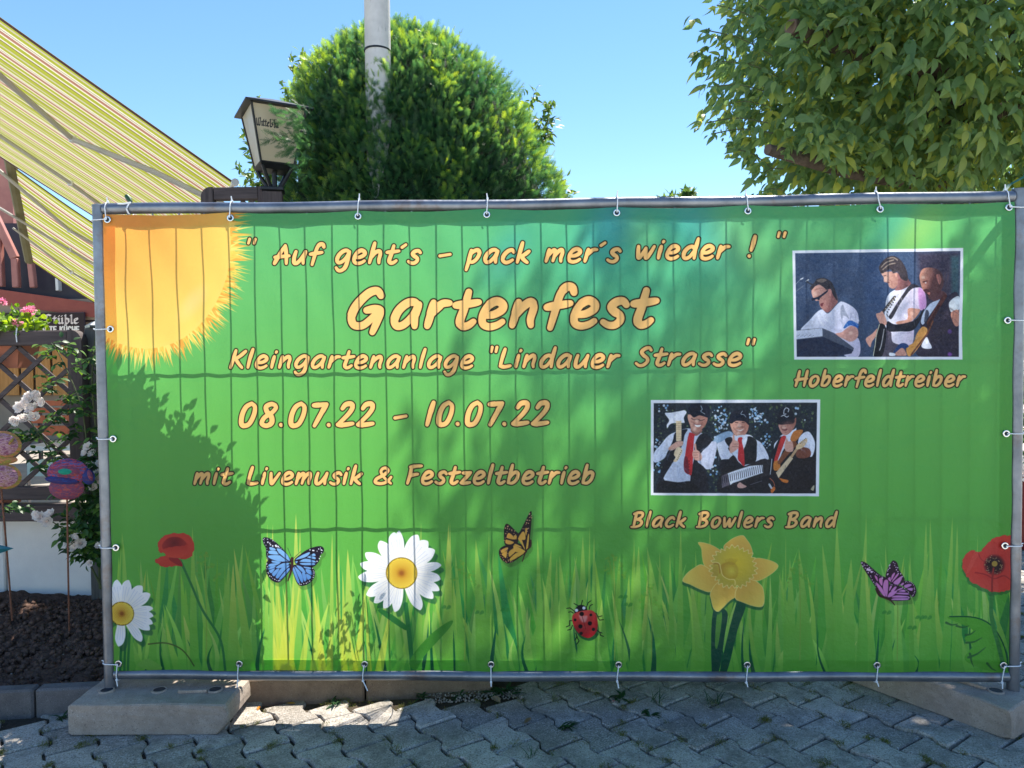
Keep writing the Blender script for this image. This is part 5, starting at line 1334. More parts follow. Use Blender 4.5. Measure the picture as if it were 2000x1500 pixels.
for i, x in enumerate(gx_in):
    where = ['beside the left post', 'over the printed sun rays', 'above the word Auf', 'above the word pack', 'above the word mers', 'left of the upper printed photo', 'above the upper printed photo', 'at the top right corner'][i]
    tie(x, BZ1-.022, 't', 'white tie on top rail %s, %s from left' % (where, ordn[i]), rr_)
    where = ['at the bottom left corner', 'left of the yellow grass', 'below the big printed daisy', 'left of the printed ladybird', 'right of the printed ladybird', 'under the daffodil', 'under the pink butterfly', 'at the bottom right corner'][i]
    tie(x, BZ0+.030, 'b', 'white tie on bottom rail %s, %s from left' % (where, ordn[i]), rr_)
for z, n_ in ((1.525, 'uppermost'), (1.10, 'middle'), (.675, 'lowest')):
    tie(.046, z, 'l', 'white cable tie round the left post, %s of three' % n_, rr_)
    tie(3.452, z, 'r', 'white cable tie round the right post, %s of three' % n_, rr_)
tie(.045, BZ1-.022, 'l', 'white cable tie round the left post at its top corner', rr_); tie(.045, BZ0+.030, 'l', 'white cable tie round the left post at its bottom corner', rr_)
tie(3.452, BZ1-.022, 'r', 'white cable tie round the right post at its top corner', rr_); tie(3.452, BZ0+.030, 'r', 'white cable tie round the right post at its bottom corner', rr_)
# extra tie with green plug near the left end of the top rail
r = empty('cord_knot', (.125, -.01, PZ1), 'knotted white cord with dark green plug on the top rail near its left end', 'cord')
m = MB(); m.tube([(.125+.004*math.sin(i), -.0265*math.cos(i*.62), PZ1-.003+.0265*math.sin(i*.62)) for i in range(11)], .0032, 6); m.build('cord', M['tie'], r, True)
m = MB(); m.tube([(.09, -.025, PZ1+.014), (.115, -.03, PZ1+.012), (.14, -.026, PZ1+.018)], .003, 6); m.build('cord_end', M['tie'], r, True)
m = MB(); m.tube([(.128, -.004, PZ1+.024), (.120, -.002, PZ1+.038), (.110, 0, PZ1+.050)], [.008, .011, .0085], 10); m.build('plug', mat_simple('green_plastic', (.02, .07, .03, 1), None, 20, .5), r, True)
# green straps at the top right corner
GS = mat_simple('green_strap', (.03, .16, .10, 1), (.04, .2, .13, 1), 20, .6)
m = MB(); m.tube([(3.47, .03, PZ1), (2.49, .53, 1.39), (1.51, 1.03, .79), (.33, 1.63, .06)], .020, 4, True, .12, up=(.4, .9, .1))
o = m.build('guy_strap', GS); tag(o, 'green strap running down behind the banner from its top right corner', 'strap')
m = MB(); m.tube([(3.455, .03, PZ1+.01), (3.50, .06, 2.045), (3.62, .14, 2.10), (3.9, .5, 2.35), (4.4, 1.2, 2.75)], [.006, .011, .012, .012, .012], 4, True, .2)
o = m.build('tree_strap', GS); tag(o, 'green strap leading from the top right fence corner up to the tree', 'strap')
# ================================================================== behind, left: white wall, trellis, roses
def box_px(mb_, x0, y0, x1, y1, y, depth, bev=.003):
    a = at_y(x0, y0, y); b = at_y(x1, y1, y)
    mb_.box(((a[0]+b[0])/2, y+depth/2, (a[2]+b[2])/2), (abs(b[0]-a[0]), depth, abs(a[2]-b[2])), None, bev)
WY = 1.12
wall = empty('garden_wall', (-1.3, WY, .1), 'low white rendered garden wall behind the soil bed', 'wall')
zb0, zt0 = .05, at_y(100, 1008, WY)[2]
for x0, x1 in ((-3.2, at_y(8, 1100, WY)[0]-.006), (at_y(8, 1100, WY)[0]+.006, 1.35)):
    m = MB(); m.box(((x0+x1)/2, WY+.10, (zb0+zt0)/2-.05), (x1-x0, .18, zt0-zb0+.1), None, .006); m.build('wall_panel', M['render'], wall)
# trellis fence on the wall
def trellis(name, x0, x1, zb, zt, y, label, left_arch=False):
    T = empty(name, ((x0+x1)/2, y, zb), label, 'trellis')
    pw = .075
    def rail(z, h, nm='rail', e0=0, e1=0):
        m = MB(); m.box(((x0+x1)/2, y, z), (x1-x0-2*pw+e0, .05, h), None, .006); m.build(nm, M['darkwood_h'], T)
    rail(zt-.04, .078); rail(zb+.035, .07)
    for x, arch in ((x0+pw/2, left_arch), (x1-pw/2, not left_arch)):
        m = MB()
        # post with a rounded outer top corner
        pts = [(x-pw/2, zb), (x+pw/2, zb)]
        n = 7
        if arch and not left_arch:
            pts += [(x+pw/2-pw*.8*(1-math.cos(t)), zt-pw*.8+pw*.8*math.sin(t)) for t in np.linspace(0, math.pi/2, n)]+[(x-pw/2, zt)]
        elif arch:
            pts += [(x+pw/2, zt)]+[(x-pw/2+pw*.8*(1-math.cos(t)), zt-pw*.8+pw*.8*math.sin(t)) for t in np.linspace(math.pi/2, 0, n)]
        else: pts += [(x+pw/2, zt), (x-pw/2, zt)]
        m.prism(pts, y-.028, y+.028, 'y'); m.build('post', M['darkwood'], T)
    # diagonal slats, clipped to the frame
    xi0, xi1, zi0, zi1 = x0+pw, x1-pw, zb+.07, zt-.079
    st = .205
    for sgn, yy in ((1, y-.006), (-1, y+.006)):
        for k in range(-14, 26):
            c0 = xi0+k*st
            # line x = c0 + sgn*(z-zi0)*1.05 clipped
            P = []
            for t in np.linspace(0, 1, 60):
                z = zi0+(zi1-zi0)*t; x = c0+sgn*(z-zi0)*1.12
                if xi0 <= x <= xi1: P.append((x, yy, z))
            if len(P) > 4:
                m = MB(); m.bar(P[0], P[-1], .024, .010, (0, 1, 0) if False else (1, 0, .3)); m.build('slat', M['darkwood_h'], T)
    return T
TY = .95
tx1 = at_y(166, 700, TY)[0]; tzt = at_y(100, 645, TY)[2]; tzb = at_y(100, 975, TY)[2]
trellis('trellis_fence', tx1-1.05, tx1, tzb, tzt, TY, 'dark wooden trellis panel with diamond lattice on the white wall')
m = MB(); a = at_y(0, 985, TY)[2]; b_ = at_y(0, 1018, TY)[2]; m.box((tx1-1.0, TY+.02, (a+b_)/2), (2.3, .07, a-b_), None, .006)
o = m.build('wall_beam', M['darkwood_h']); tag(o, 'dark wooden beam lying on top of the white garden wall', 'beam')
# square post with metal cap
px0 = at_y(168, 700, 1.0)[0]; px1 = px0+.095
r = empty('fence_post', ((px0+px1)/2, 1.0, .1), 'square grey wooden post with a flat metal cap beside the trellis', 'post')
m = MB(); zt_ = at_y(180, 640, 1.0)[2]; m.box(((px0+px1)/2, 1.03, zt_/2+.05), (.09, .09, zt_-.1), None, .004); m.build('shaft', M['greywood'], r)
m = MB(); m.lathe(((px0+px1)/2, 1.03, zt_), [(.068, 0), (.068, .012), (.03, .032), (.002, .036)], 4); mm = m.build('cap', M['steel'], r)
# second trellis piece and lantern post behind the banner
t2x0 = at_y(396, 390, 1.72)[0]; t2x1 = at_y(514, 380, 1.70)[0]+.045; t2z = at_y(420, 367, 1.72)[2]
trellis('trellis_fence', t2x0, t2x1, t2z-1.1, t2z, 1.72, 'dark wooden trellis panel with rounded corner left of the lantern post', True)

# ---- lantern on its post
LY = 1.70
lp = at_y(533, 372, LY)
r = empty('lantern_post', (lp[0], LY, .1), 'dark square wooden post carrying the lantern', 'post')
m = MB(); m.box((lp[0], LY, lp[2]/2+.03), (.115, .115, lp[2]-.09), Matrix.Rotation(.26, 3, 'Z'), .004); m.build('shaft', M['darkwood'], r)
m = MB(); m.box((lp[0], LY, lp[2]), (.135, .135, .022), Matrix.Rotation(.26, 3, 'Z'), .004); m.build('cap_plate', M['blackmetal'], r)
lan = empty('lantern', (lp[0], LY, lp[2]+.012), 'old square lantern with cream glass and black frame beside the yew', 'lantern')
zt1 = at_y(540, 214, LY)[2]; zb1 = at_y(530, 318, LY)[2]
LR = Matrix.Rotation(math.radians(31), 3, 'Z'); lc = Vector((lp[0]-.016, LY+.08, 0))
wt, wb = .315, .195
def LQ(k, w, z): 
    s_ = [(-1, -1), (1, -1), (1, 1), (-1, 1)][k]; v = LR@Vector((s_[0]*w/2, s_[1]*w/2, 0)); return (lc.x+v.x, lc.y+v.y, z)
# lettering on the panes (partly hidden by the yew)
lt = Canvas(360, 320, (214, 200, 172))
rr0 = np.random.default_rng(2); lt.a += rr0.normal(0, 2, (320, 360, 1))
for k in range(8): lt.poly([(rr0.uniform(0, 360), rr0.uniform(0, 320)) for _ in range(4)], (222, 210, 186), .12, 40)
def fraktur(cv, txt, x, y, h, col, xs=1.0):
    """broad-nib gothic letters"""
    g = {'W': [[(0, .9), (.12, .1), (.3, .0)], [(.3, .95), (.36, .1), (.55, 0), (.62, .9)], [(.62, .9), (.5, 1.0)]], 'i': [[(.05, .6), (.12, .52), (.12, .1), (.2, .02)]], 't': [[(.12, .85), (.12, .1), (.24, .02)], [(0, .6), (.26, .6)]], 'e': [[(.28, .42), (.24, .6), (.08, .52), (.08, .12), (.2, .0), (.32, .1)], [(.08, .32), (.28, .42)]], 'l': [[(.06, .95), (.12, .9), (.12, .1), (.22, .0)]], 's': [[(.28, .6), (.08, .5), (.26, .28), (.1, .02), (0, .1)]], 'b': [[(.06, .95), (.1, .9), (.1, .05), (.24, 0), (.32, .15), (.3, .5), (.12, .58)]], 'a': [[(.06, .52), (.2, .62), (.26, .5), (.26, .1), (.34, .02)], [(.26, .36), (.06, .24), (.08, .02), (.24, .08)]],
         'S': [[(.55, .88), (.35, 1.0), (.1, .86), (.14, .62), (.5, .46), (.52, .16), (.3, .0), (.02, .1)], [(.3, .98), (.3, .1)]], 'u': [[(.04, .6), (.1, .52), (.1, .08), (.22, .0), (.32, .12)], [(.28, .62), (.32, .54), (.32, .08), (.4, .0)]], 'ü': [[(.04, .6), (.1, .52), (.1, .08), (.22, .0), (.32, .12)], [(.28, .62), (.32, .54), (.32, .08), (.4, .0)], [(.1, .86), (.12, .82)], [(.28, .86), (.3, .82)]], 'r': [[(.04, .6), (.1, .52), (.1, .08), (.2, .0)], [(.1, .45), (.22, .62), (.3, .55)]]}
    adv = {'W': .74, 'S': .68, 'i': .24, 'l': .25, 't': .32, 'u': .45, 'ü': .45}
    for ch in txt:
        if ch == ' ': x += .35*h; continue
        for st in g[ch]:
            q = [(x+a*h*xs, y-b*h) for a, b in st]
            for i in range(len(q)-1):
                for t in np.linspace(0, 1, 28):
                    cx = q[i][0]+(q[i+1][0]-q[i][0])*t; cy = q[i][1]+(q[i+1][1]-q[i][1])*t; w = h*.075
                    cv.poly([(cx-w*1.2, cy+w), (cx+w*.9, cy-w*1.1), (cx+w*1.2, cy-w), (cx-w*.9, cy+w*1.1)], col, 1, 1)
        x += adv.get(ch, .38)*h*xs
fraktur(lt, 'Wittelsba', 30, 122, 44, (60, 60, 62))
LT = lt.image('lantern_print')
M['lampglass'] = translucent_mat('lantern_glass', img_col(LT), .45, .35, .4)
M['lampglass2'] = translucent_mat('lantern_glass_plain', lamp_glass, .45, .35, .4)
for k in range(4):
    a, b = k, (k+1) % 4
    V = np.array([LQ(a, wb, zb1), LQ(b, wb, zb1), LQ(b, wt, zt1), LQ(a, wt, zt1)])
    if k in (0,):
        np_mesh('glass_pane', V, np.array([[0, 1, 2, 3]]), M['lampglass'], lan, None, False, [(.18, 0), (.82, 0), (1, 1), (0, 1)])
    else: np_mesh('glass_pane', V, np.array([[0, 1, 2, 3]]), M['lampglass2'], lan)
    m = MB(); m.tube([LQ(k, wb+.004, zb1-.005), LQ(k, wt+.004, zt1)], .0075, 4); m.build('corner_bar', M['blackmetal'], lan)
    m = MB(); m.tube([LQ(k, wb, zb1-.004), LQ((k+1) % 4, wb, zb1-.004)], .009, 4); m.build('lower_bar', M['blackmetal'], lan)
    m = MB(); v1 = LQ(k, wb*.9, zb1-.02); m.tube([v1, (lc.x+(v1[0]-lc.x)*.75, lc.y+(v1[1]-lc.y)*.75, zb1-.07), (lc.x+(v1[0]-lc.x)*.38, lc.y+(v1[1]-lc.y)*.38, zb1-.13), (lc.x+(v1[0]-lc.x)*.3, lc.y+(v1[1]-lc.y)*.3, lp[2]+.01)], [.011, .012, .013, .013], 6); m.build('curved_leg', M['blackmetal'], lan, True)
m = MB(); vs = [LQ(k, wb+.01, zb1-.014) for k in range(4)]+[LQ(k, wb*.7, zb1-.035) for k in range(4)]
m.add(vs, [(0, 1, 2, 3), (7, 6, 5, 4)]+[(k, (k+1) % 4, 4+(k+1) % 4, 4+k) for k in range(4)]); m.build('base_plate', M['blackmetal'], lan)
m = MB(); vs = [LQ(k, wt+.085, zt1+.002) for k in range(4)]+[LQ(k, wt+.085, zt1+.012) for k in range(4)]+[LQ(k, .04, zt1+.085) for k in range(4)]
m.add(vs, [(3, 2, 1, 0), (8, 9, 10, 11)]+[(k, (k+1) % 4, 4+(k+1) % 4, 4+k) for k in range(4)]+[(4+k, 4+(k+1) % 4, 8+(k+1) % 4, 8+k) for k in range(4)]); m.build('roof', M['blackmetal'], lan)
m = MB(); m.tube([(lc.x, lc.y, zb1-.03), (lc.x, lc.y, lp[2]+.01)], .016, 8); m.build('stem', M['blackmetal'], lan)

# ================================================================== awnings
AD = 5.1
a0 = np.array(CAM)+ray(453, 352)*4.85      # front corner of the near awning
ub = np.array([-.5, .866, 0.0]); uu = unit(np.array([-.866, -.5, .67]))
Nn = np.cross(ub, uu)
def on_aw(px, py): return at_plane(px, py, a0, Nn)
def w_of(px, py):
    q = on_aw(px, py)-a0; return float(q@ub), float((q-ub*(q@ub))@uu)
print('awning', w_of(0, 15), w_of(0, 283), w_of(185, 430), w_of(0, 300), w_of(60, 500), w_of(188, 590))
w1 = (w_of(0, 283)[0]+w_of(185, 430)[0])/2
a02 = a0+ub*(w1+.14)-np.array([0, 0, .04]); ub2 = unit(np.array([-.5, .866, -.42])); N2 = np.cross(ub2, uu)
def w2_of(px, py):
    q = at_plane(px, py, a02, N2)-a02
    c = np.linalg.lstsq(np.stack([ub2, uu], 1), q, rcond=None)[0]; return float(c[0]), float(c[1])
print('aw2', w2_of(0, 290), w2_of(185, 435), w2_of(56, 500), w2_of(188, 590), w2_of(12, 385))
w3 = w2_of(120, 545)[0]; L2 = w2_of(56, 500)[1]
def awning(wa, wb_, label, name='awning', L=5.6, per=.42, a0=a0, ub=ub):
    r = empty(name, a0+ub*(wa+wb_)/2, label, 'awning', 'striped awnings of the garden restaurant')
    nx, ny = 60, 24; V = []; UV = []; F = []
    for j in range(ny+1):
        for i in range(nx+1):
            w = wa+(wb_-wa)*i/nx; l = L*j/ny-.02
            sag = -.05*math.sin(math.pi*min(1, j/ny))-.012*math.sin(i/nx*math.pi*4)*math.sin(math.pi*j/ny)
            V.append(a0+ub*w+uu*l+np.array([0, 0, sag])); UV.append(((w-wa)/per, l))
    for j in range(ny):
        for i in range(nx):
            a = j*(nx+1)+i; F.append((a, a+1, a+nx+2, a+nx+1))
    np_mesh('cloth', V, F, M['awning'], r, None, True, UV)
    # front bar, valance edge
    m = MB(); p = a0+ub*wa-uu*.02; q = a0+ub*wb_-uu*.02; m.tube([p, q], .013, 12); m.build('front_bar', M['aluminium'], r, True)
    m = MB(); m.tube([p-ub*.03+[0,0,-.005], p+[0,0,-.005]], .024, 14); m.build('end_cap', M['aluminium'], r, True)
    # dark hem along both edges
    for ww in (wa+.008, wb_-.008):
        m = MB(); m.tube([a0+ub*ww+uu*(L*t/12-.02)+np.array([0, 0, -.05*math.sin(math.pi*t/12)-.006]) for t in range(13)], .008, 4); m.build('edge_binding', mat_simple('brown_binding', (.10, .045, .05, 1), None, 10, .8), r)
    return r
A1 = awning(0, w1, 'near striped lime, white and brown awning reaching to the top left corner')
A2 = awning(0, w3, 'farther striped awning below the narrow strip of sky', 'awning', L2, .36, a02, ub2)
m = MB(); m.tube([a02+uu*L2-ub2*.1+Nn*0, a02+uu*L2+ub2*(w3+.05)], .06, 8, True, .7); m.build('roller_box', mat_simple('olive_metal', (.12, .11, .05, 1), (.16, .15, .08, 1), 5, .6), A2)
down = np.array([0, 0, -1.0])
def arm(parent, pts, r0=.03):
    P = []
    for (x, y) in pts:
        Pn, Nq = (a0, Nn) if parent is A1 else (a02, N2)
        P.append(at_plane(x, y, Pn+np.array([0, 0, -.10]), Nq))
    m = MB(); m.tube(P, r0, 8, True, .7); m.build('folding_arm', M['arm'], parent, True)
    j = P[1]; m = MB(); m.box(j, (.05, .035, .05), None, .006); m.build('arm_joint', M['aluminium'], parent)
arm(A1, [(-60, 95), (142, 272), (300, 335), (440, 402)], .027)
arm(A1, [(-60, 225), (138, 358), (230, 425)], .027)
arm(A2, [(-40, 300), (136, 450), (260, 520)], .028)
arm(A2, [(-20, 395), (136, 488), (260, 560)], .024)
arm(A2, [(25, 445), (140, 532), (260, 600)], .020)

# ================================================================== clubhouse seen under the awning
HY = 9.6
club = empty('clubhouse', (at_y(90, 600, HY)[0], HY, 0), 'wooden garden restaurant with red fascia beam and dark upper storey', 'building')
def part(name, mat, x0, y0, x1, y1, dy, dep, parent=club, bev=.004):
    m = MB(); box_px(m, x0, y0, x1, y1, HY+dy, dep, bev); return m.build(name, mat, parent)
part('upper_wall', M['darkpanel'], -420, 442, 420, 585, .5, .1)
part('gable_wall', M['pinkpaint'], -420, 300, 26, 445, .55, .1)
part('wall', M['beige'], -420, 610, 420, 1060, .42, .12)
part('ceiling_beam', M['beige'], -420, 590, 420, 622, .05, .12)
part('shadow_gap', M['darkpanel'], -420, 618, 420, 626, .12, .1)
m = MB(); a = at_y(-420, 506, HY); b = at_y(188, 592, HY); c1 = at_y(-420, 588, HY); d1 = at_y(188, 624, HY)
m.add([(a[0], HY, a[2]), (b[0], HY, b[2]), (b[0], HY, b[2]-.25), (a[0], HY, a[2]-.25), (a[0], HY+.1, a[2]), (b[0], HY+.1, b[2]), (b[0], HY+.1, b[2]-.25), (a[0], HY+.1, a[2]-.25)], [(0, 1, 2, 3), (5, 4, 7, 6), (0, 4, 5, 1), (3, 2, 6, 7), (0, 3, 7, 4), (1, 5, 6, 2)])
m.build('fascia_beam', M['redpaint'], club)
for (xa, ya, xb, yb, w, mt) in ((-20, 400, 30, 505, .085, 'pinkpaint'), (30, 505, 33, 562, .075, 'pinkpaint'), (50, 420, 66, 562, .06, 'pinkpaint'), (-2, 440, 4, 560, .05, 'pinkpaint'), (112, 520, 115, 568, .035, 'aluminium'), (-60, 430, -40, 560, .08, 'pinkpaint')):
    p = at_y(xa, ya, HY+.15); q = at_y(xb, yb, HY+.15); m = MB(); m.bar(p, q, w*1.5, .1, (1, 0, 0)); m.build('rafter', M[mt], club)
# orange boards
xs = [-60, -5, 38, 66, 100, 150, 196]
for i in range(len(xs)-1):
    part('board', M['orangewood'], xs[i]+1, 660, xs[i+1]-1, 772, .30+.006*(i % 2), .03)
# sign
sg = Canvas(560, 150, (40, 20, 20)); 
fraktur(sg, 'uer', 170, 76, 62, (225, 208, 196), 1.2); fraktur(sg, 'Stüble', 300, 76, 64, (232, 216, 202), 1.45)
def caps(cv, txt, x, y, h, w, col, xs=1.0):
    g = {'U': [[(0, 1), (0, .25), (.15, 0), (.45, 0), (.6, .25), (.6, 1)]], 'N': [[(0, 0), (0, 1), (.6, 0), (.6, 1)]], 'D': [[(0, 0), (0, 1), (.35, 1), (.6, .75), (.6, .25), (.35, 0), (0, 0)]], 'K': [[(0, 0), (0, 1)], [(.58, 1), (0, .42)], [(.2, .6), (.62, 0)]], 'A': [[(0, 0), (.33, 1), (.66, 0)], [(.12, .35), (.54, .35)]], 'L': [[(0, 1), (0, 0), (.5, 0)]], 'T': [[(0, 1), (.6, 1)], [(.3, 1), (.3, 0)]], 'E': [[(.5, 1), (0, 1), (0, 0), (.52, 0)], [(0, .52), (.46, .52)]], 'C': [[(.62, .78), (.48, .97), (.2, 1), (.02, .72), (.02, .28), (.2, 0), (.48, .03), (.62, .22)]], 'H': [[(0, 0), (0, 1)], [(.6, 0), (.6, 1)], [(0, .5), (.6, .5)]]}
    g['Ü'] = g['U']+[[(.15, 1.28), (.17, 1.28)], [(.43, 1.28), (.45, 1.28)]]
    for ch in txt:
        if ch == ' ': x += .45*h*xs; continue
        cv.strokes([[(x+a*h*.82*xs, y-b*h, w) for a, b in st] for st in g[ch]], col); x += .80*h*xs
caps(sg, 'UND', 150, 138, 40, 5, (240, 230, 214), .75); caps(sg, 'KALTE KÜCHE', 268, 138, 40, 5, (240, 230, 214), .80)
M['sign'] = mat_img = translucent_mat('sign_print', img_col(sg.image('sign_print')), 0.0, .5, .3)
ps = empty('restaurant_sign', at_y(95, 630, HY), 'dark brown sign reading Stüble and kalte Küche behind the geraniums', 'sign')
sy = HY-.06
q0 = at_y(-10, 652, sy); q1 = at_y(164, 652, sy); q2 = at_y(164, 611, sy); q3 = at_y(-10, 611, sy)
np_mesh('sign_face', np.array([q0, q1, q2, q3]), np.array([[0, 1, 2, 3]]), M['sign'], ps, None, False, [(0, 0), (1, 0), (1, 1), (0, 1)])
m = MB(); m.box(((q0[0]+q1[0])/2, sy+.022, (q0[2]+q2[2])/2), (q1[0]-q0[0]+.02, .04, q2[2]-q0[2]+.02), None, .003); m.build('sign_board', M['darkpanel'], ps)
# bench and table under the awning
BYY = 3.6
bench = empty('terrace_bench', at_y(120, 830, BYY), 'orange slatted terrace bench seen through the lattice', 'bench')
for (y0, y1) in ((783, 792), (797, 806), (812, 826), (832, 850)):
    m = MB(); box_px(m, 60, y0, 182, y1, BYY, .03); m.build('slat', M['orange_bench'], bench)
for x in (72, 168):
    m = MB(); box_px(m, x, 785, x+8, 910, BYY+.04, .04); m.build('leg', M['darkwood'], bench)
tb = empty('terrace_table', at_y(120, 880, 3.0), 'white topped terrace table seen low through the lattice', 'table')
m = MB(); box_px(m, 40, 872, 176, 880, 2.9, .7); m.build('tabletop', M['aluminium'], tb)
m = MB(); box_px(m, 52, 903, 140, 930, 2.7, .5); m.build('seat_cushion', mat_simple('pale_mint_cushion', (.5, .62, .56, 1), None, 4, .8), tb)
for x in (50, 165):
    m = MB(); box_px(m, x, 880, x+5, 985, 3.1, .04); m.build('leg', M['steel'], tb)
# terrace floor behind the wall
m = MB(); m.add([(-9, 1.35, .12), (1.2, 1.35, .12), (1.2, 9, .12), (-9, 9, .12), (-9, 1.35, -.1), (1.2, 1.35, -.1), (1.2, 9, -.1), (-9, 9, -.1)], [(0, 1, 2, 3), (0, 4, 5, 1), (1, 5, 6, 2)])
o = m.build('terrace', mat_simple('terrace_slabs', (.22, .19, .16, 1), (.32, .28, .24, 1), 3, .85, 0, .2)); tag(o, kind='structure')

# geranium box and pots on the trellis
def flower_pot(px_, py0, py1, w, y, label):
    a = at_y(px_, py0, y); b = at_y(px_, py1, y); h = a[2]-b[2]
    r = empty('flower_pot', (a[0], y, b[2]), label, 'flower pot', 'terracotta flower boxes on the trellis')
    m = MB(); R = Matrix.Identity(3)
    vs = []
    for (s_, z) in ((.82, 0), (1, h), (1.06, h), (1.06, h+.02), (.94, h+.02), (.94, h-.01)):
        for (sx, sy_) in ((-1, -1), (1, -1), (1, 1), (-1, 1)): vs.append((a[0]+sx*w/2*s_, y+sy_*.085*s_, b[2]+z))
    fs = [(3, 2, 1, 0), (20, 21, 22, 23)]
    for L in range(5): fs += [(L*4+k, L*4+(k+1) % 4, L*4+4+(k+1) % 4, L*4+4+k) for k in range(4)]
    m.add(vs, fs); m.build('pot', M['terracotta'], r); return r, a
pot, pa = flower_pot(12, 672, 719, .26, TY+.12, 'reddish terracotta flower box behind the top of the lattice')
pot2, pb = flower_pot(2, 950, 985, .14, TY+.10, 'small orange terracotta pot at the foot of the trellis, left edge')
ger = empty('geranium', (pa[0], TY+.1, tzt-.05), 'geranium with lime green leaves and a pink flower head above the trellis', 'plant')
round_leaf = (np.array([(0, 0, 0)]+[(.5+.5*math.cos(a)*(1+.12*math.cos(a*6)), .5*math.sin(a)*(1+.12*math.cos(a*6)), .12*math.cos(a*3)) for a in np.linspace(-2.8, 2.8, 12)], np.float32), np.array([(0, i, i+1, i+1) for i in range(1, 12)], np.int32))
round_leaf = (round_leaf[0], np.array([(0, i, i+1) for i in range(1, 12)], np.int32))
n = 300; gx = at_y(-20, 640, TY)[0]; gx1 = at_y(70, 640, TY)[0]
P = np.stack([rng.uniform(gx-.3, gx1, n), rng.uniform(TY-.06, TY+.18, n), tzt+rng.uniform(-.02, .14, n)*rng.uniform(.2, 1, n)], 1)
D = unit(rng.normal(size=(n, 3))+[0, -.4, .2]); Rm = rot_from(D, unit(rng.normal(0, .5, (n, 3))+[0, -.5, 1])); sc = rng.uniform(.022, .048, n); tt = rng.uniform(0, 1, n)
leaf_objects('leaf', round_leaf, P[:70], Rm[:70], sc[:70], mat_leaf('geranium_leaf_single', [(0, (.10, .22, .03)), (1, (.26, .40, .06))], .45, .45, .4, 'rand'), ger)
V, F, T = scatter(round_leaf, P[70:], Rm[70:], sc[70:], tt[70:]); o = np_mesh('foliage', V, F, M['geranium'], ger, T); tag(o, kind='stuff')
petal = leaf_shape(1, .8, .1, -.1, 3)
def flower_head(px_, py_, y, R0, n, mat, nm='flower_head', parent=ger, L=.018):
    c = at_y(px_, py_, y); D = unit(rng.normal(size=(n, 3))+[0, -.3, .35]); P = c+D*R0*rng.uniform(.4, 1, (n, 1))*[1, .8, .7]
    V, F, T = scatter(petal, P, rot_from(unit(D+rng.normal(0, .6, (n, 3))), D), rng.uniform(.6, 1.1, n)*L, rng.uniform(0, 1, n)); return np_mesh(nm, V, F, M[mat], parent, T)
flower_head(57, 608, TY-.03, .030, 120, 'pink'); flower_head(33, 631, TY-.02, .020, 50, 'pink'); flower_head(4, 590, TY, .018, 30, 'pink')
for (x0_, y0_, x1_, y1_) in ((50, 615, 52, 650), (62, 618, 68, 650), (36, 602, 34, 640)):
    m = MB(); m.tube([at_y(x0_, y0_, TY), at_y((x0_+x1_)/2+2, (y0_+y1_)/2, TY), at_y(x1_, y1_, TY)], .0018, 5); m.build('stem', M['stem'], ger)
m = MB(); q = at_y(33, 640, TY-.035); m.tube([q, (q[0]-.002, q[1]-.004, q[2]-.04), (q[0]-.002, q[1], q[2]-.075)], .003, 5)
o = m.build('hanger_hook', M['tie']); tag(o, 'white wire hook over the trellis top rail below the geranium', 'hook')

# ---- rose bush with white double flowers
def rose_mesh(seed):
    r = np.random.default_rng(seed); parts = []
    sh = leaf_shape(1, 1.0, .35, -.35, 3)
    for (n_, rad0, tilt, L) in ((5, .012, .15, .62), (8, .14, .5, .72), (11, .26, .9, .82), (13, .36, 1.25, .85)):
        a = np.linspace(0, 6.283, n_, False)+r.uniform(0, 1); a += r.normal(0, .12, n_)
        D = np.stack([np.cos(a)*math.sin(tilt), np.sin(a)*math.sin(tilt), np.full(n_, math.cos(tilt))], 1)
        P = np.stack([np.cos(a)*rad0*.6, np.sin(a)*rad0*.6, np.full(n_, -.1)], 1)
        upv = np.stack([-np.cos(a), -np.sin(a), np.full(n_, .3)], 1)
        parts.append(scatter(sh, P, rot_from(D, upv), L*r.uniform(.85, 1.1, n_)*.62, np.full(n_, .85 if rad0 < .1 else .3)+r.uniform(-.1, .1, n_)))
    V, F, T = merge(parts); me = bpy.data.meshes.new('rose_flower'); me.from_pydata([tuple(map(float, v)) for v in V], [], [tuple(map(int, f)) for f in F])
    at = me.attributes.new('tint', 'FLOAT', 'POINT'); at.data.foreach_set('value', T.astype(np.float32)); me.materials.append(M['petal']); me.update(); return me
RM = [rose_mesh(i) for i in range(4)]
rl = leaf_shape(1, .6, .2, .25, 4)
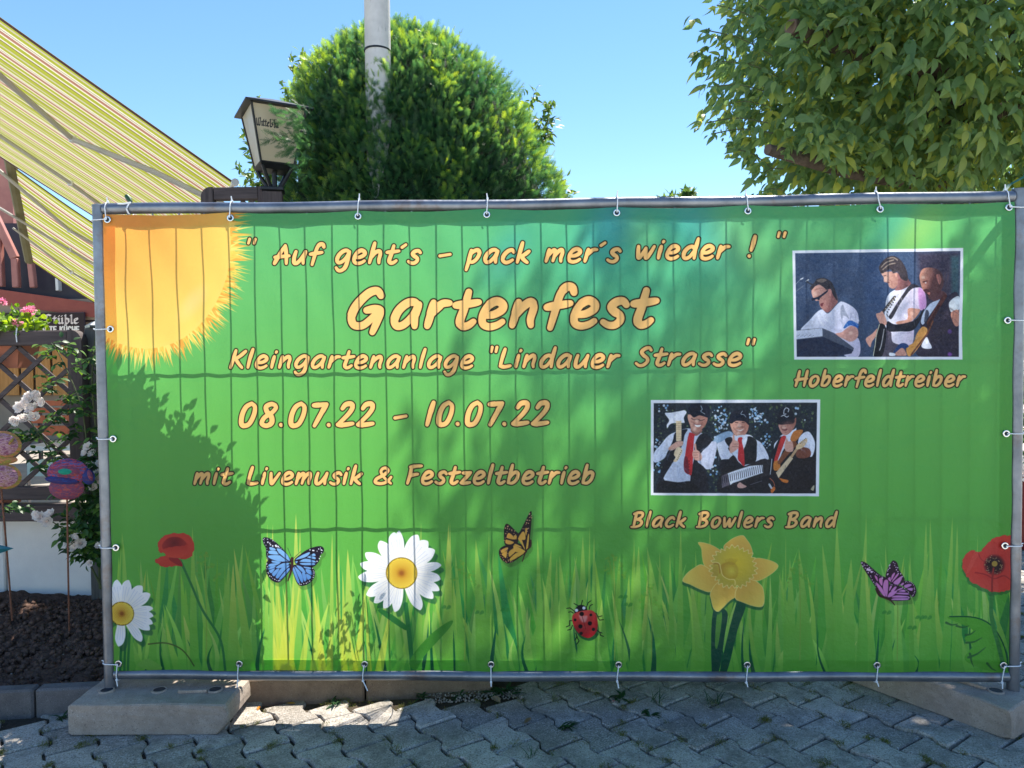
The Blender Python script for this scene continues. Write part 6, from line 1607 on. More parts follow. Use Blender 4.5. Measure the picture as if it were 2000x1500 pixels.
def rose_bush(base, label, flowers, clouds, n_obj=60, stems=()):
    r = empty('rose_bush', base, label, 'rose bush', 'climbing roses by the trellis'); o = origin(r)
    for i, (p, s_) in enumerate(flowers):
        f = bpy.data.objects.new('rose_flower', RM[i % 4]); COL.objects.link(f); f.parent = r; f.location = Vector([float(c) for c in p])-o
        f.rotation_euler = (math.radians(rs.uniform(40, 100)), 0, rs.uniform(-.6, .6)); f.scale = (s_,)*3
    P = []; 
    for (c, rad_, n_) in clouds:
        q = unit(rng.normal(size=(n_, 3)))*(rng.uniform(.15, 1, (n_, 1))**.5)*rad_; P.append(q+np.array(c))
    P = np.concatenate(P); n_ = len(P)
    # leaflets in fives
    base_d = unit(rng.normal(size=(n_, 3))*[1, 1, .5]); Pl = []; Dl = []; Sl = []
    for i in range(n_):
        side = unit(np.cross(base_d[i], [0, 0, 1.0]))
        L = rng.uniform(.030, .046)
        for (t, sd) in ((1, 0), (.6, 1), (.6, -1), (.15, 1), (.15, -1)):
            Pl.append(P[i]+base_d[i]*L*1.4*t); Dl.append(unit(base_d[i]*(1 if sd == 0 else .35)+side*sd)+np.array([0, 0, -.25])); Sl.append(L)
    Pl = np.array(Pl); Dl = unit(np.array(Dl)); Sl = np.array(Sl); m_ = len(Pl)
    Rr = rot_from(Dl, np.tile([0, -.45, 1.], (m_, 1))+rng.normal(0, .25, (m_, 3))); order = np.argsort(Pl[:, 1]); a_, b_ = order[:n_obj], order[n_obj:]
    if n_obj: leaf_objects('leaf', rl, Pl[a_], Rr[a_], Sl[a_], M['rose_leaf_r'], r)
    V, F, T = scatter(rl, Pl[b_], Rr[b_], Sl[b_], rng.uniform(0, 1, len(b_))); ob = np_mesh('foliage', V, F, M['rose_leaf'], r, T); tag(ob, kind='stuff')
    for st in stems:
        m = MB(); m.tube(catmull(st, 5), list(np.linspace(.006, .002, len(catmull(st, 5)))), 6); m.build('stem', M['stem'], r, True)
    return r
fl = []
RY = .72
for (x, y, s_) in ((40, 795, .036), (58, 775, .036), (72, 772, .034), (82, 785, .030), (62, 798, .038), (45, 818, .036), (30, 822, .034), (66, 815, .034), (52, 785, .034),
                   (172, 872, .028), (180, 886, .028), (166, 884, .026), (175, 910, .026), (190, 925, .026), (188, 938, .026), (182, 952, .026), (195, 905, .024)): fl.append((at_y(x, y, RY-.02), s_*1.35))
for (x, y, s_) in ((80, 1010, .034), (92, 1018, .034), (72, 1006, .030), (98, 1003, .028), (150, 1050, .034), (138, 1056, .034), (158, 1062, .032), (146, 1070, .030), (195, 1065, .028), (176, 1100, .022)): fl.append((at_y(x, y, RY-.06), s_*1.35))
cl = []
for (x, y, rr1, n_) in ((180, 910, .10, 46), (165, 1010, .12, 50), (185, 1050, .12, 50), (150, 930, .09, 24), (195, 860, .09, 30), (175, 1080, .06, 20), (120, 830, .10, 16), (150, 790, .10, 16), (100, 900, .07, 10), (20, 850, .06, 8), (15, 990, .05, 6), (130, 700, .07, 9), (110, 680, .05, 5), (175, 740, .08, 12), (180, 690, .05, 6), (90, 745, .05, 6), (160, 1030, .1, 30), (60, 850, .05, 8), (195, 960, .08, 30)):
    cl.append((at_y(x, y, RY+.04), rr1, n_))
stn = [[at_y(195, 1150, .8), at_y(190, 1050, .78), at_y(175, 930, .76), at_y(160, 800, .76), at_y(120, 700, .78), at_y(100, 670, .8)], [at_y(200, 1150, .8), at_y(150, 1060, .74), at_y(90, 1010, .68)], [at_y(190, 1050, .78), at_y(110, 900, .74), at_y(50, 810, .70)], [at_y(195, 900, .8), at_y(180, 760, .8), at_y(185, 660, .8)]]
rose_bush((at_y(198, 1150, .8)[0], .8, .12), 'white double roses with dark leaves climbing left of the banner', fl, cl, 260, stn)
# the same planting goes on behind the banner and throws the round shadow on it
def behind(xz, y):   # cloud centre so that its shadow falls at banner x,z
    return (xz[0]+.51*y, y, xz[1]+1.94*y)
cl2 = []
for (px_, py_, y, rr1, n_) in ((240, 870, .28, .12, 70), (300, 960, .30, .15, 90), (235, 960, .3, .15, 80), (370, 1010, .32, .14, 80), (400, 1060, .30, .15, 90), (300, 1080, .28, .17, 110), (430, 1130, .28, .12, 70), (240, 1150, .25, .17, 100), (350, 1200, .22, .16, 100), (440, 1230, .2, .12, 70), (280, 1270, .2, .14, 70), (400, 1290, .2, .12, 70), (240, 800, .26, .06, 18), (350, 920, .3, .08, 40), (470, 1060, .28, .06, 22)):
    w = at_y(px_, py_, 0); cl2.append((behind((w[0], w[2]), y), rr1, n_*2))
for k in range(9): cl2.append(((-.28+.10*k, .86+.07*math.sin(k*2.1), 1.66+.12*math.sin(k*1.3)), .17, 110))  # unseen extra foliage, added to shade the paving and bed at left
for k in range(7): cl2.append(((-.26+.10*k, .90, 1.30+.05*math.sin(k)), .15, 60))  # lower row of the added shading foliage
st2 = [[(.35, .35, .1), (.4, .33, .6), (.35, .33, 1.1), (.45, .35, 1.4)], [(.38, .35, .1), (.55, .33, .6), (.6, .33, 1.1)], [(.33, .35, .1), (.2, .33, .7), (.25, .33, 1.3)]]
rose_bush((.36, .35, .1), 'leafy rose bush hidden behind the left part of the banner', [], cl2, 0, st2)
# thin wild plant whose shadow falls on the yellow printed grass
m_pts = []
sap = empty('wild_plant', (1.12, .16, .08), 'thin leafy wild plant behind the banner right of the rose bush', 'plant')
Pp = []; 
for (px_, py_, n_) in ((690, 1180, 16), (720, 1150, 8), (640, 1230, 12), (690, 1215, 12), (735, 1220, 8), (660, 1260, 14), (650, 1285, 14), (690, 1270, 10), (780, 1290, 8), (560, 1290, 12)):
    w = at_y(px_, py_, 0); c = behind((w[0], w[2]), .12); Pp.append(rng.normal(0, 1, (n_, 3))*[.026, .02, .024]+np.array(c))
    m = MB(); m.tube(catmull([(1.12, .16, .1), ((1.12+c[0])/2+.02, .15, (.1+c[2])/2), c], 4), .0018, 4); m.build('stem', M['stem'], sap)
Pp = np.concatenate(Pp); n_ = len(Pp); Dd = unit(rng.normal(size=(n_, 3)))
V, F, T = scatter(leaf_shape(1, .5, .1, .2, 3), Pp, rot_from(Dd, unit(rng.normal(size=(n_, 3))+[0, 0, 1])), rng.uniform(.022, .034, n_), rng.uniform(0, 1, n_)); o = np_mesh('foliage', V, F, M['weed'], sap, T); tag(o, kind='stuff')

# unseen planter box added behind the banner: keeps the sun off the paving right of the lit patch
pl = empty('added_shade_planter', (1.9, .5, .1), 'added dark wooden box with low greenery, unseen behind the banner, shading the paving', 'planter')
m = MB(); m.box((2.05, .56, .46), (1.36, .36, .84), None, .01); m.build('box', M['darkwood_h'], pl)
n = 700; P = np.stack([rng.uniform(1.4, 2.7, n), rng.uniform(.42, .72, n), rng.uniform(.86, .95, n)], 1)
V, F, T = scatter(leaf_shape(1, .5, .1, .2, 3), P, rot_from(unit(rng.normal(size=(n, 3))), unit(rng.normal(size=(n, 3)))), rng.uniform(.03, .05, n), rng.uniform(0, 1, n)); o = np_mesh('foliage', V, F, M['rose_leaf'], pl, T); tag(o, kind='stuff')

# ---- garden ornaments wound with coloured fibre on rusty rods
def fibre_mat(name, cols, scale=34):
    t = NT(name); c = t.coord()
    mp = t.n('ShaderNodeMapping'); mp.inputs['Scale'].default_value = (1, 1, 3); mp.inputs['Rotation'].default_value = (.4, .5, .8); t.l(c, mp.inputs[0])
    n1 = t.noise(mp.outputs[0], scale, 3, .7); col = t.ramp(n1, [(.30+.40*i/(len(cols)-1), cc) for i, cc in enumerate(cols)], 'CONSTANT' if False else 'LINEAR')
    return t.done(t.princ(col, .85, 0, t.bump(n1, .9, .004), .3))
M['fib_blue'] = fibre_mat('fibre_blue_red', [(.02, .05, .22), (.05, .04, .12), (.42, .05, .05), (.03, .10, .30), (.10, .05, .14)])
M['fib_red'] = fibre_mat('fibre_red', [(.42, .05, .04), (.10, .05, .12), (.5, .09, .05)])
M['fib_green'] = fibre_mat('fibre_green', [(.01, .22, .14), (.02, .3, .22)])
M['fib_pink'] = fibre_mat('fibre_pink', [(.34, .13, .19), (.16, .05, .10), (.46, .27, .33), (.24, .12, .08), (.42, .28, .26)])
M['fib_yel'] = fibre_mat('fibre_yellow', [(.42, .28, .06), (.18, .18, .04), (.45, .16, .08), (.3, .28, .1)])
M['fib_dblue'] = fibre_mat('fibre_deep_blue', [(.02, .07, .26), (.03, .03, .14), (.10, .05, .10)])
def disc(parent, name, px_, py_, rx, rz, y, mat, th=.03, rot=0, seg=28):
    c = at_y(px_, py_, y); k = (y-CAM[1])/FPX; m = MB(); vs = []; fs = []
    prof = [(.02, -1), (.5, -.85), (.85, -.5), (1, 0), (.85, .5), (.5, .85), (.02, 1)]
    for (q, h) in prof:
        for i in range(seg):
            a = 2*math.pi*i/seg; X = q*rx*k*math.cos(a); Z_ = q*rz*k*math.sin(a)
            vs.append((c[0]+X*math.cos(rot)-Z_*math.sin(rot), y+h*th/2, c[2]+X*math.sin(rot)+Z_*math.cos(rot)))
    for L in range(len(prof)-1):
        for i in range(seg): fs.append((L*seg+i, L*seg+(i+1) % seg, (L+1)*seg+(i+1) % seg, (L+1)*seg+i))
    fs += [tuple(range(seg)), tuple(range((len(prof)-1)*seg, len(prof)*seg))]
    m.add(vs, fs); return m.build(name, mat, parent, True)
OY = .58
f1 = empty('garden_ornament', at_y(134, 1255, OY), 'blue and red fibre fish ornament on a rusty rod in the bed', 'garden ornament', 'fibre ornaments on rods')
disc(f1, 'body', 132, 922, 42, 27, OY, M['fib_blue'], .045, .05); disc(f1, 'body', 130, 953, 36, 24, OY+.002, M['fib_red'], .04)
disc(f1, 'ring', 131, 921, 27, 13, OY-.014, M['fib_red'], .03); disc(f1, 'eye', 128, 921, 16, 7, OY-.022, M['fib_green'], .022)
disc(f1, 'belt', 120, 938, 34, 8, OY-.013, M['fib_dblue'], .03, -.1); disc(f1, 'tail', 172, 931, 14, 16, OY, M['fib_dblue'], .03, .4); disc(f1, 'tail_stripe', 176, 928, 5, 11, OY-.012, M['fib_red'], .018, .3)
m = MB(); m.tube([at_y(131, 970, OY+.004), at_y(133, 1110, OY), at_y(136, 1258, OY)], .0042, 7); m.build('rod', M['rust'], f1)
f2 = empty('garden_ornament', at_y(24, 1210, .62), 'pink and yellow round fibre ornament on a rusty rod at the left edge', 'garden ornament', 'fibre ornaments on rods')
for (x, y, a_, b_) in ((8, 868, 36, 27), (8, 930, 36, 26)):
    disc(f2, 'rim', x, y, a_, b_, .62, M['fib_yel'], .035, -.1); disc(f2, 'disc', x-2, y, a_*.86, b_*.84, .612, M['fib_pink'], .04, -.1)
disc(f2, 'middle', 6, 898, 30, 9, .625, M['fib_yel'], .03); disc(f2, 'accent', 22, 862, 9, 3, .59, M['fib_yel'], .012, .9)
m = MB(); m.tube([at_y(2, 950, .624), at_y(12, 1060, .62), at_y(24, 1212, .62)], .0042, 7); m.build('rod', M['rust'], f2)
# teal leafed stub at the left edge
gl = empty('glass_bird', at_y(0, 1068, .6), 'small teal pointed ornament at the very left edge above the bed', 'garden ornament')
m = MB(); q = at_y(-10, 1070, .6); V3 = [(q[0], .6, q[2]+.02), at_y(27, 1071, .6), (q[0], .6, q[2]-.035), (q[0]+.02, .57, q[2]), (q[0]+.02, .63, q[2])]
m.add(V3, [(0, 1, 3), (1, 2, 3), (0, 4, 1), (1, 4, 2), (0, 3, 2, 4)]); m.build('body', mat_simple('teal_glass', (.02, .16, .22, 1), (.03, .22, .28, 1), 10, .3), gl)
# ================================================================== white pole
PYY = 2.01
pc = at_y(737, 100, PYY)
pole = empty('white_pole', (pc[0], PYY, 0), 'round white weathered pole rising in front of the yew', 'pole')
m = MB(); m.tube([(pc[0]+.014, PYY, -.02), (pc[0]+.006, PYY, 2.2), (pc[0], PYY, 4.6)], .083, 28); m.build('shaft', M['pole'], pole, True)
zz = at_y(737, 101, PYY)[2]
m = MB(); m.tube([(pc[0], PYY, zz-.004), (pc[0], PYY, zz+.008)], .0865, 28); m.build('band', M['blackmetal'], pole, True)
# ================================================================== yew
YC = (at_y(818, 300, 2.85)[0], 2.85)
k_ = (2.85-CAM[1])/FPX
prof = [(385, 283), (340, 272), (300, 262), (250, 248), (200, 230), (150, 196), (100, 150), (70, 112), (45, 66), (30, 20), (24, 3)]
zr = [(at_y(818, y, 2.6)[2], r_*k_*.965) for (y, r_) in prof]
zr = [(.1, 1.0), (1.0, 1.10), (1.9, 1.11)]+zr
zs = np.array([a for a, b in zr]); rs_ = np.array([b for a, b in zr])
def xo(z):
    return np.interp(z, [1.9, zr[3][0], zr[5][0], zr[7][0], zr[8][0], zr[9][0], zr[-1][0]], [.03, .03, -.03, -.07, -.10, -.13, -.16])
yew = empty('yew_tree', (YC[0], YC[1], 0), 'clipped dome shaped yew with dense dark needles behind the banner', 'tree')
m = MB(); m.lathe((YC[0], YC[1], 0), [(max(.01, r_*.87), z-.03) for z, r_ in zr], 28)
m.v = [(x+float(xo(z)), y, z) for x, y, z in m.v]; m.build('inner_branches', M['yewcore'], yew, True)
m = MB(); m.tube([(YC[0], YC[1], -.02), (YC[0], YC[1], 1.4)], [.11, .07], 10); m.build('trunk', M['bark'], yew, True)
def yew_sprig(seed):
    r = np.random.default_rng(seed); V = []; F = []; T = []
    L = 1.0; n = 11
    for i in range(n):
        t = .06+.94*i/n; w = .22*(math.sin(math.pi*min(1, t*.85+.12)))**.6
        for sd in (-1, 1):
            b = np.array([t*L, 0, -.1*t*t]); tip = b+np.array([.13+.05*r.random(), sd*w*(.85+.3*r.random()), r.uniform(-.03, .05)])
            o = len(V); hw = np.array([.024, 0, 0]); hw = np.array([.03, 0, 0]); V += [b-hw, b+hw, tip+hw*.5, tip-hw*.4]; F.append((o, o+1, o+2, o+3)); T += [t]*4
    o = len(V); V += [np.array([0, .012, 0]), np.array([0, -.012, 0]), np.array([1.08, -.005, -.1]), np.array([1.08, .005, -.1])]; F.append((o, o+1, o+2, o+3)); T += [.3]*4
    return np.array(V, np.float32), np.array(F, np.int32), np.array(T, np.float32)
def yew_foliage(N, parent, extra=False):
    parts = []
    for k in range(4):
        sh = yew_sprig(k); n = N//4
        # heights weighted by radius
        z = rng.uniform(1.5, zs[-1], n*4); rr = np.interp(z, zs, rs_); keep = rng.uniform(0, rs_.max(), n*4) < rr+.10; z = z[keep][:n]; n = len(z)
        rr = np.interp(z, zs, rs_); th = rng.uniform(0, 2*math.pi, n)
        th = np.where(rng.random(n) < .75, -math.pi/2+rng.normal(0, .95, n), th)
        dr = (np.interp(z+.02, zs, rs_)-np.interp(z-.02, zs, rs_))/.04
        nrm = unit(np.stack([np.cos(th), np.sin(th), -dr], 1))
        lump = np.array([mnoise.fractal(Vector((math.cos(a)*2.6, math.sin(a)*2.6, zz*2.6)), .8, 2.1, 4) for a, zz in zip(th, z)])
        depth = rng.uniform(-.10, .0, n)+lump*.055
        pos = np.stack([YC[0]+xo(z)+np.cos(th)*rr, YC[1]+np.sin(th)*rr, z], 1)+nrm*depth[:, None]
        D = unit(nrm*.55+rng.normal(0, .42, (n, 3))+np.array([0, 0, .42]))
        sc = rng.uniform(.04, .092, n)
        V, F = sh[0], sh[1]; R_ = rot_from(D, unit(nrm*.9+rng.normal(0, .5, (n, 3))))
        Pn = np.einsum('nij,vj->nvi', R_, V)*sc[:, None, None]+pos[:, None, :]
        Fi = F[None]+(np.arange(n)*len(V))[:, None, None]
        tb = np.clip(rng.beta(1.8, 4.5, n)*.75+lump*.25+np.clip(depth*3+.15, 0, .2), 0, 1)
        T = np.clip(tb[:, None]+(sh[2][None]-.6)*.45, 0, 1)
        parts.append((Pn.reshape(-1, 3), Fi.reshape(-1, 4), T.reshape(-1)))
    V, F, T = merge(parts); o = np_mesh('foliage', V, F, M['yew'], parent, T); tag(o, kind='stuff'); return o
yew_foliage(20000, yew)
# loose shoots sticking out, also in front of the lantern
sh = yew_sprig(9); pts = []; dirs = []; scs = []
for (px_, py_, yy, dx, dz) in ((505, 225, 1.50, -1, .1), (520, 228, 1.5, -1, .3), (530, 222, 1.5, -.9, .0), (540, 235, 1.5, -1, -.2), (548, 228, 1.52, -.6, .5), (500, 272, 1.48, -1, .1), (515, 276, 1.5, -1, -.1), (525, 262, 1.5, -.8, .5), (532, 270, 1.5, -1, .2), (538, 285, 1.5, -.9, -.5), (545, 276, 1.5, -.8, -.1), (530, 290, 1.5, -1, -.3), (550, 262, 1.5, -.5, .6), (548, 295, 1.5, -.8, -.4), (555, 245, 1.52, -1, .1), (556, 280, 1.52, -.7, .2), (545, 300, 1.5, -.5, -.3), (548, 250, 1.5, -.4, .4), (552, 225, 1.5, -.3, .6), (550, 320, 1.5, -.5, -.2), (556, 340, 1.5, -.5, -.1), (560, 210, 1.5, -.3, .8), (562, 270, 1.5, -.2, .2), (560, 305, 1.5, -.2, 0)):
    for k in range(9):
        p = at_y(px_+rng.normal(44, 11), py_+rng.normal(0, 7), yy+rng.uniform(-.02, .1)); pts.append(p); dirs.append((dx+rng.normal(0, .3), rng.normal(0, .3), dz+rng.normal(0, .35))); scs.append(rng.uniform(.04, .07))
for k in range(320):
    z = rng.uniform(2.2, zs[-1]); r1 = np.interp(z, zs, rs_); th = rng.choice([rng.normal(0, .5), math.pi+rng.normal(0, .5), rng.uniform(0, 6.28)])
    pts.append((YC[0]+xo(z)+math.cos(th)*r1, YC[1]+math.sin(th)*r1*.9, z)); dirs.append((math.cos(th)*.6, math.sin(th)*.3, .8)); scs.append(rng.uniform(.07, .13))
pts = np.array(pts); dirs = unit(np.array(dirs)); scs = np.array(scs); n = len(pts)
V, F, T = scatter((sh[0], sh[1]), pts, rot_from(dirs, unit(rng.normal(size=(n, 3)))), scs, np.where(scs < .0701, rng.uniform(.0, .25, n), rng.uniform(.25, .7, n))); o = np_mesh('loose_shoots', V, F, M['yew'], yew, T); tag(o, kind='stuff')

# ================================================================== leafy shrubs behind the yew
def shrub(label, twigs, y, base, Ls=.05, group='leafy shrubs behind the yew'):
    r = empty('shrub', (base[0], y, 0), label, 'shrub', group); P = []; D = []; 
    trunk_top = at_y(base[1], base[2], y)
    m = MB(); m.tube([(base[0], y, -.02), (base[0], y, trunk_top[2]*.6), trunk_top], [.03, .02, .012], 7); m.build('trunk', M['bark'], r, True)
    for (x0, y0, x1, y1, n_) in twigs:
        a = at_y(x0, y0, y); b = at_y(x1, y1, y+rng.uniform(-.05, .05)); mid = (a+b)/2+np.array([rng.normal(0, .02), 0, .03])
        c = catmull([a, mid, b], 5); m = MB(); m.tube(c, list(np.linspace(.007, .002, len(c))), 5); m.build('twig', M['stem'], r)
        for k in range(int(n_*2.2)):
            t = rng.uniform(.15, 1.02); p = a*(1-t)**2+2*mid*t*(1-t)+b*t*t; P.append(p+rng.normal(0, .022, 3)); D.append(unit((b-a))*.7+rng.normal(0, .75, 3)+np.array([0, 0, -.15]))
    P = np.array(P); D = unit(np.array(D)); n_ = len(P)
    V, F, T = scatter(leaf_shape(1, .46, .2, .3, 4), P, rot_from(D, unit(rng.normal(0, .5, (n_, 3))+[0, -.6, .7])), rng.uniform(.7, 1.25, n_)*Ls*1.15, rng.uniform(0, 1, n_)); o = np_mesh('foliage', V, F, M['shrub'], r, T); tag(o, kind='stuff')
yb = 4.0
shrub('leafy shrub twigs showing left of the yew behind the lantern', [(540, 400, 478, 265, 34), (530, 400, 466, 330, 34), (540, 420, 470, 372, 30), (545, 400, 505, 345, 40), (550, 400, 520, 320, 40), (590, 300, 556, 165, 40), (600, 260, 590, 110, 60), (600, 280, 575, 130, 50), (610, 220, 620, 118, 30), (560, 380, 510, 380, 40), (560, 300, 565, 190, 30), (520, 330, 505, 195, 18)], 3.9, (at_y(560, 500, 3.9)[0], 560, 430), .060)
shrub('leafy shrub twigs showing right of the yew', [(1000, 330, 1045, 180, 46), (1010, 330, 1078, 200, 50), (1020, 330, 1075, 265, 40), (1000, 300, 1020, 190, 26), (1030, 340, 1075, 230, 30), (1060, 420, 1098, 348, 34), (1050, 420, 1112, 378, 30), (1060, 400, 1090, 375, 20)], 3.9, (at_y(1040, 500, 3.9)[0], 1020, 420), .060)
shrub('distant treetop just showing above the top rail between yew and big tree', [(1320, 430, 1340, 374, 60), (1310, 430, 1312, 380, 40), (1340, 430, 1352, 378, 40), (1300, 430, 1290, 388, 30)], 9.0, (at_y(1325, 500, 9)[0], 1325, 420), .11)

# ================================================================== big leafy tree on the right
TC = np.array([4.57, 2.35, 3.75]); TR = np.array([1.62, 1.25, 1.5])
tree = empty('broadleaf_tree', (TC[0], TC[1], 0), 'big tree with large drooping leaves and sawn off limbs at top right', 'tree')
m = MB(); m.tube([(TC[0]+.1, TC[1]+.2, -.03), (TC[0]+.08, TC[1]+.15, 1.2), (TC[0], TC[1]+.1, 2.4), (TC[0]-.05, TC[1], 3.6)], [.19, .15, .13, .09], 14); m.build('trunk', M['bark'], tree, True)
def limb(a, b, r0, r1, cut=True):
    a = np.array(a); b = np.array(b); mid = (a+b)/2+np.array([0, 0, -.04]); m = MB(); m.tube(catmull([a, mid, b], 4), list(np.linspace(r0, r1, 9)), 12); o = m.build('limb', M['bark'], tree, True)
    if cut:
        d = unit(b-a); m = MB(); m.tube([b-d*.002, b+d*.006], [r1*.97, r1*.94], 14); m.build('sawn_end', M['cutwood'], o)
top = np.array([TC[0]-.02, TC[1]+.05, 2.9])
e1 = at_y(1545, 52, 1.75); limb(top+[0, 0, .5], e1, .10, .050)
e2 = at_y(1500, 292, 1.85); limb(top+[0, 0, -.3], e2, .07, .034)
for e in ((3.4, 2.2, 4.7), (4.9, 2.0, 4.9), (5.3, 2.7, 3.9), (4.3, 3.2, 4.8), (3.6, 2.9, 3.7), (5.2, 1.7, 3.3)): limb(top, e, .07, .02, False)
wl = leaf_shape(1, .46, .22, .34, 4)
def walnut_clusters(n, fn, outer=True):
    P = []; D = []; S_ = []
    for i in range(n):
        c, nrm = fn(); d = unit(nrm*.8+rng.normal(0, .45, 3)+np.array([0, -.15, .05])); side = unit(np.cross(d, [0, 0, 1.0])); L = rng.uniform(.065, .145)
        k = rng.integers(3, 6)
        for j in range(k):
            t = j/(k-1) if k > 1 else 0; a = (t-.5)*2.6
            dd = d*math.cos(a)+side*math.sin(a); dd[2] -= rng.uniform(.35, 1.0)
            P.append(c+d*.03+rng.normal(0, .015, 3)); D.append(dd); S_.append(L*(1-.3*abs(t-.5)*2)*rng.uniform(.85, 1.1))
    return np.array(P), unit(np.array(D)), np.array(S_)
TC2 = np.array([4.15, 2.75, 5.5]); TR2 = np.array([1.75, 1.5, 1.35])
def crown_pt2():
    while True:
        u_ = unit(rng.normal(size=3)); rr = rng.uniform(.1, 1)**.45
        p = TC2+u_*TR2*rr*(1+.15*mnoise.noise(Vector(tuple(u_*2.5+np.array([7, 0, 0])))))
        xs_, zs_ = p[0]-.51*p[1], p[2]-1.94*p[1]
        if 2.98 < xs_ < 3.42 and zs_ > 1.25 and mnoise.noise(Vector((xs_*4, zs_*3, 2))) > -.25: continue
        if p[2] > 4.3: return p, u_
def crown_pt():
    while True:
        u_ = unit(rng.normal(size=3)); rr = rng.uniform(.15, 1)**.45
        bump = 1+.20*mnoise.noise(Vector(tuple(u_*2.2)))+.08*mnoise.noise(Vector(tuple(u_*6)))
        p = TC+u_*TR*rr*bump
        if p[2] > 2.25+.1*math.sin(p[0]*5): return p, u_
P, D, S_ = walnut_clusters(8200, crown_pt)
P2_, D2_, S2_ = walnut_clusters(3400, crown_pt2); P = np.concatenate([P, P2_]); D = np.concatenate([D, D2_]); S_ = np.concatenate([S_, S2_])
# foliage hanging over the sawn limbs so that only their ends show
for (q0_, q1_) in ((top+[0, 0, .5], e1), (top+[0, 0, -.3], e2)):
    for k in range(150):
        t = rng.uniform(0, .93); q = np.array(q0_)+(np.array(q1_)-np.array(q0_))*t+np.array([rng.normal(0, .06), -rng.uniform(.08, .3), rng.normal(.05, .08)])
        p_, d_, s_ = walnut_clusters(1, lambda: (q, np.array([0, -1., .2]))); P = np.concatenate([P, p_]); D = np.concatenate([D, d_]); S_ = np.concatenate([S_, s_])
# side twigs poking out on the left
for (x0, y0, x1, y1) in ((1480, 110, 1385, 60), (1480, 60, 1400, 10), (1470, 180, 1385, 170), (1470, 240, 1380, 240), (1480, 330, 1430, 290), (1500, 372, 1472, 385), (1500, 330, 1478, 350), (1470, 20, 1395, -20), (1490, 150, 1410, 120), (1480, 260, 1390, 262), (1478, 210, 1408, 205)):
    y = 1.9; a = at_y(x0+30, y0, y); b = at_y(x1, y1, y); m = MB(); m.tube(catmull([a, (a+b)/2+np.array([0, 0, .03]), b], 4), .004, 5); m.build('twig', M['stem'], tree)
    for k in range(7):
        t = (k+1)/7; q = a+(b-a)*t; p_, d_, s_ = walnut_clusters(1, lambda: (q, unit(b-a)))
        P = np.concatenate([P, p_]); D = np.concatenate([D, d_]); S_ = np.concatenate([S_, s_*.75])
n = len(P); upv = unit(rng.normal(0, .45, (n, 3))+np.array([0, -.75, .6])); Rm = rot_from(D, upv)
# the 300 that show largest are single objects
vis = np.array([show_ for show_ in ((-(np.linalg.norm(p-CAM)) if (1340 < 1000+FPX*((p-CAM)@RT)/((p-CAM)@FW) < 2020 and -20 < 750-FPX*((p-CAM)@UP)/((p-CAM)@FW) < 400) else -99) for p in P)])
order = np.argsort(-vis); a_, b_ = order[:300], order[300:]
leaf_objects('leaf', wl, P[a_], Rm[a_], S_[a_], M['walnut_r'], tree)
V, F, T = scatter(wl, P[b_], Rm[b_], S_[b_], rng.uniform(0, 1, len(b_))); o = np_mesh('crown', V, F, M['walnut'], tree, T); tag(o, kind='stuff')

# tree beyond at the right edge
t3 = empty('broadleaf_tree', (9.6, 8.5, 0), 'bright green tree beyond the big tree at the right edge', 'tree')
m = MB(); m.tube([(9.6, 8.5, -.05), (9.6, 8.5, 3.0)], [.2, .12], 9); m.build('trunk', M['bark'], t3, True)
n = 9000; u_ = unit(rng.normal(size=(n, 3))); P = np.array([9.6, 8.5, 3.9])+u_*np.array([2.6, 2.2, 2.0])*(rng.uniform(.3, 1, (n, 1))**.4)
V, F, T = scatter(leaf_shape(1, .5, .1, .2, 2), P, rot_from(unit(rng.normal(size=(n, 3))), unit(rng.normal(size=(n, 3)))), rng.uniform(.12, .2, n), rng.uniform(.3, 1, n)); o = np_mesh('crown', V, F, M['shrub'], t3, T); tag(o, kind='stuff')
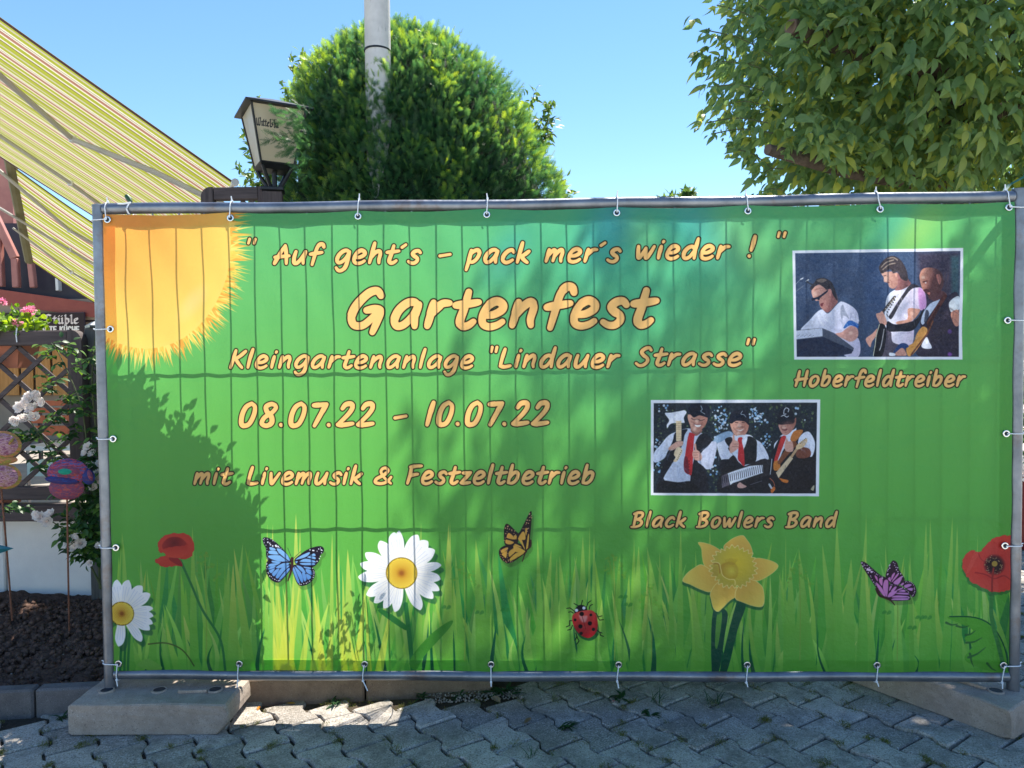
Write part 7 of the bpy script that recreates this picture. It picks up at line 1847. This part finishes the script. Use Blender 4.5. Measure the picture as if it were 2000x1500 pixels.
# lawn beyond the paving on the right, flower tub
n = 26000; P = np.stack([rng.uniform(3.6, 8.5, n), rng.uniform(4.2, 8.0, n), np.zeros(n)-.02], 1)
V, F, T = scatter(leaf_shape(1, .12, .1, .5, 2), P, rot_from(unit(np.stack([rng.normal(0, .4, n), rng.normal(0, .4, n), np.ones(n)], 1)), rng.normal(size=(n, 3))), rng.uniform(.05, .10, n), rng.uniform(0, 1, n)); o = np_mesh('lawn', V, F, M['grass'], None, T); tag(o, kind='stuff')
lawn = MB(); lawn.add([(3.4, 4.1, -.012), (9, 4.1, -.012), (9, 9, -.012), (3.4, 9, -.012)], [(0, 1, 2, 3)]); o = lawn.build('lawn_soil', mat_simple('lawn_ground', (.03, .05, .015, 1), (.05, .07, .02, 1), 10, .95)); tag(o, kind='structure')
tub_c = at_y(2012, 1000, 2.6)
tub = empty('flower_tub', (tub_c[0], 2.6, 0), 'dark red flower tub with pale blossoms at the right edge behind the post', 'flower pot')
m = MB(); m.lathe((tub_c[0], 2.6, 0), [(.10, 0), (.15, .28), (.165, .55), (.17, .58), (.15, .58), (.14, .5)], 20); m.build('pot', mat_simple('dark_red_glaze', (.22, .03, .03, 1), None, 8, .4), tub, True)
n = 200; u_ = unit(rng.normal(size=(n, 3))); P = np.array([tub_c[0], 2.6, .95])+u_*np.array([.22, .2, .36])*rng.uniform(.2, 1, (n, 1))
V, F, T = scatter(leaf_shape(1, .4, .1, .2, 3), P, rot_from(unit(rng.normal(size=(n, 3))), unit(rng.normal(size=(n, 3))+[0, 0, 1])), rng.uniform(.06, .1, n), rng.uniform(0, 1, n)); o = np_mesh('foliage', V, F, M['rose_leaf'], tub, T); tag(o, kind='stuff')
for (x, y) in ((1995, 900), (2000, 720), (1998, 925), (2004, 800)): flower_head(x, y, 2.4, .05, 50, 'petal', 'blossom', tub, .035)
# garden hedge far behind so that the horizon under the canopy is closed
hd = empty('hedge', (2, 14, 0), 'long dark green hedge far behind the yew and fence', 'hedge')
m = MB(); m.box((3, 14.6, .95), (34, 1.0, 1.9), None, .1); m.build('inner_branches', M['yewcore'], hd)
n = 12000; P = np.stack([rng.uniform(-14, 20, n), rng.uniform(13.9, 15.2, n), rng.uniform(0, 2.15, n)], 1)
V, F, T = scatter(leaf_shape(1, .5, .1, .2, 2), P, rot_from(unit(rng.normal(size=(n, 3))), unit(rng.normal(size=(n, 3)))), rng.uniform(.12, .2, n), rng.uniform(0, 1, n)); o = np_mesh('foliage', V, F, M['shrub'], hd, T); tag(o, kind='stuff')
